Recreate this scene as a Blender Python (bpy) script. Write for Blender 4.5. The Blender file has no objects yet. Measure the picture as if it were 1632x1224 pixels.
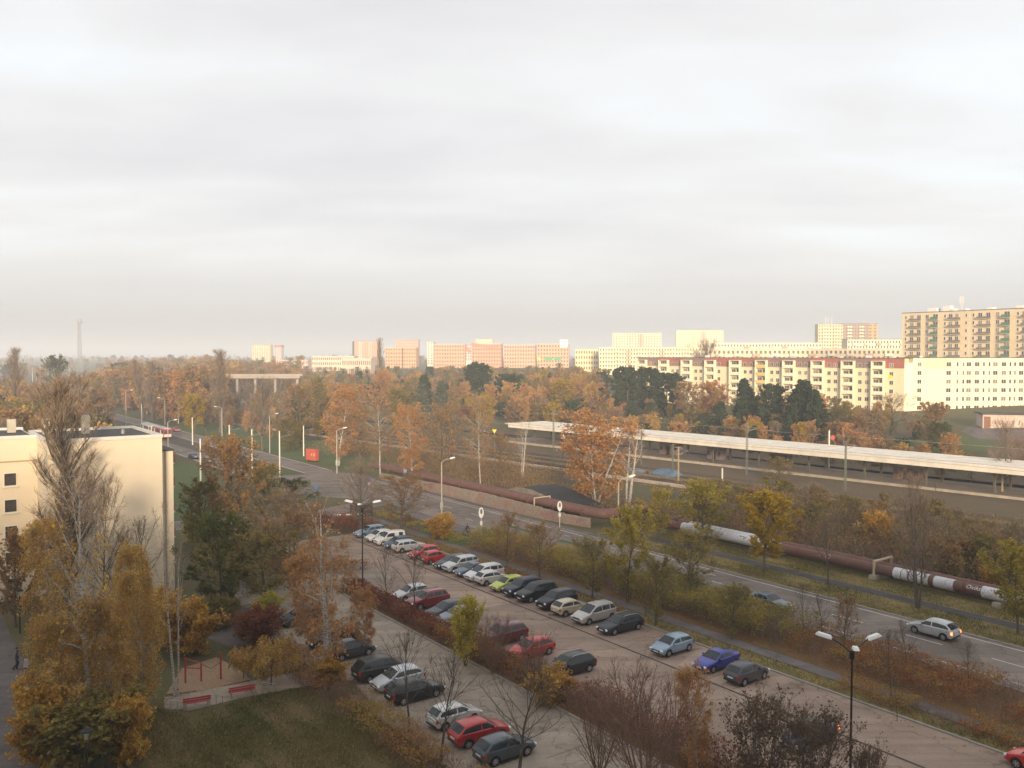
import bpy, math, random
import numpy as np
from mathutils import Vector, Matrix

SC = bpy.context.scene
COL = SC.collection
R = math.radians
random.seed(7)

# ---------------------------------------------------------------- camera
CAM_H, FPX, V0 = 25.5, 1367.0, 566.0
PITCH = math.atan((612 - V0) / FPX)
cam_data = bpy.data.cameras.new('camera')
cam_data.sensor_width = 36.0
cam_data.lens = 36.0 * FPX / 1632.0
cam_data.clip_start = 0.2
cam_data.clip_end = 30000
cam = bpy.data.objects.new('camera', cam_data)
cam.location = (0, 0, CAM_H)
cam.rotation_euler = (math.pi / 2 - PITCH, 0, 0)
COL.objects.link(cam)
SC.camera = cam

# ---------------------------------------------------------------- light
OFX, OFY = 7.7, 3.2
SUN_EL, SUN_AZ = R(11.5), R(6.0)      # sun low behind the camera, a little to its right
world = bpy.data.worlds.new('World')
SC.world = world
world.use_nodes = True
wn, wl = world.node_tree.nodes, world.node_tree.links
wn.clear()


def nd(nodes, kind, **kw):
    n = nodes.new(kind)
    for k, v in kw.items():
        if k in n.inputs.keys():
            n.inputs[k].default_value = v
        else:
            setattr(n, k, v)
    return n


def mth(nodes, links, op, a, b=None, c=None, clamp=False):
    n = nodes.new('ShaderNodeMath')
    n.operation = op
    n.use_clamp = clamp
    for i, x in enumerate((a, b, c)):
        if x is None:
            continue
        if isinstance(x, (int, float)):
            n.inputs[i].default_value = x
        else:
            links.new(x, n.inputs[i])
    return n.outputs[0]


def ramp(nodes, links, fac, stops, interp='LINEAR'):
    n = nodes.new('ShaderNodeValToRGB')
    n.color_ramp.interpolation = interp
    el = n.color_ramp.elements
    while len(el) < len(stops):
        el.new(0.5)
    for e, (p, c) in zip(el, stops):
        e.position = p
        e.color = (c[0], c[1], c[2], 1) if not isinstance(c, (int, float)) else (c, c, c, 1)
    if fac is not None:
        links.new(fac, n.inputs[0])
    return n.outputs[0]


def mixc(nodes, links, fac, a, b, blend='MIX'):
    n = nodes.new('ShaderNodeMix')
    n.data_type = 'RGBA'
    n.blend_type = blend
    for sock, x in ((n.inputs[0], fac), (n.inputs[6], a), (n.inputs[7], b)):
        if isinstance(x, (int, float)):
            sock.default_value = x
        elif isinstance(x, tuple):
            sock.default_value = (x[0], x[1], x[2], 1)
        else:
            links.new(x, sock)
    return n.outputs[2]


sky = wn.new('ShaderNodeTexSky')
sky.sky_type = 'NISHITA'
sky.sun_disc = False
sky.sun_elevation = SUN_EL
sky.sun_rotation = math.pi - SUN_AZ
sky.air_density, sky.dust_density = 1.0, 2.0
tc = wn.new('ShaderNodeTexCoord')
sep = wn.new('ShaderNodeSeparateXYZ')
wl.new(tc.outputs['Generated'], sep.inputs[0])
zpos = mth(wn, wl, 'MAXIMUM', sep.outputs[2], 0.0)
zz = mth(wn, wl, 'ADD', zpos, 0.13)
cx = mth(wn, wl, 'DIVIDE', sep.outputs[0], zz)
cy = mth(wn, wl, 'DIVIDE', sep.outputs[1], zz)
cmb = wn.new('ShaderNodeCombineXYZ')
wl.new(cx, cmb.inputs[0]); wl.new(cy, cmb.inputs[1]); cmb.inputs[2].default_value = 3.3
map1 = wn.new('ShaderNodeMapping')
map1.inputs['Scale'].default_value = (0.62, 1.2, 1)
map1.inputs['Location'].default_value = (OFX, OFY, 0)
map1.inputs['Rotation'].default_value = (0, 0, R(-9))
wl.new(cmb.outputs[0], map1.inputs[0])
nz = nd(wn, 'ShaderNodeTexNoise', Scale=1.3, Detail=5.0, Roughness=0.52, Distortion=0.15)
wl.new(map1.outputs[0], nz.inputs['Vector'])
nz2 = nd(wn, 'ShaderNodeTexNoise', Scale=0.35, Detail=3.0, Roughness=0.5)
wl.new(map1.outputs[0], nz2.inputs['Vector'])
cl = mth(wn, wl, 'MULTIPLY_ADD', nz2.outputs[0], 0.72, mth(wn, wl, 'MULTIPLY', nz.outputs[0], 0.55))
cloud = ramp(wn, wl, cl, [(0.43, (4.0, 3.93, 4.15)), (0.55, (4.55, 4.48, 4.58)), (0.66, (5.1, 5.05, 5.05)), (0.76, (5.5, 5.7, 5.85))])
low = ramp(wn, wl, zpos, [(0.0, (3.0, 3.05, 3.2)), (0.03, (3.4, 3.35, 3.38)), (0.10, (4.4, 4.25, 4.18)), (0.20, (4.9, 4.8, 4.75))])
lf = ramp(wn, wl, zpos, [(0.03, 0.0), (0.15, 1.0)], 'EASE')
cloud = mixc(wn, wl, lf, low, cloud)
skyc = mixc(wn, wl, 0.92, sky.outputs[0], cloud)
bg = nd(wn, 'ShaderNodeBackground', Strength=0.1)
wl.new(skyc, bg.inputs[0])
wout = wn.new('ShaderNodeOutputWorld')
wl.new(bg.outputs[0], wout.inputs[0])

sun_data = bpy.data.lights.new('sun', 'SUN')
sun_data.energy = 4.0
sun_data.angle = R(13.0)
sun_data.color = (1.0, 0.80, 0.56)
sun = bpy.data.objects.new('sun', sun_data)
sun_from = Vector((math.sin(SUN_AZ) * math.cos(SUN_EL), -math.cos(SUN_AZ) * math.cos(SUN_EL), math.sin(SUN_EL)))
sun.rotation_euler = sun_from.to_track_quat('Z', 'Y').to_euler()
COL.objects.link(sun)

SC.view_settings.view_transform = 'Standard'
SC.view_settings.look = 'None'
SC.view_settings.gamma = 1.0
SC.view_settings.use_curve_mapping = False
SC.view_settings.exposure = 0.88
SC.render.engine = 'CYCLES'
SC.cycles.use_denoising = True
SC.cycles.max_bounces = 6
SC.cycles.diffuse_bounces = 4
SC.cycles.volume_bounces = 1
SC.cycles.transparent_max_bounces = 6
SC.cycles.sample_clamp_indirect = 6.0

# ---------------------------------------------------------------- the lie of the land
# s runs along the main road (away from the camera), t across it
DX, DY = -0.585, 0.811
NX, NY = 0.811, 0.585


def ST(s, t):
    return (NX * t + DX * s, NY * t + DY * s)


def TS(x, y):
    return (DX * x + DY * y, NX * x + NY * y)


TT = [(-9000, 0), (172, 0), (258, 6.9), (335, 11.0), (600, 13.0), (9000, 13.0)]


def T(x, y):
    t = NX * x + NY * y
    for (a, za), (b, zb) in zip(TT, TT[1:]):
        if t <= b:
            return za + (zb - za) * (t - a) / (b - a)
    return 13.0


CP, SP = math.cos(PITCH), math.sin(PITCH)


def ray(u, v):
    x, y = (u - 816) / FPX, (612 - v) / FPX
    return x, CP + SP * y, -SP + CP * y


def G(u, v, z=0.0):
    """ground point under a photo pixel; z = height above the terrain"""
    dx, dy, dz = ray(u, v)
    lo, hi = 1.0, 6000.0
    for _ in range(60):
        k = (lo + hi) / 2
        if CAM_H + k * dz > T(k * dx, k * dy) + z:
            lo = k
        else:
            hi = k
    return k * dx, k * dy


def ztop(v, y):
    dx, dy, dz = ray(816, v)
    return CAM_H + y * dz / dy


# ---------------------------------------------------------------- materials
def new_mat(name):
    m = bpy.data.materials.new(name)
    m.use_nodes = True
    m.node_tree.nodes.clear()
    return m, m.node_tree.nodes, m.node_tree.links


def finish(m, n, l, col, rough=0.8, metal=0.0, coat=0.0, spec=0.5, bump=None, bstr=0.3, emis=None, estr=0.0):
    p = n.new('ShaderNodeBsdfPrincipled')
    if isinstance(col, tuple):
        p.inputs['Base Color'].default_value = (col[0], col[1], col[2], 1)
    else:
        l.new(col, p.inputs['Base Color'])
    if isinstance(rough, float):
        p.inputs['Roughness'].default_value = rough
    else:
        l.new(rough, p.inputs['Roughness'])
    p.inputs['Metallic'].default_value = metal
    p.inputs['Coat Weight'].default_value = coat
    p.inputs['Coat Roughness'].default_value = 0.08
    p.inputs['Specular IOR Level'].default_value = spec
    if emis:
        p.inputs['Emission Color'].default_value = (*emis, 1)
        p.inputs['Emission Strength'].default_value = estr
    if bump is not None:
        b = n.new('ShaderNodeBump')
        b.inputs['Strength'].default_value = bstr
        b.inputs['Distance'].default_value = 0.03
        l.new(bump, b.inputs['Height'])
        l.new(b.outputs[0], p.inputs['Normal'])
    o = n.new('ShaderNodeOutputMaterial')
    l.new(p.outputs[0], o.inputs[0])
    return m


def noise(n, l, scale, detail=4.0, rough=0.6, stretch=None, rot=0.0, coord='Object'):
    t = n.new('ShaderNodeTexCoord')
    mp = n.new('ShaderNodeMapping')
    mp.inputs['Rotation'].default_value = (0, 0, rot)
    if stretch:
        mp.inputs['Scale'].default_value = stretch
    l.new(t.outputs[coord], mp.inputs[0])
    x = nd(n, 'ShaderNodeTexNoise', Scale=scale, Detail=detail, Roughness=rough)
    l.new(mp.outputs[0], x.inputs['Vector'])
    return x.outputs[0]


MATS = {}


def pm(name, col, rough=0.8, var=0.18, scale=2.0, scale2=None, metal=0.0, coat=0.0, bstr=0.0, spec=0.4, stretch=None, emis=None, estr=0.0):
    """plain procedural surface: base colour broken up by noise at two sizes"""
    if name in MATS:
        return MATS[name]
    m, n, l = new_mat(name)
    a = noise(n, l, scale, stretch=stretch)
    c = ramp(n, l, a, [(0.30, tuple(x * (1 - var) for x in col)), (0.70, tuple(min(1, x * (1 + var)) for x in col))])
    h = a
    if scale2:
        b = noise(n, l, scale2, detail=6.0)
        g = ramp(n, l, b, [(0.3, 1 - var), (0.7, 1.0)])
        c = mixc(n, l, 1.0, c, g, 'MULTIPLY')
        h = b
    MATS[name] = finish(m, n, l, c, rough, metal, coat, spec, h if bstr else None, bstr, emis, estr)
    return MATS[name]


def ground_mat(name, cols, s1, s2, s3=None, rough=0.95, bstr=0.4, stretch=None, rot=0.0):
    """several colours mixed by big patches, small patches and grain"""
    m, n, l = new_mat(name)
    a = noise(n, l, s1, 5.0, 0.65, stretch, rot)
    b = noise(n, l, s2, 6.0, 0.7)
    k = len(cols)
    c1 = ramp(n, l, a, [(0.28 + 0.44 * i / (k - 1), c) for i, c in enumerate(cols)])
    c2 = ramp(n, l, b, [(0.28 + 0.44 * i / (k - 1), c) for i, c in enumerate(cols[::-1])])
    c = mixc(n, l, 0.45, c1, c2)
    h = b
    if s3:
        d = noise(n, l, s3, 3.0, 0.7)
        c = mixc(n, l, 1.0, c, ramp(n, l, d, [(0.3, 0.62), (0.7, 1.25)]), 'MULTIPLY')
        h = d
    MATS[name] = finish(m, n, l, c, rough, spec=0.2, bump=h, bstr=bstr)
    return MATS[name]


def asphalt(name, col, patch=0.22, s=0.25):
    m, n, l = new_mat(name)
    a = noise(n, l, s, 5.0, 0.65)
    st = noise(n, l, 0.5, 4.0, 0.6, (0.06, 1.4, 1), math.atan2(NY, NX) - math.pi / 2)
    g = noise(n, l, 14.0, 2.0, 0.8)
    c = ramp(n, l, a, [(0.3, tuple(x * (1 - patch) for x in col)), (0.7, tuple(x * (1 + patch) for x in col))])
    c = mixc(n, l, 1.0, c, ramp(n, l, st, [(0.32, 0.80), (0.65, 1.12)]), 'MULTIPLY')
    c = mixc(n, l, 1.0, c, ramp(n, l, g, [(0.3, 0.82), (0.7, 1.12)]), 'MULTIPLY')
    v = nd(n, 'ShaderNodeTexVoronoi', Scale=0.16, feature='DISTANCE_TO_EDGE')
    t = n.new('ShaderNodeTexCoord')
    nn = nd(n, 'ShaderNodeTexNoise', Scale=0.6, Detail=4.0)
    l.new(t.outputs['Object'], nn.inputs['Vector'])
    ad = n.new('ShaderNodeVectorMath'); ad.operation = 'MULTIPLY_ADD'
    l.new(nn.outputs[1], ad.inputs[0]); ad.inputs[1].default_value = (3, 3, 0); l.new(t.outputs['Object'], ad.inputs[2])
    l.new(ad.outputs[0], v.inputs['Vector'])
    c = mixc(n, l, 1.0, c, ramp(n, l, v.outputs['Distance'], [(0.0, 0.62), (0.014, 1.0)]), 'MULTIPLY')
    v2 = nd(n, 'ShaderNodeTexVoronoi', Scale=0.11)
    l.new(t.outputs['Object'], v2.inputs['Vector'])
    c = mixc(n, l, 1.0, c, ramp(n, l, v2.outputs['Color'], [(0.2, 0.86), (0.8, 1.10)]), 'MULTIPLY')
    so = noise(n, l, 0.8, 3.0, 0.5)
    c = mixc(n, l, 1.0, c, ramp(n, l, so, [(0.62, 1.0), (0.74, 0.70)]), 'MULTIPLY')
    MATS[name] = finish(m, n, l, c, 0.9, spec=0.25, bump=g, bstr=0.15)
    return MATS[name]


def leaf_mat(name, cols, trans=0.5):
    m, n, l = new_mat(name)
    at = n.new('ShaderNodeAttribute')
    at.attribute_name = 'tint'
    oi = n.new('ShaderNodeObjectInfo')
    f = mth(n, l, 'MULTIPLY_ADD', oi.outputs['Random'], 0.25, mth(n, l, 'MULTIPLY', at.outputs['Fac'], 0.8))
    c = ramp(n, l, f, [(i / (len(cols) - 1), x) for i, x in enumerate(cols)])
    d = n.new('ShaderNodeBsdfDiffuse')
    t = n.new('ShaderNodeBsdfTranslucent')
    l.new(c, d.inputs[0]); l.new(c, t.inputs[0])
    mx = n.new('ShaderNodeMixShader')
    mx.inputs[0].default_value = trans
    l.new(d.outputs[0], mx.inputs[1]); l.new(t.outputs[0], mx.inputs[2])
    o = n.new('ShaderNodeOutputMaterial')
    l.new(mx.outputs[0], o.inputs[0])
    MATS[name] = m
    return m


def glass_mat(name, col=(0.03, 0.035, 0.04), rough=0.06):
    m, n, l = new_mat(name)
    a = noise(n, l, 1.3, 2.0)
    c = ramp(n, l, a, [(0.3, col), (0.7, tuple(x * 1.8 for x in col))])
    MATS[name] = finish(m, n, l, c, rough, spec=0.8 if 'car' not in name else 0.45)
    return m


# ---------------------------------------------------------------- mesh helpers
def mesh_np(name, v, faces, mats, mi=None, smooth=False, tint=None):
    """v (N,3); faces = list of (k,4)/(k,3) int arrays"""
    me = bpy.data.meshes.new(name)
    v = np.asarray(v, np.float32)
    me.vertices.add(len(v))
    me.vertices.foreach_set('co', v.ravel())
    loops = np.concatenate([np.asarray(f, np.int32).ravel() for f in faces])
    tot = np.concatenate([np.full(len(f), f.shape[1], np.int32) for f in faces])
    start = np.concatenate([[0], np.cumsum(tot)[:-1]]).astype(np.int32)
    me.loops.add(len(loops))
    me.loops.foreach_set('vertex_index', loops)
    me.polygons.add(len(tot))
    me.polygons.foreach_set('loop_start', start)
    me.polygons.foreach_set('loop_total', tot)
    if mi is not None:
        me.polygons.foreach_set('material_index', np.asarray(mi, np.int32))
    me.polygons.foreach_set('use_smooth', np.full(len(tot), bool(smooth)))
    for m in mats:
        me.materials.append(m)
    if tint is not None:
        at = me.attributes.new('tint', 'FLOAT', 'FACE')
        at.data.foreach_set('value', np.asarray(tint, np.float32))
    me.update(calc_edges=True)
    return me


class MB:
    def __init__(self):
        self.v, self.f, self.m = [], [], []

    def add(self, vs, fs, m=0):
        b = len(self.v)
        self.v += [tuple(x) for x in vs]
        self.f += [tuple(b + i for i in f) for f in fs]
        self.m += [m] * len(fs)
        return self

    def box(self, x0, x1, y0, y1, z0, z1, m=0, top=None):
        """top = (inset x, inset y) narrows the upper face"""
        ix, iy = top or (0, 0)
        vs = [(x0, y0, z0), (x1, y0, z0), (x1, y1, z0), (x0, y1, z0),
              (x0 + ix, y0 + iy, z1), (x1 - ix, y0 + iy, z1), (x1 - ix, y1 - iy, z1), (x0 + ix, y1 - iy, z1)]
        return self.add(vs, [(0, 3, 2, 1), (4, 5, 6, 7), (0, 1, 5, 4), (1, 2, 6, 5), (2, 3, 7, 6), (3, 0, 4, 7)], m)

    def cbox(self, c, sz, rz=0.0, m=0):
        ca, sa = math.cos(rz), math.sin(rz)
        b = len(self.v)
        self.box(-sz[0] / 2, sz[0] / 2, -sz[1] / 2, sz[1] / 2, -sz[2] / 2, sz[2] / 2, m)
        for i in range(b, len(self.v)):
            x, y, z = self.v[i]
            self.v[i] = (c[0] + x * ca - y * sa, c[1] + x * sa + y * ca, c[2] + z)
        return self

    def tube(self, pts, rad, n=6, m=0, cap=True):
        pts = [Vector(p) for p in pts]
        if isinstance(rad, (int, float)):
            rad = [rad] * len(pts)
        b = len(self.v)
        vs = []
        ref = Vector((0, 0, 1))
        d0 = (pts[1] - pts[0]).normalized()
        if abs(d0.z) > 0.9:
            ref = Vector((1, 0, 0))
        for i, p in enumerate(pts):
            d = (pts[min(i + 1, len(pts) - 1)] - pts[max(i - 1, 0)]).normalized()
            a = d.cross(ref).normalized()
            c = d.cross(a).normalized()
            for k in range(n):
                w = 2 * math.pi * k / n
                vs.append(p + (a * math.cos(w) + c * math.sin(w)) * rad[i])
        fs = []
        for i in range(len(pts) - 1):
            for k in range(n):
                fs.append((i * n + k, i * n + (k + 1) % n, (i + 1) * n + (k + 1) % n, (i + 1) * n + k))
        if cap:
            fs.append(tuple(range(n - 1, -1, -1)))
            fs.append(tuple((len(pts) - 1) * n + k for k in range(n)))
        return self.add(vs, fs, m)

    def lathe(self, prof, n=12, m=0, c=(0, 0, 0), axis='z'):
        vs, fs = [], []
        for r, z in prof:
            for k in range(n):
                w = 2 * math.pi * k / n
                p = (r * math.cos(w), r * math.sin(w), z)
                if axis == 'y':
                    p = (p[0], p[2], p[1])
                elif axis == 'x':
                    p = (p[2], p[0], p[1])
                vs.append((p[0] + c[0], p[1] + c[1], p[2] + c[2]))
        for i in range(len(prof) - 1):
            for k in range(n):
                fs.append((i * n + k, i * n + (k + 1) % n, (i + 1) * n + (k + 1) % n, (i + 1) * n + k))
        fs.append(tuple(range(n))[::-1])
        fs.append(tuple((len(prof) - 1) * n + k for k in range(n)))
        return self.add(vs, fs, m)

    def poly(self, pts, z0, z1, m=0):
        n = len(pts)
        vs = [(p[0], p[1], z0) for p in pts] + [(p[0], p[1], z1) for p in pts]
        fs = [tuple(range(n))[::-1], tuple(range(n, 2 * n))]
        fs += [(i, (i + 1) % n, n + (i + 1) % n, n + i) for i in range(n)]
        return self.add(vs, fs, m)

    def mesh(self, name, mats, smooth=False, sharp=None):
        me = bpy.data.meshes.new(name)
        me.from_pydata(self.v, [], self.f)
        mats = mats if isinstance(mats, (list, tuple)) else [mats]
        for x in mats:
            me.materials.append(x)
        me.polygons.foreach_set('material_index', self.m)
        if smooth:
            me.polygons.foreach_set('use_smooth', [True] * len(self.f))
            if sharp:
                me.set_sharp_from_angle(angle=R(sharp))
        me.update()
        return me

    def build(self, name, mats, parent=None, smooth=False, sharp=None, **kw):
        return link(name, self.mesh(name, mats, smooth, sharp), parent, **kw)


def link(name, me, parent=None, loc=None, rz=None, scale=None):
    o = bpy.data.objects.new(name, me)
    COL.objects.link(o)
    if parent is not None:
        o.parent = parent
    if loc is not None:
        o.location = loc
    if rz is not None:
        o.rotation_euler = (0, 0, rz)
    if scale is not None:
        o.scale = scale
    return o


def tag(o, label=None, cat=None, group=None, kind=None):
    if label:
        o['label'] = label
    if cat:
        o['category'] = cat
    if group:
        o['group'] = group
    if kind:
        o['kind'] = kind
    return o


def thing(name, label, cat, loc=(0, 0, 0), rz=0.0, group=None):
    return tag(link(name, None, None, loc, rz), label, cat, group)


def sheet(name, pts, z, mat, parent=None):
    """flat laid surface given as world outline"""
    me = bpy.data.meshes.new(name)
    me.from_pydata([(p[0], p[1], z + T(p[0], p[1])) for p in pts], [], [tuple(range(len(pts)))])
    me.materials.append(mat)
    me.update()
    if me.polygons[0].normal.z < 0:
        me.flip_normals()
    o = link(name, me, parent)
    if parent is None:
        o['kind'] = 'structure'
    return o


def strip(name, s0, s1, t0, t1, z, mat, parent=None):
    return sheet(name, [ST(s0, t0), ST(s1, t0), ST(s1, t1), ST(s0, t1)], z, mat, parent)


def text_mesh(txt, size):
    cu = bpy.data.curves.new('lettering', 'FONT')
    cu.body = txt
    cu.size = size
    cu.shear = 0.25
    cu.align_x = 'CENTER'
    cu.align_y = 'CENTER'
    o = bpy.data.objects.new('lettering', cu)
    COL.objects.link(o)
    bpy.context.view_layer.update()
    me = bpy.data.meshes.new_from_object(o.evaluated_get(bpy.context.evaluated_depsgraph_get()))
    bpy.data.objects.remove(o)
    return me

# ================================================================ SETTING
M_ground = ground_mat('earth', [(0.07, 0.058, 0.035), (0.12, 0.092, 0.052), (0.10, 0.105, 0.04), (0.16, 0.11, 0.06)], 0.05, 0.6, 5.0)
M_lawn = ground_mat('lawn_grass', [(0.06, 0.085, 0.025), (0.09, 0.085, 0.035), (0.12, 0.085, 0.04), (0.17, 0.10, 0.04)], 0.22, 2.2, 11.0)
M_green = ground_mat('green_grass', [(0.06, 0.10, 0.03), (0.09, 0.115, 0.04), (0.12, 0.12, 0.045)], 0.2, 1.5, 8.0)
M_verge = ground_mat('verge_grass', [(0.06, 0.07, 0.025), (0.14, 0.115, 0.045), (0.26, 0.19, 0.07), (0.09, 0.11, 0.035)], 0.35, 1.6, 6.0)
M_litter = ground_mat('leaf_litter', [(0.07, 0.06, 0.025), (0.13, 0.08, 0.035), (0.22, 0.11, 0.045), (0.09, 0.085, 0.035), (0.19, 0.14, 0.05)], 0.5, 2.5, 8.0)
M_road = asphalt('road_asphalt', (0.20, 0.165, 0.14))
M_lot = asphalt('parking_asphalt', (0.325, 0.24, 0.185), 0.18)
M_lane = asphalt('pale_concrete_paving', (0.30, 0.25, 0.20), 0.12, 0.5)
M_path = asphalt('path_asphalt', (0.15, 0.13, 0.12), 0.15, 0.4)
M_darkpath = asphalt('dark_path', (0.075, 0.07, 0.075), 0.2, 0.6)
M_paint = pm('road_paint', (0.62, 0.60, 0.57), 0.7, 0.22, 1.5, 12.0)
M_kerb = pm('kerb_stone', (0.30, 0.27, 0.24), 0.9, 0.2, 0.8, 6.0)
M_conc = pm('weathered_concrete', (0.33, 0.295, 0.25), 0.9, 0.25, 0.35, 4.0, bstr=0.2)
M_ballast = ground_mat('track_ballast', [(0.07, 0.05, 0.036), (0.15, 0.10, 0.068), (0.11, 0.095, 0.05), (0.17, 0.12, 0.08)], 0.12, 1.0, 7.0, stretch=(1, 1, 1), bstr=0.6)
M_sand = ground_mat('playground_sand', [(0.26, 0.18, 0.11), (0.32, 0.22, 0.14), (0.24, 0.15, 0.085)], 0.3, 2.0, 9.0)
M_white = pm('white_paint', (0.72, 0.71, 0.68), 0.6, 0.08, 1.0, 8.0)
M_steel = pm('galvanised_steel', (0.34, 0.34, 0.33), 0.5, 0.15, 2.0, metal=0.5)
M_black = pm('black_paint', (0.012, 0.013, 0.014), 0.45, 0.3, 3.0)
M_rail = pm('rail_steel', (0.16, 0.105, 0.075), 0.5, 0.2, 1.0, metal=0.6)

# the ground: one sheet to the horizon, rising gently behind the railway
TB = [-5200, -600, 0, 40, 80, 120, 172, 190, 215, 240, 258, 285, 310, 335, 420, 600, 1500, 5200]
SB = [-5200, -800, -100, 0, 60, 120, 200, 300, 420, 600, 900, 1600, 5200]
gv, gf = [], []
for s in SB:
    for t in TB:
        x, y = ST(s, t)
        gv.append((x, y, T(x, y)))
for i in range(len(SB) - 1):
    for j in range(len(TB) - 1):
        a = i * len(TB) + j
        gf.append((a, a + len(TB), a + len(TB) + 1, a + 1))
gm = bpy.data.meshes.new('ground')
gm.from_pydata(gv, [], gf)
gm.materials.append(M_ground)
gm.update()
if gm.polygons[0].normal.z < 0:
    gm.flip_normals()
tag(link('ground', gm), kind='structure')

# main road with its markings
road = strip('main_road', -60, 172, 68.9, 79.0, 0.02, M_road)


def marks(name, t, w, s0, s1, on, off, z=0.032):
    me = None
    s = s0
    while s + on <= s1:
        if me is None:
            o = strip(name, 0, on, -w / 2, w / 2, 0.0, M_paint, road)
            me = o.data
        else:
            o = link(name, me, road)
        x, y = ST(s, t)
        o.location = (x, y, z)
        s += on + off


marks('edge_line', 78.35, 0.16, -40, 160, 8.0, 0.05)
marks('lane_dash', 74.4, 0.14, -30, 80, 3.4, 4.2)
marks('lane_dash', 74.9, 0.14, 103, 165, 3.0, 6.0)
marks('lane_dash', 70.3, 0.13, -30, 62, 5.0, 1.2)
marks('lane_dash', 76.6, 0.12, 66, 96, 1.2, 1.2)
marks('lane_dash', 72.0, 0.13, 110, 160, 2.2, 4.5)
# grass islands in the middle of the road
for pts in ([(81.5, 73.6), (85, 73.1), (91, 73.0), (91, 74.3), (85, 74.3)], [(94, 73.1), (103, 73.1), (106, 73.7), (103, 74.4), (94, 74.4)]):
    isl = MB().poly([ST(*p) for p in pts], 0.0, 0.13).build('traffic_island', M_kerb)
    tag(isl, kind='structure')
    sheet('island_grass', [ST(s * 0.96 + 0.04 * pts[2][0], t * 0.8 + 0.2 * 73.7) for s, t in pts], 0.15, M_green, isl)
# road beyond the junction: two carriageways with the tram bed between them
far_road = strip('far_carriageway', 172, 640, 71.3, 78.6, 0.02, M_road)
near_road = strip('near_carriageway', 150, 640, 58.6, 64.8, 0.024, M_road)
strip('tram_bed', 196, 640, 65.2, 70.8, 0.018, pm('tram_bed_surface', (0.07, 0.058, 0.05), 0.9, 0.3, 0.6, 6.0))
sheet('road_junction', [ST(134, 69.1), ST(150, 58.6), ST(174, 58.6), ST(176, 64), ST(174, 71)], 0.028, M_road)
sheet('junction_grass', [ST(176, 65.6), ST(195, 65.2), ST(196, 70.6), ST(177, 70.4)], 0.05, M_green)
road = far_road
marks('edge_line', 78.1, 0.2, 176, 620, 8.0, 0.05)
marks('edge_line', 71.8, 0.2, 176, 620, 8.0, 0.05)
road = near_road
marks('edge_line', 59.1, 0.2, 176, 620, 8.0, 0.05)
marks('lane_dash', 62.0, 0.15, 176, 620, 4.0, 6.0)
for t in (66.2, 67.6, 68.8, 70.2):
    a, b = ST(196, t), ST(640, t)
    tag(MB().tube([(a[0], a[1], 0.03), (b[0], b[1], 0.03)], 0.04, 4).build('tram_rail', M_rail), kind='structure')
strip('roadside_grass', 150, 330, 79.2, 104, 0.012, M_green)
sheet('meadow', [G(262, 735), G(345, 745), G(345, 800), G(277, 830)], 0.01, M_green)

# pavements, verge and path on the railway side
strip('far_pavement', 88, 170, 79.25, 80.6, 0.10, M_path)
for t0, t1, a, b in ((79.0, 79.2, -60, 170), (68.7, 68.88, -60, 130), (57.0, 57.2, 10, 112), (38.3, 38.5, 6, 84), (45.0, 45.0, 0, 0)):
    if t1 > t0:
        tag(MB().poly([ST(a, t0), ST(b, t0), ST(b, t1), ST(a, t1)], -0.02, 0.12).build('kerb', M_kerb), kind='structure')
strip('verge', -60, 92, 79.2, 91.5, 0.045, M_verge)
strip('verge_path', -60, 90, 84.2, 85.9, 0.06, M_darkpath)
# car park, its gutter and the lower lane
lot = strip('car_park', 8, 112, 40.9, 57.0, 0.02, M_lot)
strip('gutter', 8, 110, 51.05, 51.25, 0.034, pm('gutter_stone', (0.055, 0.045, 0.04), 0.9, 0.3, 2.0), lot)
for s in np.arange(40, 110, 2.55):
    strip('bay_line', s, s + 0.05, 51.4, 56.6, 0.032, pm('bay_joint', (0.13, 0.10, 0.085), 0.9, 0.3, 2.0), lot)
lane = strip('lower_lane', 2, 92, 27.2, 38.3, 0.022, M_lane)
for s in np.arange(6, 90, 6.0):
    strip('slab_joint', s, s + 0.06, 33.0, 38.25, 0.034, pm('slab_joint_dark', (0.13, 0.11, 0.09), 0.9, 0.3, 2.0), lane)
strip('lane_link', 86.5, 96, 33, 46, 0.03, M_lane)
strip('footpath', 8, 122, 59.3, 60.9, 0.05, M_path)
strip('shrub_bed', 8, 96, 61.0, 68.6, 0.03, M_litter)
strip('bus_stop_lawn', 96, 124, 61.0, 65.3, 0.03, M_lawn)
strip('bus_stop_pavement', 90, 124, 65.32, 68.65, 0.11, M_path)
sheet('grass_patch', [ST(97, 60.95), ST(107, 60.95), ST(112, 63.5), ST(106, 65.2), ST(98, 65)], 0.055, M_green)
strip('hedge_bed', 4, 86, 38.5, 40.8, 0.05, M_litter)
strip('grass_edge', 8, 124, 57.25, 59.2, 0.04, M_verge)
# side street behind the left block
a, b, c = G(250, 848), G(470, 833), G(640, 800)
ss = sheet('side_street', [(a[0] - 60, a[1] - 26), a, b, c, (c[0] - 3, c[1] + 8), (b[0] - 1, b[1] + 7), (a[0] - 3, a[1] + 7), (a[0] - 63, a[1] - 19)], 0.03, M_road)
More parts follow.
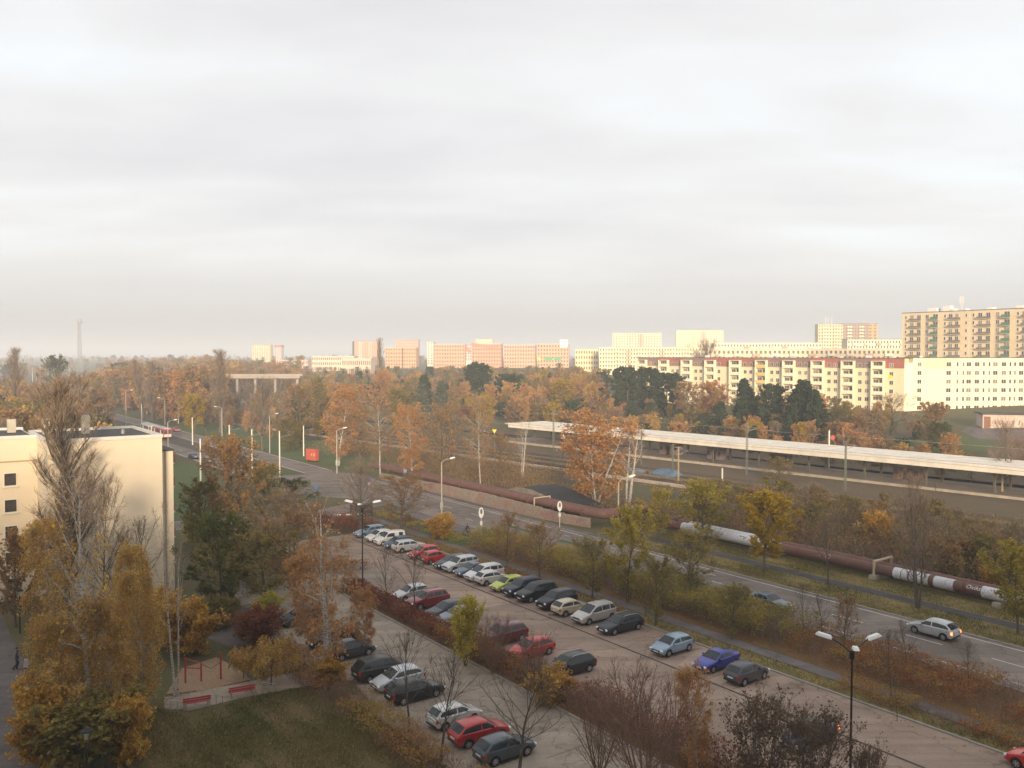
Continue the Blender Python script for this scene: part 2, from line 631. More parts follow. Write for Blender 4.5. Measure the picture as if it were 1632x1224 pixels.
# lower left: lawn, paths, playground
sheet('lawn', [G(150, 1240), G(250, 1130), G(300, 1140), G(430, 1105), G(560, 1085), G(650, 1180), G(740, 1240)], 0.02, M_lawn)
strip('asphalt_path', 30, 110, 2.6, 8.2, 0.03, asphalt('old_dark_asphalt', (0.12, 0.105, 0.10), 0.2, 0.6))
sheet('garden_path', [G(290, 1000), G(330, 978), G(420, 958), G(425, 972), G(350, 990), G(410, 1030), G(470, 1060), G(440, 1065), G(360, 1030)], 0.035, M_path)
pav = sheet('playground_paving', [G(262, 1130), G(262, 1112), G(380, 1090), G(500, 1066), G(545, 1075), G(500, 1092), G(390, 1112), G(300, 1134)], 0.04, M_lane)
sheet('sandpit', [G(264, 1108), G(290, 1066), G(345, 1048), G(378, 1066), G(400, 1084), G(330, 1100)], 0.05, M_sand)

# retaining wall along the road with its end block: one panel after another
wall = thing('retaining_wall', 'long pale concrete retaining wall with faded graffiti beside the road pavement', 'wall')
wp = [(158, 80.75), (140, 80.8), (120, 80.9), (106, 81.2), (100, 81.9), (95.5, 83.0)]
hts = [1.3, 1.6, 1.9, 2.1, 1.9, 1.3]
M_wallg = ground_mat('graffiti_worn_concrete', [(0.36, 0.33, 0.27), (0.30, 0.26, 0.21), (0.33, 0.20, 0.16), (0.40, 0.37, 0.31)], 0.35, 1.1, 5.0)


def along(poly, d):
    for (p, q) in zip(poly, poly[1:]):
        L = math.dist(p, q)
        if d <= L:
            k = d / L
            return (p[0] + (q[0] - p[0]) * k, p[1] + (q[1] - p[1]) * k)
        d -= L
    return poly[-1]


WL = sum(math.dist(p, q) for p, q in zip(wp, wp[1:]))
npan = 26
for i in range(npan):
    p, q = along(wp, WL * i / npan + 0.02), along(wp, WL * (i + 1) / npan - 0.02)
    h = float(np.interp(WL * (i + 0.5) / npan, np.linspace(0, WL, len(hts)), hts)) + random.uniform(-0.04, 0.04)
    dd = random.uniform(-0.015, 0.015)
    MB().poly([ST(p[0], p[1] + dd), ST(q[0], q[1] + dd), ST(q[0], q[1] + 0.28 + dd), ST(p[0], p[1] + 0.28 + dd)], -0.1, h).build('panel', M_wallg, wall)
for d, txt, sz, colr in ((20, 'ASK', 1.0, (0.30, 0.10, 0.10)), (44, 'TOYS', 1.1, (0.40, 0.16, 0.12)), (54, 'RUNE', 1.0, (0.36, 0.14, 0.14)), (61, 'OSK', 0.9, (0.20, 0.16, 0.2))):
    p, q = along(wp, d - 0.5), along(wp, d + 0.5)
    (ax, ay), (bx, by) = ST(*p), ST(*q)
    me = text_mesh(txt, sz)
    me.materials.append(pm('wall_tag_%d' % d, colr, 0.8, 0.2))
    o = link('graffiti', me, wall)
    o.matrix_basis = Matrix.Translation(((ax + bx) / 2 - NX * 0.05, (ay + by) / 2 - NY * 0.05, 0.9)) @ Matrix.Rotation(math.atan2(ay - by, ax - bx) + math.pi, 4, 'Z') @ Matrix.Rotation(math.pi / 2, 4, 'X')

# twin district heating pipes with cladding, supports and an expansion loop
M_rust = ground_mat('rusty_pipe_jacket', [(0.11, 0.05, 0.042), (0.18, 0.085, 0.068), (0.15, 0.085, 0.065), (0.26, 0.16, 0.13)], 0.6, 2.6, 8.0, rough=0.6)
M_foil = ground_mat('silver_pipe_jacket', [(0.55, 0.55, 0.57), (0.66, 0.66, 0.69), (0.45, 0.44, 0.44)], 0.4, 2.0, 7.0, rough=0.4, bstr=0.15)


def pipe_path(off):
    pts = [(-70, 90.6 + off), (88 - off, 90.6 + off), (88 - off, 95 + off), (94.5 + off, 95 + off), (94.5 + off, 84.6 + off), (168, 83.4 + off)]
    out = []
    for i, p in enumerate(pts):
        if 0 < i < len(pts) - 1:
            for q, k in ((pts[i - 1], 1), (pts[i + 1], -1)):
                L = math.dist(p, q)
                rr = min(1.5, L * 0.4)
                out.append((p[0] + (q[0] - p[0]) * rr / L, p[1] + (q[1] - p[1]) * rr / L))
                if k == 1:
                    m2 = ((out[-1][0] * 0.3 + p[0] * 0.7), (out[-1][1] * 0.3 + p[1] * 0.7))
                    out.append(m2)
        else:
            out.append(p)
    return out


def pz(s):
    return 1.15 if s < 88 else min(1.75, 1.15 + (s - 88) * 0.1)


pipes = []
for off, lab in ((0.0, 'front rusty heating pipe beside the road, partly clad in silver with white graffiti'),
                 (1.55, 'rear rusty heating pipe, running behind the graffiti-covered silver one')):
    pts = [(*ST(s, t), pz(s)) for s, t in pipe_path(off)]
    p = thing('heating_pipe', lab, 'pipe')
    MB().tube(pts, 0.58, 16).build('jacket', M_rust, p, True, 40)
    pipes.append(p)
    segs = ((67.5, 84), (50.5, 52.2), (48.2, 50.3), (45.5, 47.6), (35.5, 42.6), (28, 33)) if off == 0 else ((68.5, 84),)
    for s0, s1 in segs:
        (ax, ay), (bx, by) = ST(s0, 90.6 + off), ST(s1, 90.6 + off)
        MB().tube([(ax, ay, 1.15), (bx, by, 1.15)], 0.62, 20).build('silver_cladding', M_foil, p, True, 40)
    s = -50.0
    while s < 165:
        if s < 86 or s > 97:
            tt = 90.6 + off if s < 90 else 84.4 + off - (s - 95) * 0.016
            x, y = ST(s, tt)
            z = pz(s)
            MB().lathe([(0.60, -0.05), (0.63, -0.04), (0.63, 0.04), (0.60, 0.05)], 16, c=(0, 0, 0), axis='x').build('joint_ring', M_rust, p, loc=(x, y, z), rz=math.atan2(DY, DX))
        s += 6.75


def pipe_text(parent, txt, size, s, ang0, rad, mat, t0=90.6):
    """lettering wrapped on the pipe"""
    me = text_mesh(txt, size)
    vs = []
    for v in me.vertices:
        ss_ = s - v.co.x
        a = ang0 + v.co.y / rad
        t = t0 - math.cos(a) * rad
        x, y = ST(ss_, t)
        vs.append((x, y, 1.15 + math.sin(a) * rad))
    for v, c in zip(me.vertices, vs):
        v.co = c
    me.materials.append(mat)
    link('graffiti', me, parent)


M_tagw = pm('white_spray', (0.78, 0.77, 0.78), 0.6, 0.08, 3.0)
M_tagd = pm('dark_spray', (0.06, 0.055, 0.07), 0.6, 0.2, 3.0)
pipe_text(pipes[0], 'Oxiks', 0.62, 43.4, 0.55, 0.635, M_tagw)
pipe_text(pipes[0], 'ISCO', 1.2, 39.0, 0.45, 0.637, pm('grey_spray', (0.36, 0.35, 0.37), 0.6, 0.2, 3.0))
pipe_text(pipes[0], 'TY1', 1.05, 73.0, 0.4, 0.637, M_tagd)
pipe_text(pipes[0], 'RM', 1.05, 79.0, 0.4, 0.637, M_tagd)
pipe_text(pipes[0], 'ALO', 0.9, 61.0, 0.5, 0.60, pm('pink_spray', (0.42, 0.25, 0.22), 0.6, 0.2, 3.0))

M_block = pm('support_concrete', (0.42, 0.37, 0.29), 0.9, 0.15, 1.0, 5.0)
for s, frame, lab in ((68.4, False, 'concrete support block under the silver pipe near the yellow tree'),
                      (54.4, True, 'concrete support block with pale post frame beside rusty pipe'),
                      (40.9, False, 'concrete support block under the white-graffitied pipe'),
                      (27.0, False, 'concrete support block under the heating pipe at the right edge')):
    x, y = ST(s, 91.2)
    b = thing('pipe_support', lab, 'support', (x, y, 0), math.atan2(NY, NX), 'pipe support blocks')
    MB().box(-1.6, 1.7, -0.45, 0.45, 0.0, 0.52, top=(0.04, 0.04)).build('block', M_block, b)
    if frame:
        f = MB()
        f.box(-1.3, -1.08, -0.11, 0.11, 0.525, 1.98)
        f.box(-1.3, 2.5, -0.11, 0.11, 1.99, 2.17)
        f.box(2.28, 2.5, -0.11, 0.11, 0.0, 1.98)
        f.build('post_frame', pm('cream_post', (0.50, 0.42, 0.31), 0.8, 0.1, 2.0), b)
x, y = ST(109, 83.7)
b = thing('pipe_bracket', 'small pale bracket frame over the rusty pipe behind the wall', 'bracket', (x, y, 0), math.atan2(NY, NX))
MB().box(-0.75, -0.6, -0.1, 0.1, 0, 2.5).box(-0.75, 2.6, -0.1, 0.1, 2.51, 2.66).box(2.45, 2.6, -0.1, 0.1, 0, 2.5).build('frame', pm('cream_post', (0.50, 0.42, 0.31)), b)

# curved canopy over the underpass steps
cx0, cy0 = ST(113, 90)
cp = thing('underpass_canopy', 'dark curved roof with pale front over the underpass steps', 'canopy', (cx0, cy0, 0), math.atan2(-DY, -DX))
prof = [(-9.5, 1.7), (-7.5, 2.35), (-5, 2.65), (-2.5, 2.6), (0.5, 2.2), (4, 1.55), (7, 1.0), (9, 0.72)]
rf = MB()
n = len(prof)
vs = [(x, -2.6, z) for x, z in prof] + [(x, 4.6, z) for x, z in prof] + [(x, -2.6, z - 0.18) for x, z in prof] + [(x, 4.6, z - 0.18) for x, z in prof]
fs = []
for i in range(n - 1):
    fs += [(i, i + 1, n + i + 1, n + i), (2 * n + i, 3 * n + i, 3 * n + i + 1, 2 * n + i + 1), (i, 2 * n + i, 2 * n + i + 1, i + 1), (n + i, n + i + 1, 3 * n + i + 1, 3 * n + i)]
fs += [(0, n, 3 * n, 2 * n), (n - 1, 3 * n - 1, 4 * n - 1, 2 * n - 1)]
rf.add(vs, fs).build('roof', pm('roofing_felt', (0.035, 0.034, 0.036), 0.85, 0.3, 0.8, 6.0), cp)
fr = MB()
for i in range(n - 1):
    (x0, z0), (x1, z1) = prof[i], prof[i + 1]
    fr.add([(x0, -2.72, z0 - 0.75), (x1, -2.72, z1 - 0.75), (x1, -2.72, z1 + 0.1), (x0, -2.72, z0 + 0.1), (x0, -2.62, z0 - 0.75), (x1, -2.62, z1 - 0.75), (x1, -2.62, z1 + 0.1), (x0, -2.62, z0 + 0.1)],
           [(0, 1, 2, 3), (7, 6, 5, 4), (3, 2, 6, 7), (0, 4, 5, 1)])
fr.build('fascia', pm('stained_fascia', (0.30, 0.26, 0.20), 0.8, 0.3, 0.7, 5.0), cp)
for x, z in ((-8, 1.7), (-5, 2.1), (-1, 1.8), (3, 1.05), (6, 0.5)):
    MB().box(x - 0.12, x + 0.12, -2.5, -2.3, -0.05, z + 0.1).build('post', M_conc, cp)

# graffitied low wall beside the side street, and a red and white barrier
lw = thing('low_wall', 'low wall covered in pink and blue graffiti beside the side street', 'wall')
(ax, ay), (bx, by) = G(404, 843), G(520, 834)
wc = [(0.42, 0.30, 0.29), (0.50, 0.47, 0.45), (0.22, 0.34, 0.46), (0.36, 0.22, 0.24), (0.52, 0.50, 0.50)]
for i in range(9):
    p = (ax + (bx - ax) * i / 9, ay + (by - ay) * i / 9)
    q = (ax + (bx - ax) * (i + 0.985) / 9, ay + (by - ay) * (i + 0.985) / 9)
    c = wc[[3, 0, 1, 0, 4, 0, 2, 2, 1][i]]
    MB().poly([p, q, (q[0] - 0.1, q[1] + 0.22), (p[0] - 0.1, p[1] + 0.22)], -0.05, 0.95).build('panel', ground_mat('spray_%d' % i, [tuple(x * 0.6 for x in c), c, (0.3, 0.26, 0.23), (0.5, 0.47, 0.46)], 1.2, 3.0, 8.0), lw)

# ---------------------------------------------------------------- railway station
K = -0.107          # the railway runs at a slight angle to the road


def RT(s, w):
    """w = distance behind the near platform edge"""
    return ST(s, 144.3 + (200 - s) * -K + w)


def rstrip(name, s0, s1, w0, w1, z, mat):
    return sheet(name, [RT(s0, w0), RT(s1, w0), RT(s1, w1), RT(s0, w1)], z, mat)


rstrip('railway_ballast', -150, 420, -34, -1.2, 0.05, M_ballast)
rstrip('railway_ballast', -150, 420, 13, 23, 0.05, M_ballast)
for i, (w0, w1) in enumerate(((-6.6, -4.6), (-12.3, -9.9), (-17.9, -15.8), (-24.2, -21.4), (-30.4, -27.8))):
    rstrip('track_verge', -150, 420, w0, w1, 0.085, ground_mat('dry_track_grass_%d' % i, [(0.16, 0.115, 0.06), (0.24, 0.17, 0.10), (0.13, 0.12, 0.05), (0.28, 0.20, 0.13)], 0.25, 1.2, 6.0))
platform = MB().poly([RT(-120, 0), RT(206, 0), RT(206, 12), RT(-120, 12)], -0.1, 0.76).build('platform', pm('platform_paving', (0.24, 0.20, 0.16), 0.9, 0.2, 0.4, 4.0))
tag(platform, kind='structure')
tag(MB().poly([RT(-120, -0.25), RT(206, -0.25), RT(206, -0.02), RT(-120, -0.02)], -0.1, 0.8).build('platform_edge', pm('platform_edge_stone', (0.42, 0.35, 0.27), 0.9, 0.2, 0.5)), kind='structure')
tag(MB().poly([RT(95, -31.5), RT(330, -31.5), RT(330, -30.6), RT(95, -30.6)], 0.0, 0.55).build('old_platform_edge', pm('platform_edge_stone', (0.42, 0.35, 0.27))), kind='structure')
for i, w in enumerate((-3.0, -8.0, -14.0, -19.5, -26.0, 15.2, 20.0)):
    lab = ['railway track next to the station platform edge', 'second railway track out from the station platform', 'third railway track out from the station platform',
           'fourth railway track out from the station platform', 'rusty railway track nearest the road', 'railway track just behind the station canopy', 'outermost railway track behind the station, beside the gardens'][i]
    tr = thing('railway_track', lab, 'track', group='tracks through the station')
    for dw in (-0.72, 0.72):
        p0, p1 = RT(-150, w + dw), RT(420, w + dw)
        MB().tube([(p0[0], p0[1], 0.19), (p1[0], p1[1], 0.19)], 0.055, 4).build('rail', M_rail, tr)
    sl = MB()
    for s in np.arange(30, 260, 0.75):
        c = RT(s, w)
        sl.cbox((c[0], c[1], 0.1), (0.26, 2.5, 0.1), math.atan2(DY, DX) + 0.107)
    o = sl.build('sleepers', pm('sleeper_wood', (0.075, 0.055, 0.042), 0.9, 0.3, 2.0), tr)
    o['kind'] = 'stuff'

can = thing('platform_canopy', 'long cream flat roof over the station platform', 'canopy')
M_can = pm('cream_roof_sheet', (0.76, 0.70, 0.60), 0.7, 0.16, 0.35, 2.5, stretch=(1, 1, 1))
cs = list(np.arange(-40, 200.1, 8.0))
for a, b in zip(cs, cs[1:]):
    MB().poly([RT(a + 0.03, -0.9), RT(b - 0.03, -0.9), RT(b - 0.03, 12.6), RT(a + 0.03, 12.6)], 5.62, 5.86).build('roof_panel', M_can, can)
MB().poly([RT(-40, -1.0), RT(200.5, -1.0), RT(200.5, -0.92), RT(-40, -0.92)], 4.75, 5.92).build('fascia', pm('cream_fascia', (0.76, 0.69, 0.58), 0.7, 0.12, 0.4, 3.0), can)
MB().poly([RT(199.99, -0.9), RT(200.5, -0.9), RT(200.5, 12.6), RT(199.99, 12.6)], 4.75, 5.92).build('end_fascia', pm('cream_fascia', (0.76, 0.69, 0.58)), can)
for s in np.arange(-34, 200, 12.0):
    for w in (3.0, 9.0):
        x, y = RT(s, w)
        MB().cbox((x, y, 3.17), (0.34, 0.34, 4.84), 0.6).build('column', pm('column_paint', (0.13, 0.11, 0.08), 0.8, 0.3, 0.3), can)
    p, q = RT(s, -0.6), RT(s, 12.3)
    MB().tube([(p[0], p[1], 5.52), (q[0], q[1], 5.52)], 0.09, 4).build('beam', M_conc, can)
tip = MB().poly([RT(200.5, -0.9), RT(203.5, 0.2), RT(203.5, 3.5), RT(200.5, 6)], 5.5, 5.72).build('canopy_tip', M_can, can)

# things on and by the platform
for (s, w, L, W_, H_, colr, lab, nm) in (
        (150, 7.5, 5.5, 2.2, 2.6, (0.26, 0.17, 0.15), 'reddish kiosk with graffiti under the left part of canopy', 'platform_kiosk'),
        (137, 8.0, 4.0, 2.2, 2.6, (0.25, 0.18, 0.2), 'mauve shelter box under the canopy beside the stairs', 'platform_shelter'),
        (120, 8.0, 4.5, 2.0, 2.5, (0.2, 0.12, 0.07), 'brown shelter with yellow posts under the canopy', 'platform_shelter'),
        (92, 8.0, 5.0, 2.2, 2.4, (0.2, 0.11, 0.07), 'rust brown shelter under the right part of canopy', 'platform_shelter')):
    x, y = RT(s, w)
    k = thing(nm, lab, 'shelter', (x, y, 0.76), math.atan2(DY, DX) + 0.107)
    MB().box(-L / 2, L / 2, -W_ / 2, W_ / 2, 0, H_).build('body', ground_mat('kiosk_%d' % s, [tuple(q * 0.6 for q in colr), colr, (0.34, 0.30, 0.28)], 0.7, 2.0, 6.0), k)
    MB().box(-L / 2 - 0.2, L / 2 + 0.2, -W_ / 2 - 0.2, W_ / 2 + 0.2, H_ + 0.002, H_ + 0.14).build('roof', M_conc, k)
    MB().box(-0.5, 0.5, W_ / 2 + 0.003, W_ / 2 + 0.05, 0.0, 2.0).build('door', M_black, k)
    for xx in (-L / 2 + 0.5, L / 2 - 0.5):
        MB().box(xx - 0.35, xx + 0.35, W_ / 2 + 0.003, W_ / 2 + 0.04, 1.0, 1.9).build('window', glass_mat('kiosk_glass_%d_%.0f' % (s, xx)), k)
for (u, v, sx, sy, sz, c, lab) in ((1010, 752, 5.5, 3.0, 0.9, (0.13, 0.17, 0.21), 'small heap under a blue tarpaulin between the tracks'),
                                   (1062, 757, 7.5, 3.6, 1.3, (0.11, 0.18, 0.26), 'larger heap under a blue tarpaulin between the tracks')):
    x, y = G(u, v)
    mb = MB()
    vs, fs = [], []
    N = 9
    rng = random.Random(u)
    for i in range(N):
        for j in range(N):
            a, b = i / (N - 1) * 2 - 1, j / (N - 1) * 2 - 1
            r = max(abs(a), abs(b))
            vs.append((a * sx / 2, b * sy / 2, max(0, (1 - r ** 3)) * sz * rng.uniform(0.75, 1.1)))
    for i in range(N - 1):
        for j in range(N - 1):
            fs.append((i * N + j, (i + 1) * N + j, (i + 1) * N + j + 1, i * N + j + 1))
    tag(mb.add(vs, fs).build('tarpaulin_heap', pm('tarp_%d' % u, c, 0.6, 0.25, 1.0, 5.0), None, True, loc=(x, y, 0.05), rz=math.atan2(DY, DX)), lab, 'tarpaulin')

# ================================================================ BUILDINGS
M_glass = glass_mat('window_glass', (0.045, 0.042, 0.04), 0.12)
M_glass2 = glass_mat('curtained_glass', (0.16, 0.13, 0.10), 0.2)
M_frame = pm('window_frame_white', (0.68, 0.66, 0.62), 0.6, 0.06, 3.0)
M_cream = pm('cream_render', (0.62, 0.52, 0.335), 0.85, 0.05, 0.12, 1.5)
M_roof = pm('flat_roof_felt', (0.075, 0.072, 0.07), 0.9, 0.25, 0.3, 3.0)
M_parapet = pm('parapet_metal', (0.62, 0.60, 0.55), 0.6, 0.08, 1.0)
WIN = {}


def win_mesh(w, h, dark=True, mull=1):
    k = (w, h, dark, mull)
    if k not in WIN:
        m = MB()
        m.add([(-w / 2, -0.02, 0), (w / 2, -0.02, 0), (w / 2, -0.02, h), (-w / 2, -0.02, h)], [(0, 1, 2, 3)], 1)
        b = 0.07
        m.box(-w / 2 - b, -w / 2, -0.06, 0.01, -b, h + b)
        m.box(w / 2, w / 2 + b, -0.06, 0.01, -b, h + b)
        m.box(-w / 2, w / 2, -0.058, 0.01, h, h + b)
        m.box(-w / 2 - b - 0.05, w / 2 + b + 0.05, -0.14, 0.008, -b - 0.03, -b + 0.02)
        for i in range(mull):
            x = -w / 2 + w * (i + 1) / (mull + 1)
            m.box(x - 0.035, x + 0.035, -0.055, -0.005, 0, h)
        WIN[k] = m.mesh('window', [M_frame, M_glass if dark else M_glass2])
    return WIN[k]


def frame_of(P0, P1):
    return math.atan2(P1[1] - P0[1], P1[0] - P0[0]), math.dist(P0, P1)


def block(name, label, P0, P1, zb, h, depth, wall, roofm=None, cat='building', group=None):
    rz, L = frame_of(P0, P1)
    b = thing(name, label, cat, (P0[0], P0[1], zb), rz, group)
    MB().box(0, L, 0, depth, -3.0, h).build('wall', wall, b)
    r = MB().box(-0.12, L + 0.12, -0.12, depth + 0.12, h + 0.003, h + 0.22).build('roof', roofm or M_roof, b)
    return b, L, r


def windows(b, xs, zs, w, h, y=0.0, mull=1, rng=None, p=0.25):
    for x in xs:
        for z in zs:
            dark = not (rng and rng.random() < p)
            link('window', win_mesh(w, h, dark, mull), b, (x, y - 0.003, z))


def far_windows(b, xs, zs, w, h, y=0.0, mat=None, name='windows', d=0.04):
    m = MB()
    for x in xs:
        for z in zs:
            m.box(x - w / 2, x + w / 2, y - d, y - 0.01, z, z + h)
    m.build(name, mat or M_glass, b)['kind'] = 'stuff'


rng = random.Random(3)
# ---- left block: blank gable, set-back wing with windows, lower side section
def STp(s, t):
    return ST(s, t)


M_gable = pm('gable_render', (0.70, 0.60, 0.455), 0.9, 0.05, 0.15, 0.9, stretch=(1, 1, 0.15))
lb = thing('apartment_block', 'cream apartment block with blank gable wall and dark flat roof at the left', 'building', (*ST(94.6, 12.1), 0), math.atan2(NY, NX))
Wg = 10.7
MB().box(0, Wg, 0, 13.5, -0.5, 16.85).build('gable_wall', M_gable, lb)
MB().box(Wg + 0.003, Wg + 1.5, 1.6, 12.5, -0.5, 15.2).build('side_wall', M_gable, lb)
MB().box(Wg + 0.003, Wg + 1.62, 1.5, 12.6, 15.203, 15.36).build('side_roof', M_roof, lb)
MB().box(-34, -0.003, 7.6, 19.5, -0.5, 16.8).build('rear_wall', pm('rear_wing_render', (0.72, 0.62, 0.47), 0.9, 0.04, 0.1, 1.2), lb)
for (a, b_, c, d, z) in ((0.25, Wg - 0.25, 0.25, 13.25, 16.86), (-34, -0.25, 7.85, 19.3, 16.81)):
    MB().box(a, b_, c, d, z, z + 0.06).build('roof', M_roof, lb)
for (a, b_, c, d, z) in ((-0.1, Wg + 0.1, -0.1, 0.25, 16.85), (Wg - 0.25, Wg + 0.1, 0.251, 13.5, 16.85), (-0.1, 0.25, 0.251, 13.5, 16.85), (0.25, Wg - 0.25, 13.25, 13.6, 16.85),
                         (-34.1, -0.004, 7.5, 7.85, 16.801), (-34.1, -0.004, 19.3, 19.6, 16.801)):
    MB().box(a, b_, c, d, z, z + 0.34).build('parapet', M_parapet, lb)
MB().box(-34, -0.01, 7.52, 7.597, 14.4, 14.55).build('string_course', pm('string_line', (0.40, 0.33, 0.21), 0.9, 0.1, 1.0), lb)
for z in (1.0, 3.75, 6.5, 9.25, 12.0):
    for x in (-2.5, -9.5, -13.0):
        w = link('window', win_mesh(1.05, 1.25, True, 0), lb, (x, 7.597, z))
        MB().box(-0.7, 0.7, -0.2, 0.02, -0.2, -0.105).build('sill', M_frame, w)
for (x, y, w_, z1) in ((Wg - 6.2, 8.5, 0.75, 18.9), (0.8, 9.5, 0.7, 18.6), (-2.0, 14.5, 0.8, 18.4)):
    MB().box(x, x + w_, y, y + 0.8, 16.93, z1).build('chimney', pm('chimney_render', (0.46, 0.42, 0.34), 0.9, 0.15, 1.0), lb)
MB().lathe([(0.2, 0), (0.2, 0.35), (0.1, 0.5)], 8, c=(Wg - 2.6, 6.0, 16.93)).build('vent', M_steel, lb)
for z in (2.6, 5.4, 8.2, 11.0, 13.6):
    bal = MB().box(Wg + 1.503, Wg + 2.25, 4.0, 7.6, z - 0.12, z + 0.02).build('balcony', M_frame, lb)
    MB().box(Wg + 2.16, Wg + 2.25, 4.0, 7.6, z + 0.021, z + 0.95).build('parapet', pm('balcony_brown', (0.33, 0.14, 0.07), 0.8, 0.1, 1.0), bal)
    MB().box(Wg + 1.503, Wg + 2.158, 4.0, 4.08, z + 0.021, z + 0.95).build('parapet', pm('balcony_brown', (0.33, 0.14, 0.07)), bal)
MB().box(Wg + 0.62, Wg + 0.74, 1.50, 1.597, 0, 15.2).build('downpipe', pm('downpipe_paint', (0.40, 0.32, 0.2), 0.7, 0.1), lb)

# ---- long block with red-brown top storey and balcony stacks
P0, P1 = (51.5, 354.0), (127.0, 277.5)
M_redtop = pm('red_brown_cladding', (0.33, 0.115, 0.085), 0.85, 0.12, 0.08, 1.0)
M_mauve = pm('mauve_cladding', (0.25, 0.15, 0.13), 0.85, 0.12, 0.08, 1.0)
M_pale = pm('pale_yellow_render', (0.70, 0.60, 0.40), 0.85, 0.06, 0.1, 1.0)
M_pink = pm('pale_pink_render', (0.66, 0.50, 0.37), 0.85, 0.06, 0.1, 1.0)
M_balc = pm('balcony_cream', (0.78, 0.71, 0.52), 0.8, 0.05, 0.4, 2.0)
M_balo = pm('balcony_orange', (0.72, 0.45, 0.16), 0.8, 0.08, 0.4, 2.0)
rb, L, _ = block('apartment_block', 'long six-storey block with red-brown top storey and stacked cream balconies', P0, P1, 6.2, 18.2, 12.0, M_pale)
NB = 10
pitch = L / NB
ST_H = 2.82
for i in range(NB):
    x0 = i * pitch
    # cladding of the top storey
    MB().box(x0 + 0.02, x0 + pitch - 0.02, -0.09, -0.004, 15.0, 18.15).build('cladding_panel', [M_mauve, M_redtop, M_mauve, M_redtop, M_redtop, M_mauve, M_mauve, M_redtop, M_mauve, M_redtop][i], rb)
    bx0, bx1 = x0 + 0.9, x0 + 5.4
    if i == 9:
        bx0, bx1 = x0 + 0.4, x0 + 4.6
    m2 = M_balo if i == 5 else M_balc
    # stack: dark loggia backs, slabs, parapets, side cheeks
    for x in (bx0, bx1 - 0.35):
        MB().box(x, x + 0.35, -1.45, -0.095, 0.4, 17.2).build('balcony_cheek', M_balc, rb)
    for k in range(6):
        z = 0.55 + k * ST_H
        ba = MB().box(bx0 + 0.36, bx1 - 0.36, -1.4, -0.096, z, z + 0.16).build('balcony', M_balc, rb)
        MB().box(bx0 + 0.36, bx1 - 0.36, -1.46, -1.36, z + 0.162, z + 1.2).build('parapet', m2, ba)
        link('window', win_mesh(1.6, 1.9, rng.random() < 0.7, 1), rb, ((bx0 + bx1) / 2 - 0.9, -0.1, z + 0.3))
        link('window', win_mesh(0.9, 1.9, rng.random() < 0.6, 0), rb, ((bx0 + bx1) / 2 + 0.9, -0.1, z + 0.3))
    MB().box(bx0, bx1, -1.5, -0.094, 17.21, 17.4).build('balcony_roof', M_balc, rb)
    cols = (7.0, 9.3) if i not in (3, 9) else (6.6,)
    for cxx in cols:
        for k in range(6):
            z = 1.2 + k * ST_H
            link('window', win_mesh(1.15, 1.25, rng.random() < 0.75, 1), rb, (x0 + cxx, -0.095 if k == 5 else -0.003, z))
MB().box(0.0, 0.8, -0.12, -0.093, 0, 18.1).build('corner_strip', M_frame, rb)
MB().box(L - 5.2, L - 3.9, -0.07, -0.004, 11.6, 12.8).build('wall_sign', pm('yellow_sign', (0.78, 0.58, 0.06), 0.6, 0.1), rb)
for x in np.arange(3, L - 3, 9.0):
    MB().box(x, x + rng.uniform(0.6, 1.8), 4, 5.2, 18.42, 18.42 + rng.uniform(0.4, 0.9)).build('roof_vent', M_parapet, rb)

# ---- bright cream block at the right
cb, L, _ = block('apartment_block', 'bright plain cream block with rows of small windows at the right edge', (129.8, 277.7), (178.0, 281.0), 6.6, 17.9, 12.0, pm('bright_cream_render', (0.80, 0.70, 0.48), 0.85, 0.03, 0.1, 1.0))
MB().box(3.6, 13.2, -0.05, -0.004, 14.6, 17.65).build('beige_panel', pm('beige_panel', (0.66, 0.53, 0.37), 0.85, 0.03, 0.2), cb)
MB().box(-2.9, -0.004, 0.05, 10.0, -3, 16.4).build('corner_wall', M_balc, cb)
zs = [1.2 + k * ST_H for k in range(6)]
for k, z in enumerate(zs):
    link('window', win_mesh(1.3, 1.3, k != 5, 1), cb, (2.2, -0.003 if k < 5 else -0.003, z))
    for x, w_ in ((12.0, 1.5), (15.0, 0.6), (17.0, 0.6), (18.8, 1.5), (21.6, 1.5), (23.9, 0.6), (25.8, 0.6), (27.8, 1.5), (30.7, 1.5), (32.9, 0.6), (34.5, 0.6), (36.6, 1.5), (39.5, 1.5), (42, 0.6), (44, 1.5)):
        link('window', win_mesh(w_, 1.3, rng.random() < 0.65, 1 if w_ > 1 else 0), cb, (x, -0.053 if (x < 13 and k == 5) else -0.003, z))
MB().box(5, 6, 5, 6, 17.93, 18.6).build('roof_vent', M_parapet, cb)

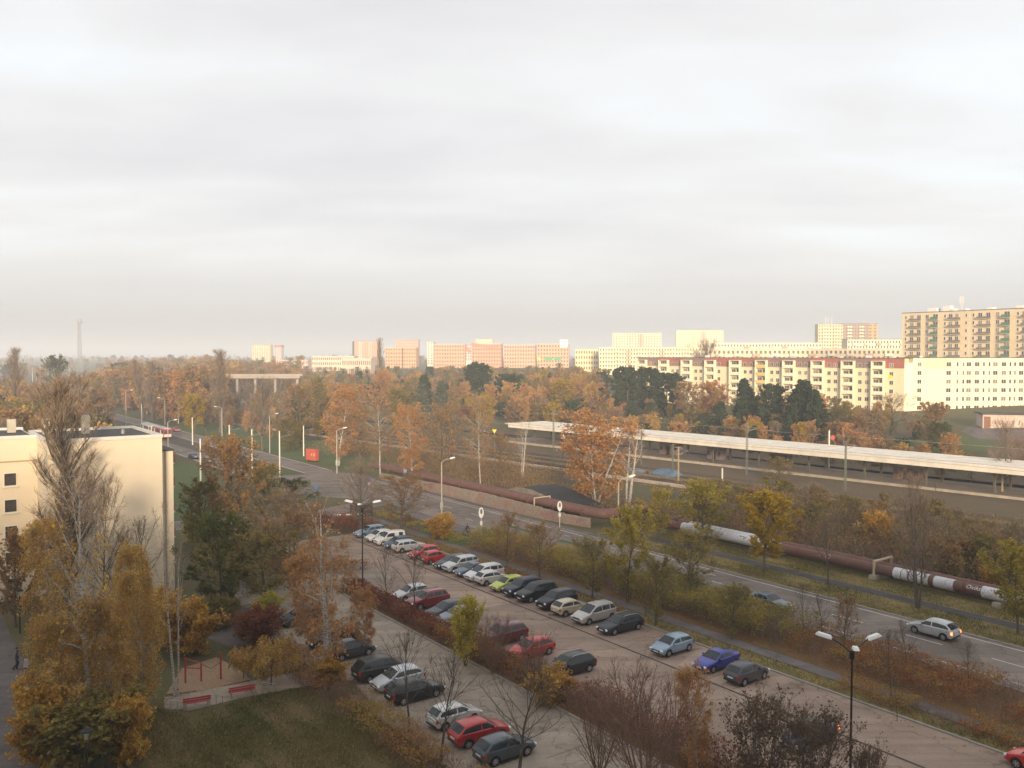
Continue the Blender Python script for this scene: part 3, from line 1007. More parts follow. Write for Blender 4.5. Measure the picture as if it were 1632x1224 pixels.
# ---- tall slab with green balconies
P0, P1 = (152.5, 336.0), (203.0, 268.0)
M_tan = pm('tan_panel_concrete', (0.66, 0.53, 0.36), 0.9, 0.08, 0.15, 1.5)
M_lightpan = pm('light_panel_concrete', (0.74, 0.62, 0.44), 0.9, 0.06, 0.15, 1.5)
hb, L, _ = block('tower_block', 'eleven-storey tan slab block with dark green and grey balconies', P0, P1, 10.2, 31.6, 13.0, M_tan)
M_bg = pm('balcony_green', (0.075, 0.17, 0.12), 0.7, 0.1, 1.0)
M_bgrey = pm('balcony_grey', (0.16, 0.14, 0.12), 0.7, 0.1, 1.0)
FH = 2.8
unit = [(1.0, 'n'), (3.4, 'w'), (6.2, 'w2'), (9.4, 'b'), (12.6, 'g'), (16.2, 'n'), (18.3, 'w'), (20.6, 'b'), (24.0, 'n')]
for base in (0.6, 26.2, 51.8):
    for x, kind in unit:
        xx = base + x
        if xx > L - 2:
            continue
        for k in range(11):
            z = 0.6 + k * FH
            if kind == 'n':
                link('window', win_mesh(0.6, 1.1, True, 0), hb, (xx, -0.003, z + 0.8))
            elif kind in ('w', 'w2'):
                link('window', win_mesh(1.4, 1.3, rng.random() < 0.6, 1), hb, (xx, -0.003, z + 0.75))
                if kind == 'w':
                    bb = MB().box(xx - 0.9, xx + 4.0, -0.95, -0.06, z - 0.1, z + 0.02).build('balcony', M_lightpan, hb)
                    MB().box(xx - 0.9, xx + 4.0, -1.0, -0.92, z + 0.022, z + 0.72).build('parapet', M_bgrey, bb)
            elif kind == 'b':
                link('window', win_mesh(1.2, 1.3, rng.random() < 0.6, 1), hb, (xx, -0.003, z + 0.75))
            elif kind == 'g':
                bb = MB().box(xx - 1.5, xx + 1.5, -1.3, -0.06, z - 0.1, z + 0.03).build('balcony', M_lightpan, hb)
                MB().box(xx - 1.5, xx + 1.5, -1.35, -1.25, z + 0.032, z + 1.15).build('parapet', M_bg, bb)
                link('window', win_mesh(1.8, 2.0, rng.random() < 0.6, 1), hb, (xx, -0.003, z + 0.2))
for k in range(1, 11):
    MB().box(0.01, L - 0.01, -0.045, -0.005, k * FH + 0.12, k * FH + 0.22).build('panel_joint', M_lightpan, hb)
for x in (0.2, 25.5, 51):
    MB().box(x, x + 0.25, -0.05, -0.004, 0, 31.5).build('corner_strip', M_lightpan, hb)
for x, w_, h_ in ((8, 3.5, 1.6), (14, 2.6, 2.2), (17, 1.2, 1.0), (30, 2.0, 1.0), (40, 2.4, 1.2), (22, 0.7, 0.8)):
    MB().box(x, x + w_, 4, 7, 31.83, 31.83 + h_).build('roof_housing', M_frame, hb)
ant = MB()
ant.tube([(20, 6, 31.8), (20, 6, 37.2)], 0.12, 6)
for dx in (-0.6, 0.6, 0):
    ant.box(20 + dx - 0.15, 20 + dx + 0.15, 5.6, 5.8, 34.6, 37.4)
ant.box(19.3, 20.7, 5.8, 6.0, 35, 35.15)
ant.build('antenna', M_frame, hb)

# ---- graffitied flat garage near the cream block
gx, gy = G(1566, 683)
ga = thing('garage', 'flat-roofed pale garage with pink graffiti lettering in front of the cream block', 'garage', (gx, gy, T(gx, gy)), R(-16))
MB().box(0.0, 24, 0, 7, -1.5, 3.9).build('wall', pm('pinkish_render', (0.56, 0.45, 0.38), 0.9, 0.12, 0.4, 3.0), ga)
MB().box(-0.5, 24.5, -0.5, 7.5, 3.903, 4.25).build('roof', M_roof, ga)
MB().box(0.3, 1.9, -0.06, -0.004, -0.5, 3.3).build('gate', pm('rust_brown_gate', (0.21, 0.10, 0.065), 0.8, 0.2, 1.0), ga)
for x, txt, sz, c in ((4.9, 'OETUSY', 1.55, (0.40, 0.22, 0.18)), (8.7, '1', 2.0, (0.05, 0.04, 0.06)), (11.2, 'RS', 1.7, (0.22, 0.20, 0.26)), (16.0, 'NEKO', 1.6, (0.24, 0.26, 0.22))):
    me = text_mesh(txt, sz)
    me.materials.append(pm('garage_tag_%s' % txt, c, 0.8, 0.2, 2.0))
    o = link('graffiti', me, ga, (x, -0.02, 1.7))
    o.rotation_euler = (math.pi / 2, 0, 0)
sheet('garage_yard', [G(1530, 688), G(1560, 672), G(1660, 690), G(1660, 706), G(1560, 700)], 0.05, M_path)
sheet('park_lawn', [G(1390, 708), G(1500, 695), G(1590, 700), G(1560, 722), G(1430, 722)], 0.03, M_green)
sheet('garden_path', [G(1395, 716), G(1500, 709), G(1500, 712), G(1395, 720)], 0.06, M_lane)

# ---- far slabs and towers: (label, u0, u1, v top, distance, wall colour, storeys, bays, depth, angle offset)
M_fw = pm('far_window_dark', (0.10, 0.085, 0.07), 0.5, 0.2, 0.5)
FAR = [
    ('long low cream slab directly behind the red-topped block', 1128, 1440, 556.5, 420, (0.66, 0.55, 0.40), 6, 44, 0),
    ('narrow white slab with loggias left of the tan tower block', 1350, 1440, 541, 500, (0.74, 0.66, 0.50), 7, 20, 0),
    ('pale long slab left of the two-tone tower', 1138, 1302, 547, 560, (0.74, 0.67, 0.52), 6, 34, 0),
    ('wide cream slab below the two white towers', 955, 1130, 554, 610, (0.76, 0.67, 0.46), 6, 40, 0),
    ('bright yellow-striped building beside the orange shopping centre', 917, 953, 557, 640, (0.72, 0.62, 0.38), 5, 9, 0),
    ('left of the two white towers on the skyline', 976, 1052, 530.5, 1000, (0.80, 0.68, 0.50), 12, 18, 0),
    ('right of the two white towers on the skyline', 1077, 1150, 526.5, 1000, (0.82, 0.74, 0.50), 13, 18, 0),
    ('cream half of the two-tone tower with roof aerials', 1303, 1341, 517, 760, (0.68, 0.56, 0.36), 13, 9, 0),
    ('middle part of the two-tone tower, its shade painted grey-brown', 1341.5, 1382, 516, 775, (0.34, 0.25, 0.19), 13, 9, 0),  # shadowed recess, the shade is painted into this wall colour
    ('orange-brown end of the two-tone tower', 1382.5, 1397, 516, 775, (0.52, 0.33, 0.16), 13, 2, 0),
    ('pink tower with dark left flank of painted shade at the middle of the skyline', 565, 603, 543.5, 1150, (0.66, 0.38, 0.25), 13, 10, 20),
    ('pink and white tower behind the orange shopping centre', 630, 667, 541.5, 1300, (0.68, 0.42, 0.30), 13, 9, 0),
    ('left orange shopping centre wing with grid of small windows', 614, 664, 554, 900, (0.66, 0.38, 0.22), 6, 12, 0),
    ('orange shopping centre wing between the white stair tower and glass front', 691, 741, 549, 900, (0.66, 0.38, 0.24), 6, 12, 0),
    ('pale glass front between the two middle orange wings', 741.5, 752, 552.5, 903, (0.55, 0.56, 0.52), 5, 3, 0),
    ('orange shopping centre wing right of the pale glass front', 752.5, 799, 548, 900, (0.64, 0.34, 0.22), 6, 11, 0),
    ('orange shopping centre wing second from the right end', 803, 853, 550, 895, (0.68, 0.40, 0.27), 6, 12, 0),
    ('right orange shopping centre wing with white sign cube', 856, 906, 548.5, 890, (0.66, 0.39, 0.25), 6, 11, 0),
    ('white block poking up behind the middle orange wings', 758, 785, 540.5, 1300, (0.80, 0.70, 0.48), 9, 8, 0),
    ('thin white stair tower at the left of middle orange wings', 681, 690.5, 545.5, 1000, (0.80, 0.74, 0.60), 9, 2, 0),
    ('low white hall left of the pink tower', 497, 566, 567.5, 800, (0.66, 0.55, 0.43), 3, 20, 0),
    ('low white hall in front of the pink tower', 545, 592, 571.5, 700, (0.66, 0.52, 0.40), 2, 14, 0),
    ('cream tower standing alone above the left woods', 402, 432, 550, 1500, (0.74, 0.62, 0.38), 14, 8, 0),
    ('slim tower with red top above the left woods', 438, 449, 550.5, 1500, (0.62, 0.52, 0.44), 14, 3, 0),
    ('low reddish-roofed hall on the edge of the left woods', 440, 492, 574, 900, (0.62, 0.40, 0.30), 2, 12, 0),
]
for (lab, u0, u1, vt, Y, colr, nst, nb, rot) in FAR:
    x0, x1 = (u0 - 816) / FPX * Y, (u1 - 816) / FPX * Y
    zt = ztop(vt, Y)
    zb = T((x0 + x1) / 2, Y)
    # facades square to the street grid, roughly facing the camera
    P0, P1 = (x0, Y), (x1, Y + 0.12 * (x1 - x0) * (1 if rot else -1))
    b, L, rf = block('apartment_block' if nst > 3 else 'hall', lab, P0, P1, zb, zt - zb, 12.0, pm('far_wall_%d' % int(u0), colr, 0.9, 0.06, 0.05, 0.6), M_parapet if nst <= 6 else M_roof, group='buildings on the skyline')
    h = zt - zb
    fh = (min(2.85, h / nst) if 'shopping' not in lab else 3.9) if nst > 3 else h / nst
    xs = [(i + 0.5) * L / nb for i in range(nb)]
    zs = [h - fh * (k + 0.78) for k in range(nst)]
    far_windows(b, xs, zs, L / nb * 0.48, fh * 0.5, 0.0, M_fw)
    if 6 <= nst and nb > 8 and 'shopping' not in lab:
        for q in range(2, nb, 4):
            m = MB()
            for z in zs:
                m.box(xs[q] - L / nb * 0.8, xs[q] + L / nb * 0.8, -1.0, -0.05, z - fh * 0.4, z + fh * 0.02)
            m.build('balcony_stack', pm('far_balcony_%d' % (q % 3), [(0.70, 0.60, 0.44), (0.50, 0.36, 0.26), (0.74, 0.68, 0.56)][q % 3], 0.9, 0.08), b)['kind'] = 'stuff'
    if 'dark left flank' in lab:
        MB().box(-2.6, -0.003, -0.05, 12, -3, h - 0.2).build('flank', pm('painted_shade_flank', (0.06, 0.065, 0.085), 0.8, 0.1), b)  # side turned from the sun; its shade is put into the dark colour
    if 'red top' in lab:
        MB().box(-0.3, L + 0.3, -0.3, 12.3, h - 3, h + 0.4).build('top_storey', pm('far_red', (0.45, 0.10, 0.07), 0.8, 0.1), b)
    if 'roof aerials' in lab:
        for q in (0.35, 0.45, 0.6):
            MB().tube([(L * q, 5, h), (L * q, 5, h + 7)], 0.25, 5).build('aerial', M_frame, b)
    if 'sign cube' in lab:
        c = MB().box(L - 9.0, L - 1.2, -1.2, 6, h - 3.6, h + 4.6).build('sign_cube', pm('sign_white', (0.85, 0.83, 0.78), 0.6, 0.03), b)
        me = text_mesh('E', 5.0)
        me.materials.append(pm('sign_blue', (0.05, 0.10, 0.16), 0.6, 0.1))
        o = link('lettering', me, c, (L - 5.1, -1.24, h + 0.9))
        o.rotation_euler = (math.pi / 2, 0, 0)
        MB().box(L - 25, L - 17, -0.3, -0.05, h - 17, h - 13.5).build('sign', pm('sign_green', (0.10, 0.34, 0.14), 0.6, 0.1), b)
        MB().box(L - 15, L - 8, -0.3, -0.05, h - 17, h - 13.5).build('sign', pm('sign_green', (0.10, 0.34, 0.14)), b)
        MB().box(L - 33, L - 29, -0.3, -0.05, h - 17, h - 13.5).build('sign', pm('yellow_sign', (0.78, 0.58, 0.06)), b)
    if 'glass front' in lab and 'pale' in lab:
        MB().add([(-3, -0.6, h - 1), (0.5, -0.6, h + 1.6), (L + 0.5, -0.6, h - 5), (L - 3, -0.6, h - 6.5), (-3, 0.4, h - 1), (0.5, 0.4, h + 1.6), (L + 0.5, 0.4, h - 5), (L - 3, 0.4, h - 6.5)], [(0, 3, 2, 1), (4, 5, 6, 7), (0, 1, 5, 4), (1, 2, 6, 5), (2, 3, 7, 6), (3, 0, 4, 7)]).build('slanted_gable', pm('slanted_red', (0.55, 0.22, 0.16), 0.8, 0.1), b)
    if 'left orange' in lab:
        MB().box(L * 0.55, L * 0.58, -0.2, -0.05, 0, h - 0.5).build('dark_joint', M_black, b)

# ---- lattice mast on the far left
mx, my = (127.5 - 816) / FPX * 1150, 1150
lm = thing('lattice_mast', 'slender grey lattice mast above the woods at the far left', 'mast', (mx, my, T(mx, my)))
hm = ztop(511, my) - T(mx, my)
leg = [(-1, -1), (1, -1), (1, 1), (-1, 1)]
for lx, ly in leg:
    MB().tube([(lx * 2.2, ly * 2.2, 0), (lx * 1.1, ly * 1.1, hm)], 0.28, 4).build('leg', M_steel, lm)
br = MB()
for k in range(14):
    z0, z1 = hm * k / 14, hm * (k + 1) / 14
    for i in range(4):
        (ax, ay), (bx, by) = leg[i], leg[(i + 1) % 4]
        w0, w1 = 2.2 - 1.1 * k / 14, 2.2 - 1.1 * (k + 1) / 14
        br.tube([(ax * w0, ay * w0, z0), (bx * w1, by * w1, z1)], 0.16, 3)
br.build('bracing', M_steel, lm)
MB().box(-3.2, 3.2, -3.2, 3.2, hm - 3, hm - 2.4).box(-2.8, -1.8, -1, 1, hm - 2.4, hm + 2).box(1.8, 2.8, -1, 1, hm - 2.4, hm + 2).build('platform', M_steel, lm)

# ---- concrete road bridge
Yb = 500
bx0, bx1 = (352 - 816) / FPX * Yb, (476 - 816) / FPX * Yb
zd = ztop(598, Yb)
br = thing('road_bridge', 'pale concrete road bridge on slim piers beyond the tram road', 'bridge', (bx0, Yb, 0), R(3))
Lb = bx1 - bx0
zg = T((bx0 + bx1) / 2, Yb)
M_br = pm('bridge_concrete', (0.36, 0.31, 0.26), 0.9, 0.12, 0.1, 1.0)
MB().box(-6, Lb, 0, 9, zd - 1.9, zd - 0.55).build('deck', M_br, br)
MB().box(-6, Lb, -0.25, 0.1, zd - 0.8, zd + 0.5).build('parapet', M_br, br)
MB().box(-6, Lb, 8.9, 9.25, zd - 0.8, zd + 0.5).build('parapet', M_br, br)
for x in (-5, 8, 18.5, 30, Lb - 2.5):
    MB().box(x, x + 1.4, 2, 7, zg - 1, zd - 1.903).build('pier', M_br, br)
MB().box(Lb + 0.003, Lb + 7, -0.4, 9.4, zg - 1, zd - 2.6, top=(2.0, 0)).build('abutment', M_br, br)

# ---- the photographer's own apartment block, behind the camera
own, L, _ = block('apartment_block', 'tall cream apartment slab behind the viewpoint, shading the car parks', (95, -3.0), (-75, -3.0), 0, 30.5, 12.0, pm('own_block_render', (0.74, 0.66, 0.52), 0.9, 0.06, 0.1))
far_windows(own, [3 + 4.2 * i for i in range(40)], [1.2 + 2.8 * k for k in range(10)], 1.6, 1.4, 0.0, M_glass)

# ---- garden sheds between station and apartments
for (u, v, w_, d_, h_, colr, rc, lab) in (
        (1148, 676, 4.5, 4.0, 2.4, (0.55, 0.50, 0.43), (0.62, 0.58, 0.50), 'small white garden hut with pale pitched roof behind the canopy'),
        (1204, 690, 6.0, 3.0, 2.2, (0.38, 0.20, 0.14), (0.20, 0.12, 0.09), 'reddish garden shed with white door behind the canopy'),
        (1314, 703, 5.0, 3.0, 2.2, (0.55, 0.44, 0.22), (0.50, 0.40, 0.22), 'yellowish garden shed behind the right half of canopy'),
        (945, 640, 14.0, 6.0, 3.0, (0.56, 0.44, 0.22), (0.62, 0.50, 0.26), 'long yellow-roofed shed left of the dark pines'),
        (955, 648, 14.0, 5.0, 2.6, (0.18, 0.13, 0.11), (0.20, 0.15, 0.13), 'long low dark shed left of the dark pines'),
        (897, 664, 5.0, 3.5, 2.4, (0.50, 0.42, 0.28), (0.62, 0.52, 0.34), 'small pale shed behind the left end of canopy'),
        (720, 668, 5.0, 4.0, 2.4, (0.46, 0.44, 0.38), (0.58, 0.55, 0.46), 'small white shed beside the red-leaved bush'),
        (592, 640, 12.0, 5.0, 2.6, (0.40, 0.34, 0.26), (0.50, 0.42, 0.32), 'long pale garden shed behind the left orange birch')):
    x, y = G(u, v)
    s = thing('garden_shed', lab, 'shed', (x, y, T(x, y)), R(-35), 'garden sheds beyond the railway')
    MB().box(-w_ / 2, w_ / 2, -d_ / 2, d_ / 2, -0.4, h_).build('wall', pm('shed_wall_%d' % u, colr, 0.9, 0.15, 0.8), s)
    MB().add([(-w_ / 2 - .3, -d_ / 2 - .3, h_), (w_ / 2 + .3, -d_ / 2 - .3, h_), (w_ / 2 + .3, 0, h_ + 0.9), (-w_ / 2 - .3, 0, h_ + 0.9), (-w_ / 2 - .3, d_ / 2 + .3, h_), (w_ / 2 + .3, d_ / 2 + .3, h_)],
             [(0, 1, 2, 3), (3, 2, 5, 4), (0, 3, 4), (1, 5, 2), (0, 4, 5, 1)]).build('roof', pm('shed_roof_%d' % u, rc, 0.9, 0.15, 0.8), s)
    MB().box(-0.45, 0.45, -d_ / 2 - 0.04, -d_ / 2 - 0.004, -0.3, 1.9).build('door', M_frame, s)
    MB().box(w_ * 0.25 - 0.4, w_ * 0.25 + 0.4, -d_ / 2 - 0.04, -d_ / 2 - 0.004, 1.0, 1.8).build('window', M_glass, s)

# ================================================================ CARS
M_tyre = pm('tyre_rubber', (0.016, 0.016, 0.017), 0.85, 0.3, 6.0)
M_rim = pm('alloy_rim', (0.42, 0.42, 0.43), 0.35, 0.15, 6.0, metal=0.7)
M_carglass = glass_mat('car_glass', (0.016, 0.022, 0.024), 0.07)
M_trim = pm('black_trim', (0.016, 0.016, 0.017), 0.55, 0.3, 5.0)
M_head = pm('headlamp_lens', (0.74, 0.74, 0.72), 0.12, 0.15, 8.0)
M_tail = pm('tail_lamp_lens', (0.38, 0.02, 0.015), 0.2, 0.2, 8.0)
M_tail_on = pm('tail_lamp_lit', (0.6, 0.03, 0.02), 0.2, 0.1, 8.0, emis=(1.0, 0.18, 0.06), estr=3.0)
M_plate = pm('number_plate', (0.66, 0.66, 0.63), 0.5, 0.05, 8.0)
M_railm = pm('roof_rail_metal', (0.55, 0.54, 0.52), 0.35, 0.1, 5.0, metal=0.6)

# length, width, height, bonnet z at nose / at screen, belt, windscreen base x, roof front x, roof rear x, rear glass base x, tail z
CAR = {
    'hatch':  dict(L=3.95, W=1.70, H=1.48, nz=0.70, hz=0.96, belt=0.97, ws=0.95, rf=1.72, rr=3.35, rg=3.86, tz=0.98),
    'mini':   dict(L=3.60, W=1.64, H=1.50, nz=0.74, hz=0.98, belt=0.97, ws=0.78, rf=1.50, rr=3.10, rg=3.52, tz=1.00),
    'estate': dict(L=4.55, W=1.77, H=1.48, nz=0.68, hz=0.95, belt=0.97, ws=1.20, rf=2.00, rr=3.95, rg=4.44, tz=0.98),
    'sedan':  dict(L=4.40, W=1.72, H=1.42, nz=0.66, hz=0.92, belt=0.94, ws=1.22, rf=2.02, rr=3.05, rg=3.72, tz=1.00),
    'suv':    dict(L=4.50, W=1.84, H=1.70, nz=0.88, hz=1.10, belt=1.12, ws=1.15, rf=1.88, rr=3.95, rg=4.40, tz=1.12),
    'mpv':    dict(L=4.70, W=1.86, H=1.66, nz=0.76, hz=1.02, belt=1.02, ws=0.98, rf=1.98, rr=4.10, rg=4.60, tz=1.05),
    'van':    dict(L=4.20, W=1.74, H=1.80, nz=0.82, hz=1.10, belt=1.08, ws=0.98, rf=1.62, rr=4.02, rg=4.16, tz=1.10),
}
CARM = {}


def car_meshes(kind):
    if kind in CARM:
        return CARM[kind]
    c = CAR[kind]
    L, W, H = c['L'], c['W'], c['H']
    wb = L * 0.62
    fx = L * 0.195
    rx = fx + wb
    wr_ = 0.315 if kind not in ('suv',) else 0.36
    arch = wr_ + 0.06
    topx = [0.0, 0.10, 0.35, c['ws'], c['rf'], c['rf'] + 0.4, (c['rf'] + c['rr']) / 2 + 0.15, c['rr'], c['rg'], L - 0.04, L]
    topz = [c['nz'] - 0.08, c['nz'], c['nz'] + 0.10, c['hz'], H - 0.05, H - 0.01, H, H - 0.06, c['tz'], c['tz'] - 0.03 if kind == 'sedan' else c['tz'] - 0.12, c['tz'] - 0.16]
    if kind != 'sedan':
        topx[-2] = max(topx[-2], c['rg'] + 0.02)

    def zt(x):
        return float(np.interp(x, topx, topz))

    def belt(x):
        b = float(np.interp(x, [0, c['ws'], c['rg'], L], [c['nz'] - 0.12, c['belt'] - 0.03, c['belt'] + 0.03, c['tz'] - 0.14]))
        return min(b, zt(x) - 0.03)

    def hw(x):
        e = abs(x - L / 2) / (L / 2)
        return W / 2 * (1 - 0.20 * e ** 7 - 0.035 * e ** 2)

    def roofw(x):
        k = max(0.0, min(1.0, (zt(x) - belt(x)) / (H - c['belt'])))
        return hw(x) * (0.955 - (0.21 if kind != 'van' else 0.12) * k)

    def sec(x):
        w = hw(x)
        zb = 0.20
        for ax in (fx, rx):
            d = abs(x - ax)
            if d < arch:
                zb = max(zb, wr_ + math.sqrt(arch * arch - d * d) - 0.005)
        if x < 0.25:
            zb = max(zb, 0.22 + (0.25 - x) * 0.4)
        if x > L - 0.25:
            zb = max(zb, 0.24 + (x - L + 0.25) * 0.6)
        b = belt(x)
        z2 = max(zb + 0.02, 0.34)
        z3 = max(z2 + 0.02, min(0.62, b - 0.12))
        rw, t = roofw(x), zt(x)
        zmid = b + (t - b) * 0.5
        pts = [(0, zb), (w * 0.90, zb), (w * 0.985, z2), (w, z3), (w * 0.985, b - 0.02), (w * 0.955, b + 0.01),
               ((w * 0.955 + rw) / 2 + 0.01, zmid), (rw, t - min(0.05, (t - b) * 0.3)), (rw * 0.88, t - 0.004), (rw * 0.45, t + 0.012), (0, t + 0.016)]
        return pts

    xs = set([0, 0.03, 0.1, 0.2, 0.35, L - 0.2, L - 0.1, L - 0.04, L])
    for ax in (fx, rx):
        for a in np.linspace(0, math.pi, 9):
            xs.add(round(ax - arch * math.cos(a) * 0.999, 4))
    for k in ('ws', 'rf', 'rr', 'rg'):
        xs.add(c[k])
    for x in np.arange(0.5, L - 0.2, 0.28):
        if all(abs(x - q) > 0.06 for q in xs):
            xs.add(round(float(x), 3))
    xs = sorted(x for x in xs if 0 <= x <= L)
    mb = MB()
    ns = None
    vs = []
    for x in xs:
        p = sec(x)
        ring = [(L / 2 - x, y, z) for y, z in p] + [(L / 2 - x, -y, z) for y, z in p[-2:0:-1]]
        ns = len(ring)
        vs += ring
    fs = []
    for i in range(len(xs) - 1):
        for k in range(ns):
            fs.append((i * ns + k, i * ns + (k + 1) % ns, (i + 1) * ns + (k + 1) % ns, (i + 1) * ns + k))
    fs.append(tuple(range(ns))[::-1])
    fs.append(tuple((len(xs) - 1) * ns + k for k in range(ns)))
    body = mb.add(vs, fs).mesh('body', [M_white], True, 32)

    def side_panel(x0, x1, h0=0.13, h1=0.84):
        out = []
        for sgn in (1, -1):
            g = MB()
            q = [x0 + (x1 - x0) * i / 6 for i in range(7)]
            vv, ff = [], []
            for x in q:
                b, t, w, rw = belt(x) + 0.01, zt(x) - 0.05, hw(x) * 0.955, roofw(x)
                for h in (h0, 0.5, h1):
                    zz_ = b + (t - b) * h
                    yy = w + (rw - w) * h + (0.012 if h == 0.5 else 0.0) + 0.016
                    vv.append((L / 2 - x, sgn * yy, zz_))
            for i in range(6):
                for j in range(2):
                    f = (i * 3 + j, i * 3 + j + 1, i * 3 + j + 4, i * 3 + j + 3)
                    ff.append(f if sgn > 0 else f[::-1])
            g.add(vv, ff)
            out.append(g.mesh('side_window', [M_carglass], True))
        return out

    def top_panel(x0, x1, k, name, lift=0.02):
        g = MB()
        vv, ff = [], []
        for i in range(5):
            x = x0 + (x1 - x0) * i / 4
            rw = roofw(x) * k
            dn = 0.02
            for y in (-1, -0.5, 0, 0.5, 1):
                vv.append((L / 2 - x + (lift if name == 'windscreen' else -lift) * 0.6, y * rw, zt(x) + 0.018 + lift * 0.4 - dn * y * y))
        for i in range(4):
            for j in range(4):
                ff.append((i * 5 + j, (i + 1) * 5 + j, (i + 1) * 5 + j + 1, i * 5 + j + 1))
        return g.add(vv, ff).mesh(name, [M_carglass], True)

    P = []
    fr0, fr1 = c['ws'] + 0.32, c['rg'] - (0.25 if kind != 'sedan' else 0.38)
    bp = c['rf'] + (c['rr'] - c['rf']) * 0.30
    cpil = c['rf'] + (c['rr'] - c['rf']) * 0.78
    if kind in ('hatch', 'mini', 'sedan'):
        spans = [(fr0, bp - 0.04), (bp + 0.05, fr1)]
    elif kind == 'van':
        spans = [(fr0, bp + 0.1), (bp + 0.75, cpil + 0.2)]
    else:
        spans = [(fr0, bp - 0.04), (bp + 0.05, cpil - 0.04), (cpil + 0.06, fr1)]
    for a, b in spans:
        for me in side_panel(a, b):
            P.append(('side_window', me))
    P.append(('windscreen', top_panel(c['ws'] + 0.04, c['rf'] - 0.03, 0.90, 'windscreen')))
    if kind != 'van':
        P.append(('rear_window', top_panel(c['rr'] + 0.05, c['rg'] - 0.04, 0.86, 'rear_window')))
    for sgn in (1, -1):
        m = MB()
        m.lathe([(0.005, -0.25), (0.09, -0.18), (0.115, 0.0), (0.09, 0.16), (0.005, 0.24)], 8, axis='y')
        me = m.mesh('headlight', [M_head], True)
        me.transform(Matrix.Translation((L / 2 - 0.09, sgn * W * 0.325, c['nz'] - 0.12)) @ Matrix.Rotation(sgn * R(-24), 4, 'Z'))
        P.append(('headlight', me))
        h = 0.34 if kind in ('estate', 'mpv', 'van', 'suv') else 0.22
        m = MB().box(-0.08, 0.09, -0.15, 0.15, -h / 2, h / 2, top=(0.02, 0.03))
        me = m.mesh('tail_light', [M_tail])
        me.transform(Matrix.Translation((-L / 2 + 0.10, sgn * hw(L - 0.08) * 0.90, c['tz'] - 0.22)) @ Matrix.Rotation(sgn * R(24), 4, 'Z'))
        P.append(('tail_light', me))
        m = MB().lathe([(0.01, -0.1), (0.075, -0.06), (0.085, 0.05), (0.02, 0.11)], 8, axis='y')
        me = m.mesh('mirror', [M_trim], True)
        me.transform(Matrix.Translation((L / 2 - c['ws'] - 0.42, sgn * (hw(c['ws'] + 0.4) + 0.07), c['belt'] + 0.06)))
        P.append(('mirror', me))
    P.append(('grille', MB().box(L / 2 - 0.045, L / 2 + 0.012, -0.42, 0.42, c['nz'] - 0.21, c['nz'] - 0.10).mesh('grille', [M_trim])))
    P.append(('bumper', MB().box(L / 2 - 0.12, L / 2 + 0.02, -W * 0.36, W * 0.36, 0.30, 0.40).mesh('bumper', [M_trim])))
    P.append(('number_plate', MB().box(L / 2 + 0.013, L / 2 + 0.03, -0.26, 0.26, 0.42, 0.53).mesh('number_plate', [M_plate])))
    P.append(('number_plate', MB().box(-L / 2 - 0.03, -L / 2 - 0.005, -0.26, 0.26, 0.60, 0.71).mesh('number_plate', [M_plate])))
    P.append(('rear_bumper', MB().box(-L / 2 - 0.02, -L / 2 + 0.12, -W * 0.38, W * 0.38, 0.34, 0.46).mesh('rear_bumper', [M_trim])))
    for sgn in (1, -1):
        P.append(('sill', MB().box(L / 2 - rx + arch + 0.02, L / 2 - fx - arch - 0.02, min(sgn * (W / 2 - 0.03), sgn * (W / 2 - 0.13)), max(sgn * (W / 2 - 0.03), sgn * (W / 2 - 0.13)), 0.17, 0.27).mesh('sill', [M_trim])))
    tyre = MB().lathe([(wr_ * 0.62, -0.10), (wr_ * 0.95, -0.10), (wr_, -0.06), (wr_, 0.06), (wr_ * 0.95, 0.10), (wr_ * 0.62, 0.10)], 18, axis='y').mesh('wheel', [M_tyre], True, 40)
    rim = MB()
    rr = wr_ * 0.63
    rim.lathe([(rr, 0.085), (rr, 0.10), (rr * 0.86, 0.106), (rr * 0.82, 0.07)], 16, axis='y')
    for k in range(5):
        a = 2 * math.pi * k / 5
        rim.add([(rr * 0.85 * math.cos(a + d), 0.104, rr * 0.85 * math.sin(a + d)) for d in (-0.22, 0.22)] + [(0.05 * math.cos(a + d), 0.108, 0.05 * math.sin(a + d)) for d in (1.2, -1.2)], [(0, 1, 2, 3)])
    rim.lathe([(0.05, 0.08), (0.06, 0.112), (0.01, 0.118)], 8, axis='y')
    rimm = rim.mesh('rim', [M_rim])
    rails = []
    for sgn in (1, -1):
        q = [c['rf'] + 0.15, c['rf'] + 0.35, (c['rf'] + c['rr']) / 2, c['rr'] - 0.2, c['rr'] - 0.02]
        rails.append(MB().tube([(L / 2 - x, sgn * roofw(x) * 0.86, zt(x) + (0.075 if 0 < i < 4 else 0.0)) for i, x in enumerate(q)], 0.024, 5).mesh('roof_rail', [M_railm], True))
    CARM[kind] = dict(body=body, parts=P, tyre=tyre, rim=rimm, fx=fx, rx=rx, L=L, W=W, r=wr_, rails=rails)
    return CARM[kind]


PAINT = {}


def paint(col, metal=0.35):
    k = (col, metal)
    if k not in PAINT:
        m, n, l = new_mat('car_paint')
        a = noise(n, l, 2.5, 3.0)
        c = ramp(n, l, a, [(0.3, tuple(x * 0.88 for x in col)), (0.7, tuple(min(1, x * 1.08) for x in col))])
        d = noise(n, l, 9.0, 3.0)
        dk = max(col) < 0.08
        PAINT[k] = finish(m, n, l, c, ramp(n, l, d, [(0.3, 0.28), (0.7, 0.42)]), 0.0 if dk else metal, 0.25 if dk else 0.55, 0.35 if dk else 0.5)
    return PAINT[k]


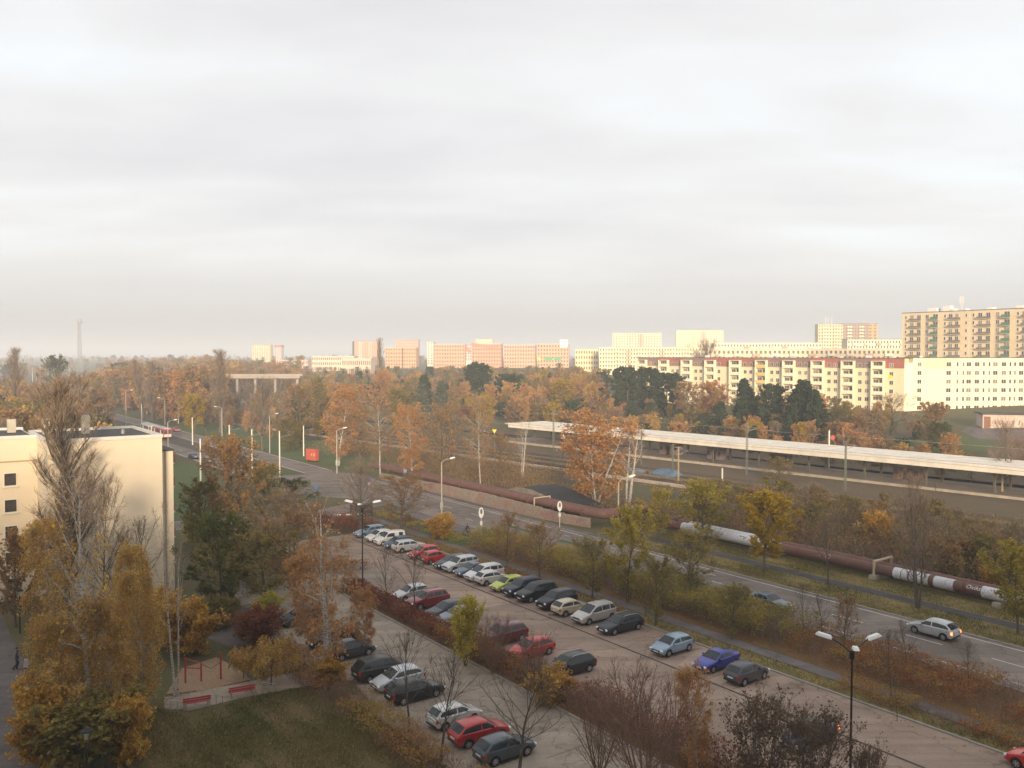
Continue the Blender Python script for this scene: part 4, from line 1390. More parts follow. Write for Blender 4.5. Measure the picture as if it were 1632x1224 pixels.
def car(kind, x, y, heading, colr, label, name='parked_car', group=None, rails=False, lit=False, z=0.02, metal=0.3, sc=1.0):
    d = car_meshes(kind)
    o = thing(name, label, 'van' if kind == 'van' else 'car', (x, y, z), heading, group)
    vr = random.Random(label)
    o.scale = (sc * vr.uniform(0.965, 1.035), sc, sc * vr.uniform(0.97, 1.03))

    def slot(ob, m):
        ob.material_slots[0].link = 'OBJECT'
        ob.material_slots[0].material = m

    slot(link('body', d['body'], o), paint(colr, metal))
    for nm, me in d['parts']:
        p = link(nm, me, o)
        if nm == 'mirror':
            slot(p, paint(colr, metal))
        if lit and nm == 'tail_light':
            slot(p, M_tail_on)
    for ax in (d['fx'], d['rx']):
        for sgn in (1, -1):
            w = link('wheel', d['tyre'], o, (d['L'] / 2 - ax, sgn * (d['W'] / 2 - 0.13), d['r']))
            if sgn < 0:
                w.rotation_euler = (0, 0, math.pi)
            link('rim', d['rim'], w)
    if rails:
        for me in d['rails']:
            link('roof_rail', me, o)
    return o


H_IN = math.atan2(-NY, -NX)     # nose towards the camera's lower left
H_OUT = math.atan2(NY, NX)
DARK = (0.018, 0.02, 0.024)
# upper car park, far row: (kind, u of near end, v of near end, nose in?, colour, rails, label)
ROW_A = [
    ('estate', 556, 859, 1, (0.20, 0.27, 0.34), 0, 'blue-grey estate car at the far left end of the upper row'),
    ('hatch', 574, 866, 1, (0.72, 0.71, 0.68), 0, 'white hatchback between the blue-grey estate and white van'),
    ('van', 592, 871, 1, (0.78, 0.77, 0.72), 0, 'small white panel van in the upper row'),
    ('hatch', 606, 877, 1, (0.05, 0.08, 0.14), 0, 'dark blue hatchback between the white van and silver estate'),
    ('estate', 625, 882, 0, (0.52, 0.53, 0.53), 0, 'silver estate car parked tail to the lane, left of red hatchback'),
    ('hatch', 646, 893, 1, (0.52, 0.035, 0.03), 0, 'bright red hatchback with its nose out, right of the silver estate'),
    ('mini', 677, 899, 0, (0.50, 0.04, 0.03), 0, 'small red car parked tail out, beside a black hatchback'),
    ('estate', 690, 909, 1, (0.02, 0.025, 0.025), 0, 'black hatchback between the small red car and silver crossover'),
    ('suv', 710, 913, 1, (0.50, 0.51, 0.51), 0, 'silver crossover between black hatchback and blue-grey saloon'),
    ('sedan', 724, 921, 1, (0.075, 0.10, 0.16), 0, 'dark blue-grey saloon between two silver cars'),
    ('mpv', 748, 927, 1, (0.62, 0.62, 0.61), 0, 'silver-white people carrier beside the dark blue-grey saloon'),
    ('hatch', 771, 932, 0, (0.60, 0.59, 0.58), 0, 'pale silver hatchback parked tail out, left of the lime car'),
    ('hatch', 787, 944, 1, (0.47, 0.52, 0.06), 0, 'lime green hatchback in the upper row'),
    ('suv', 803, 953, 1, (0.022, 0.028, 0.05), 0, 'very dark blue crossover right of the lime green car'),
    ('suv', 830, 960, 1, (0.02, 0.023, 0.024), 0, 'black estate-shaped off-roader third left of the beige hatchback'),
    ('suv', 856, 974, 1, (0.016, 0.017, 0.02), 0, 'black off-roader directly left of the beige hatchback'),
    ('hatch', 884, 983, 0, (0.55, 0.47, 0.34), 0, 'beige three-door hatchback parked tail out'),
    ('mpv', 918, 996, 1, (0.47, 0.45, 0.42), 0, 'large silver people carrier right of the beige hatchback'),
    ('estate', 962, 1012, 1, (0.022, 0.028, 0.038), 1, 'black estate car with silver roof rails, right of silver people carrier'),
    ('hatch', 1047, 1046, 1, (0.26, 0.36, 0.46), 0, 'light blue metallic hatchback with free bays either side'),
    ('sedan', 1128, 1068, 1, (0.035, 0.045, 0.30), 0, 'royal blue car beside the dark grey hatchback'),
    ('hatch', 1172, 1090, 0, (0.075, 0.07, 0.075), 0, 'dark grey hatchback at the right end, parked tail out'),
]
for (k, u, v, nose, c, rl, lab) in ROW_A:
    s, t = TS(*G(u, v))
    d = CAR[k]['L']
    x, y = ST(s, 52.15 + d / 2 - 0.3)
    car(k, x, y, (H_IN if nose else H_OUT) + random.uniform(-0.03, 0.03), c, lab, rails=rl, group='cars parked in the upper row', lit=False)
ROW_B = [
    ('hatch', 632, 958, (0.50, 0.50, 0.50), 0, 'silver hatchback behind the red off-roader in the lower bays'),
    ('suv', 655, 971, (0.21, 0.02, 0.025), 1, 'dark red off-roader with silver roof rails'),
    ('estate', 690, 986, (0.05, 0.055, 0.065), 0, 'dark grey estate car right of the dark red off-roader'),
    ('sedan', 707, 994, (0.14, 0.16, 0.19), 0, 'steel grey saloon behind the yellow shrub'),
    ('suv', 795, 1024, (0.13, 0.02, 0.025), 0, 'maroon car half hidden by bare twigs'),
    ('hatch', 828, 1048, (0.48, 0.03, 0.025), 0, 'bright red car left of the black estate with rails'),
    ('estate', 888, 1076, (0.022, 0.023, 0.023), 1, 'black estate car with silver rails above the orange hedge'),
]
for (k, u, v, c, rl, lab) in ROW_B:
    s, t = TS(*G(u, v))
    x, y = ST(s - 0.2, 43.5)
    car(k, x, y, H_IN + random.uniform(-0.03, 0.03), c, lab, rails=rl, group='cars parked along the middle hedge')
ROW_C = [
    ('hatch', 462, 999, 1, (0.05, 0.09, 0.10), 'dark teal car at the far end behind the yellow shrubs'),
    ('estate', 512, 1033, 1, (0.03, 0.03, 0.032), 'black car hidden behind the orange-leaved birch'),
    ('hatch', 570, 1046, 0, (0.05, 0.05, 0.052), 'dark grey car right of the forked birch trunk'),
    ('mpv', 595, 1084, 0, (0.035, 0.036, 0.032), 'dark olive people carrier left of the silver hatchback'),
    ('hatch', 632, 1098, 1, (0.50, 0.51, 0.54), 'silver hatchback between two black cars in the lower lane'),
    ('estate', 660, 1116, 0, (0.015, 0.016, 0.018), 'long black car right of the silver hatchback'),
    ('mini', 720, 1158, 0, (0.56, 0.56, 0.54), 'white-silver small hatchback left of the red hatchback'),
    ('hatch', 762, 1184, 0, (0.42, 0.03, 0.03), 'red hatchback parked beside the bottom kerb'),
    ('hatch', 806, 1210, 0, (0.055, 0.075, 0.095), 'dark blue-grey hatchback nearest the camera'),
]
for (k, u, v, nose, c, lab) in ROW_C:
    s, t = TS(*G(u, v))
    x, y = ST(s + 0.3, 31.0)
    car(k, x, y, (H_IN if nose else H_OUT) + random.uniform(-0.03, 0.03), c, lab, group='cars parked in the lower lane')
x, y = G(1290, 1185)
car('sedan', x, y, H_IN, (0.03, 0.045, 0.06), 'dark saloon with a red tail lamp glowing behind the dark shrub', group='cars parked along the middle hedge', lit=True)
x, y = G(1662, 1232)
car('hatch', x, y, math.atan2(DY, DX), (0.52, 0.03, 0.03), 'red car roof just entering at the bottom right corner', name='car')
H_AWAY, H_TO = math.atan2(DY, DX), math.atan2(-DY, -DX)
x, y = G(1487, 1013)
car('hatch', x, y, H_AWAY, (0.46, 0.47, 0.47), 'silver hatchback driving away on the road with lit tail lamps', name='car', lit=True, sc=1.06)
x, y = ST(54.6, 71.4)
car('sedan', x, y, H_TO, (0.10, 0.13, 0.17), 'blue-grey saloon on the near lane, half hidden by the hedge', name='car')
for (u, v, k, c, h, lab) in ((281, 688, 'hatch', (0.55, 0.03, 0.06), H_TO, 'red car on the far carriageway beside the tram'),
                             (308, 731, 'sedan', (0.05, 0.09, 0.13), H_AWAY, 'dark blue car on the near carriageway left of the white pole'),
                             (330, 738, 'hatch', (0.10, 0.10, 0.10), H_AWAY, 'dark car at the stop line right of the white pole'),
                             (155, 637, 'hatch', (0.75, 0.75, 0.72), H_TO, 'white car far up the tram road'),
                             (400, 667, 'mpv', (0.6, 0.58, 0.52), H_TO, 'pale van-like car parked by the bridge road'),
                             (412, 671, 'hatch', (0.08, 0.09, 0.12), H_AWAY, 'dark car parked by the bridge road')):
    x, y = G(u, v)
    car(k, x, y, h, c, lab, name='car', z=T(x, y) + 0.03)

# ---- the tram
tx, ty = ST(*[q for q in (TS(*G(262, 697))[0], 67.0)])
tram = thing('tram', 'red and white tram coming down the tracks in the middle road', 'tram', (tx, ty, 0.05), H_TO)
M_tred = pm('tram_red', (0.50, 0.03, 0.035), 0.4, 0.08, 1.0)
M_tcr = pm('tram_cream', (0.74, 0.68, 0.55), 0.4, 0.06, 1.0)
for k in range(2):
    x0 = -7.2 - k * 15.2
    MB().box(x0, x0 + 14.4, -1.15, 1.15, 0.55, 1.35).build('skirt', M_tred, tram)
    MB().box(x0, x0 + 14.4, -1.15, 1.15, 1.352, 3.05, top=(0.25, 0.08)).build('body', M_tcr if k else M_tred, tram)
    MB().box(x0 + 0.3, x0 + 14.1, -1.05, 1.05, 3.052, 3.3, top=(0.2, 0.25)).build('roof', pm('tram_roof', (0.35, 0.38, 0.42), 0.7, 0.1), tram)
    for i in range(7):
        for sgn in (1, -1):
            y0, y1 = sorted((sgn * 1.12, sgn * 1.17))
            MB().box(x0 + 0.9 + i * 1.85, x0 + 2.4 + i * 1.85, y0, y1, 1.65, 2.6).build('window', M_glass, tram)
            if i in (1, 5):
                y0, y1 = sorted((sgn * 1.155, sgn * 1.19))
                MB().box(x0 + 0.95 + i * 1.85, x0 + 2.35 + i * 1.85, y0, y1, 0.6, 2.7).build('door', M_white, tram)
    for xx in (x0 + 2.2, x0 + 4.0, x0 + 10.4, x0 + 12.2):
        for sgn in (1, -1):
            MB().lathe([(0.34, -0.06), (0.34, 0.06)], 12, c=(xx, sgn * 0.75, 0.34), axis='y').build('wheel', M_trim, tram)
MB().box(7.203, 7.28, -1.05, 1.05, 0.7, 1.5).build('front_panel', M_tcr, tram)
MB().box(7.05, 7.24, -1.0, 1.0, 1.6, 2.7, top=(0.06, 0.05)).build('windscreen', M_glass, tram)
for sgn in (1, -1):
    MB().lathe([(0.12, 0), (0.11, 0.05)], 8, c=(7.281, sgn * 0.75, 1.1), axis='x').build('headlight', M_head, tram)
MB().tube([(-1, 0, 3.3), (0.6, 0, 4.3), (-0.6, 0, 5.2)], 0.05, 4).box(-0.65, -0.55, -0.8, 0.8, 5.18, 5.24).build('pantograph', M_black, tram)

# ================================================================ TREES AND SHRUBS
M_bark = pm('grey_bark', (0.13, 0.105, 0.08), 0.95, 0.25, 3.0, 12.0)
M_barkd = pm('dark_bark', (0.10, 0.08, 0.06), 0.95, 0.25, 3.0, 12.0)


def birch_bark():
    m, n, l = new_mat('birch_bark')
    a = noise(n, l, 3.0, 4.0, 0.7, (1, 1, 5))
    b = noise(n, l, 0.7, 3.0)
    c = ramp(n, l, a, [(0.42, (0.09, 0.075, 0.065)), (0.50, (0.46, 0.42, 0.37)), (0.7, (0.60, 0.56, 0.50))])
    return finish(m, n, l, mixc(n, l, 0.2, c, ramp(n, l, b, [(0.3, (0.3, 0.24, 0.18)), (0.7, (0.6, 0.55, 0.5))])), 0.85)


M_birch = birch_bark()
M_twig = pm('brown_twigs', (0.23, 0.165, 0.115), 0.95, 0.2, 1.0)
M_twigr = pm('reddish_twigs', (0.21, 0.125, 0.09), 0.95, 0.2, 1.0)
M_twigd = pm('dark_twigs', (0.155, 0.12, 0.085), 0.95, 0.2, 1.0)
L_gold = leaf_mat('golden_leaves', [(0.36, 0.19, 0.045), (0.62, 0.38, 0.08), (0.72, 0.52, 0.17)])
L_orange = leaf_mat('orange_leaves', [(0.36, 0.175, 0.06), (0.55, 0.29, 0.11), (0.60, 0.38, 0.18)])
L_yellow = leaf_mat('yellow_leaves', [(0.30, 0.22, 0.03), (0.46, 0.31, 0.035), (0.40, 0.32, 0.06)])
L_brown = leaf_mat('brown_leaves', [(0.22, 0.13, 0.06), (0.36, 0.215, 0.09), (0.44, 0.29, 0.13)])
L_olive = leaf_mat('olive_leaves', [(0.16, 0.14, 0.045), (0.27, 0.22, 0.065), (0.38, 0.29, 0.085)])
L_green = leaf_mat('green_leaves', [(0.065, 0.085, 0.025), (0.11, 0.13, 0.035), (0.20, 0.18, 0.05)])
L_red = leaf_mat('red_brown_leaves', [(0.15, 0.055, 0.035), (0.25, 0.085, 0.05), (0.32, 0.16, 0.075)])
L_pine = leaf_mat('pine_needles', [(0.025, 0.04, 0.022), (0.04, 0.06, 0.03), (0.06, 0.08, 0.04)], 0.1)
L_blue = leaf_mat('blue_spruce_needles', [(0.06, 0.07, 0.05), (0.10, 0.11, 0.08), (0.15, 0.15, 0.11)], 0.1)
L_dark = leaf_mat('dark_purple_leaves', [(0.11, 0.07, 0.05), (0.18, 0.12, 0.08), (0.28, 0.19, 0.12)])
L_lime = leaf_mat('yellow_green_leaves', [(0.26, 0.23, 0.04), (0.42, 0.34, 0.06), (0.50, 0.37, 0.08)])


def tubes_np(lines, rads, n):
    """many polylines of equal point count -> verts, quads"""
    P = np.asarray(lines, float)          # (k, m, 3)
    k, m, _ = P.shape
    Rr = np.asarray(rads, float)          # (k, m)
    D = np.gradient(P, axis=1)
    D /= np.linalg.norm(D, axis=2, keepdims=True) + 1e-9
    ref = np.where(np.abs(D[..., 2:3]) > 0.9, np.array([1.0, 0, 0]), np.array([0, 0, 1.0]))
    A = np.cross(D, ref); A /= np.linalg.norm(A, axis=2, keepdims=True) + 1e-9
    B = np.cross(D, A)
    w = 2 * np.pi * np.arange(n) / n
    V = P[:, :, None, :] + Rr[:, :, None, None] * (A[:, :, None, :] * np.cos(w)[None, None, :, None] + B[:, :, None, :] * np.sin(w)[None, None, :, None])
    idx = np.arange(k * m * n).reshape(k, m, n)
    q = np.stack([idx[:, :-1, :], np.roll(idx, -1, 2)[:, :-1, :], np.roll(idx, -1, 2)[:, 1:, :], idx[:, 1:, :]], -1)
    return V.reshape(-1, 3), q.reshape(-1, 4)


def ribbons(a, b, w, rg):
    """thin flat twigs from a to b"""
    d = b - a
    r = rg.normal(size=a.shape)
    p = np.cross(d, r)
    p /= np.linalg.norm(p, axis=1, keepdims=True) + 1e-9
    w = w[:, None]
    V = np.stack([a - p * w, a + p * w, b + p * w * 0.5, b - p * w * 0.5], 1).reshape(-1, 3)
    return V, np.arange(len(V)).reshape(-1, 4)


def leaves_np(c, size, rg, aspect=0.7, up=0.3):
    nrm = rg.normal(size=c.shape)
    nrm[:, 2] += up
    nrm /= np.linalg.norm(nrm, axis=1, keepdims=True)
    a = np.cross(nrm, rg.normal(size=c.shape)); a /= np.linalg.norm(a, axis=1, keepdims=True) + 1e-9
    b = np.cross(nrm, a)
    s = (size * rg.uniform(0.45, 1.55, len(c)))[:, None]
    V = np.stack([c - a * s, c - b * s * aspect, c + a * s, c + b * s * aspect], 1).reshape(-1, 3)
    return V, np.arange(len(V)).reshape(-1, 4)


def unit(v):
    return v / (np.linalg.norm(v, axis=-1, keepdims=True) + 1e-9)


def grow(rg, H=12, R0=3.5, base=0.25, prof='oval', n1=26, e0=35, e1=70, bend=0.25, n2=8, l2=0.45, n3=8, l3=0.8, droop=0.0,
         tr=0.16, nleaf=0, lsize=0.13, stems=1, fork=0.0, spread2=0.8, tw=0.012, lean=0.03, bare_top=0.0, needle=False):
    """returns (limb verts, faces), (twig verts, faces), leaf centres + size"""
    limbs_v, limbs_f, off = [], [], 0

    def addt(lines, rads, n):
        nonlocal off
        v, f = tubes_np(lines, rads, n)
        limbs_v.append(v); limbs_f.append(f + off); off += len(v)

    def prf(u):
        if prof == 'oval':
            return max(0.12, math.sin(math.pi * (0.12 + 0.80 * u)) ** 0.8)
        if prof == 'round':
            return max(0.15, math.sqrt(max(0, 1 - (2 * u - 0.95) ** 2)))
        if prof == 'cone':
            return max(0.05, 1 - u) ** 0.85
        if prof == 'col':
            return max(0.2, math.sin(math.pi * (0.2 + 0.72 * u)) ** 0.5)
        if prof == 'vase':
            return 0.35 + 0.65 * math.sin(math.pi * min(1, 0.25 + 0.62 * u))
        return 1.0
    TA, TB_ = [], []
    L1p, L1r, src = [], [], []
    for st in range(stems):
        base0 = np.array([0.0, 0, 0])
        ldir = np.array([rg.normal(0, lean), rg.normal(0, lean), 1.0])
        if stems > 1:
            a = 2 * math.pi * st / stems + rg.uniform(-0.4, 0.4)
            ldir = np.array([math.cos(a) * fork, math.sin(a) * fork, 1.0])
            base0 = np.array([math.cos(a) * tr, math.sin(a) * tr, 0])
        hh = H * (1 if st == 0 else rg.uniform(0.75, 0.98))
        pts = [base0]
        d = unit(ldir)
        for i in range(9):
            d = unit(d + np.array([rg.normal(0, 0.035), rg.normal(0, 0.035), 0.12 if stems > 1 else 0.02]))
            pts.append(pts[-1] + d * hh / 9)
        pts = np.array(pts)
        rad = tr * (1 - np.linspace(0, 1, 10)) ** 0.8 * (1 if st == 0 else 0.8) + 0.012
        rad[0] *= 1.25
        addt([pts], [rad], 8)
        m1 = max(6, int(n1 / stems))
        for i in range(m1):
            u = (i + rg.uniform(0, 1)) / m1
            hz = base + (0.97 - base) * u
            f = hz * 9
            k = min(8, int(f))
            p0 = pts[k] + (pts[k + 1] - pts[k]) * (f - k)
            az = i * 2.399 + rg.uniform(-0.5, 0.5) + st
            el = R(e0 + (e1 - e0) * u + rg.uniform(-8, 8))
            L = R0 * prf(u) / max(0.3, math.cos(el)) * rg.uniform(0.75, 1.12)
            L = min(L, hh * (1.02 - hz) + R0 * 0.6) if el > 0.9 else L
            d = np.array([math.cos(az) * math.cos(el), math.sin(az) * math.cos(el), math.sin(el)])
            q = [p0]
            for j in range(5):
                d = unit(d + np.array([0, 0, bend / 5]) + rg.normal(0, 0.07, 3))
                q.append(q[-1] + d * L / 5)
            L1p.append(q)
            r0 = max(0.018, np.interp(hz * hh, [0, hh], [tr, 0.02]) * 0.5)
            L1r.append(np.linspace(r0, 0.01, 6))
            src.append(L)
    addt(L1p, L1r, 4)
    L1 = np.array(L1p)
    Ls = np.array(src)
    # second order
    k1 = len(L1)
    fr = rg.uniform(0.18, 1.0, (k1, n2))
    fi = np.minimum((fr * 5).astype(int), 4)
    ii = np.arange(k1)[:, None]
    a0 = L1[ii, fi]; a1 = L1[ii, fi + 1]
    p = a0 + (a1 - a0) * (fr * 5 - fi)[..., None]
    tdir = unit(a1 - a0)
    d2 = unit(tdir + rg.normal(0, spread2 * 0.6, tdir.shape) + np.array([0, 0, bend * 0.4]))
    len2 = (Ls[:, None] * l2 * (1.15 - fr) + 0.25) * rg.uniform(0.7, 1.2, fr.shape)
    p, d2, len2 = p.reshape(-1, 3), d2.reshape(-1, 3), len2.reshape(-1)
    q = [p]
    d = d2
    for j in range(2):
        d = unit(d + rg.normal(0, 0.12, d.shape) + np.array([0, 0, bend * 0.2 - droop * 0.35]))
        q.append(q[-1] + d * (len2 / 2)[:, None])
    L2 = np.stack(q, 1)
    v, f = tubes_np(L2, np.tile(np.array([0.016, 0.011, 0.006]), (len(L2), 1)) * (tw / 0.012), 3)
    limbs_v.append(v); limbs_f.append(f + off); off += len(v)
    # twigs
    k2 = len(L2)
    fr = rg.uniform(0.1, 1.0, (k2, n3))
    fi = np.minimum((fr * 2).astype(int), 1)
    ii = np.arange(k2)[:, None]
    a0 = L2[ii, fi]; a1 = L2[ii, fi + 1]
    p = (a0 + (a1 - a0) * (fr * 2 - fi)[..., None]).reshape(-1, 3)
    td = unit(a1 - a0).reshape(-1, 3)
    d3 = unit(td + rg.normal(0, 0.55, td.shape) + np.array([0, 0, bend * 0.5 - droop]))
    l_3 = l3 * rg.uniform(0.5, 1.3, len(p))
    mid = p + d3 * (l_3 * 0.5)[:, None]
    d4 = unit(d3 + np.array([0, 0, -droop * 1.2]) + rg.normal(0, 0.15, d3.shape))
    end = mid + d4 * (l_3 * 0.5)[:, None]
    v1, f1 = ribbons(p, mid, np.full(len(p), tw), rg)
    v2, f2 = ribbons(mid, end, np.full(len(p), tw * 0.7), rg)
    tv = np.concatenate([v1, v2]); tf = np.concatenate([f1, f2 + len(v1)])
    lc = np.zeros((0, 3))
    if nleaf:
        sel = rg.uniform(0, 1, (len(p), nleaf))
        c = np.where((sel < 0.5)[..., None], p[:, None] + (mid - p)[:, None] * (sel * 2)[..., None], mid[:, None] + (end - mid)[:, None] * (sel * 2 - 1)[..., None])
        c = c + rg.normal(0, 0.07, c.shape)
        lc = c.reshape(-1, 3)
        if bare_top > 0:
            keep = rg.uniform(0, 1, len(lc)) > np.clip((lc[:, 2] / H - (1 - bare_top)) / bare_top, 0, 1) * 0.95
            lc = lc[keep]
    return np.concatenate(limbs_v), np.concatenate(limbs_f), tv, tf, lc, lsize


def clump_tint(c, rg):
    k = rg.normal(size=(3, 3)) * 0.9
    s = np.sin(c @ k.T + rg.uniform(0, 6, 3)).sum(1) / 3
    return np.clip(0.45 + 0.42 * s + rg.uniform(-0.34, 0.34, len(c)), 0, 1)


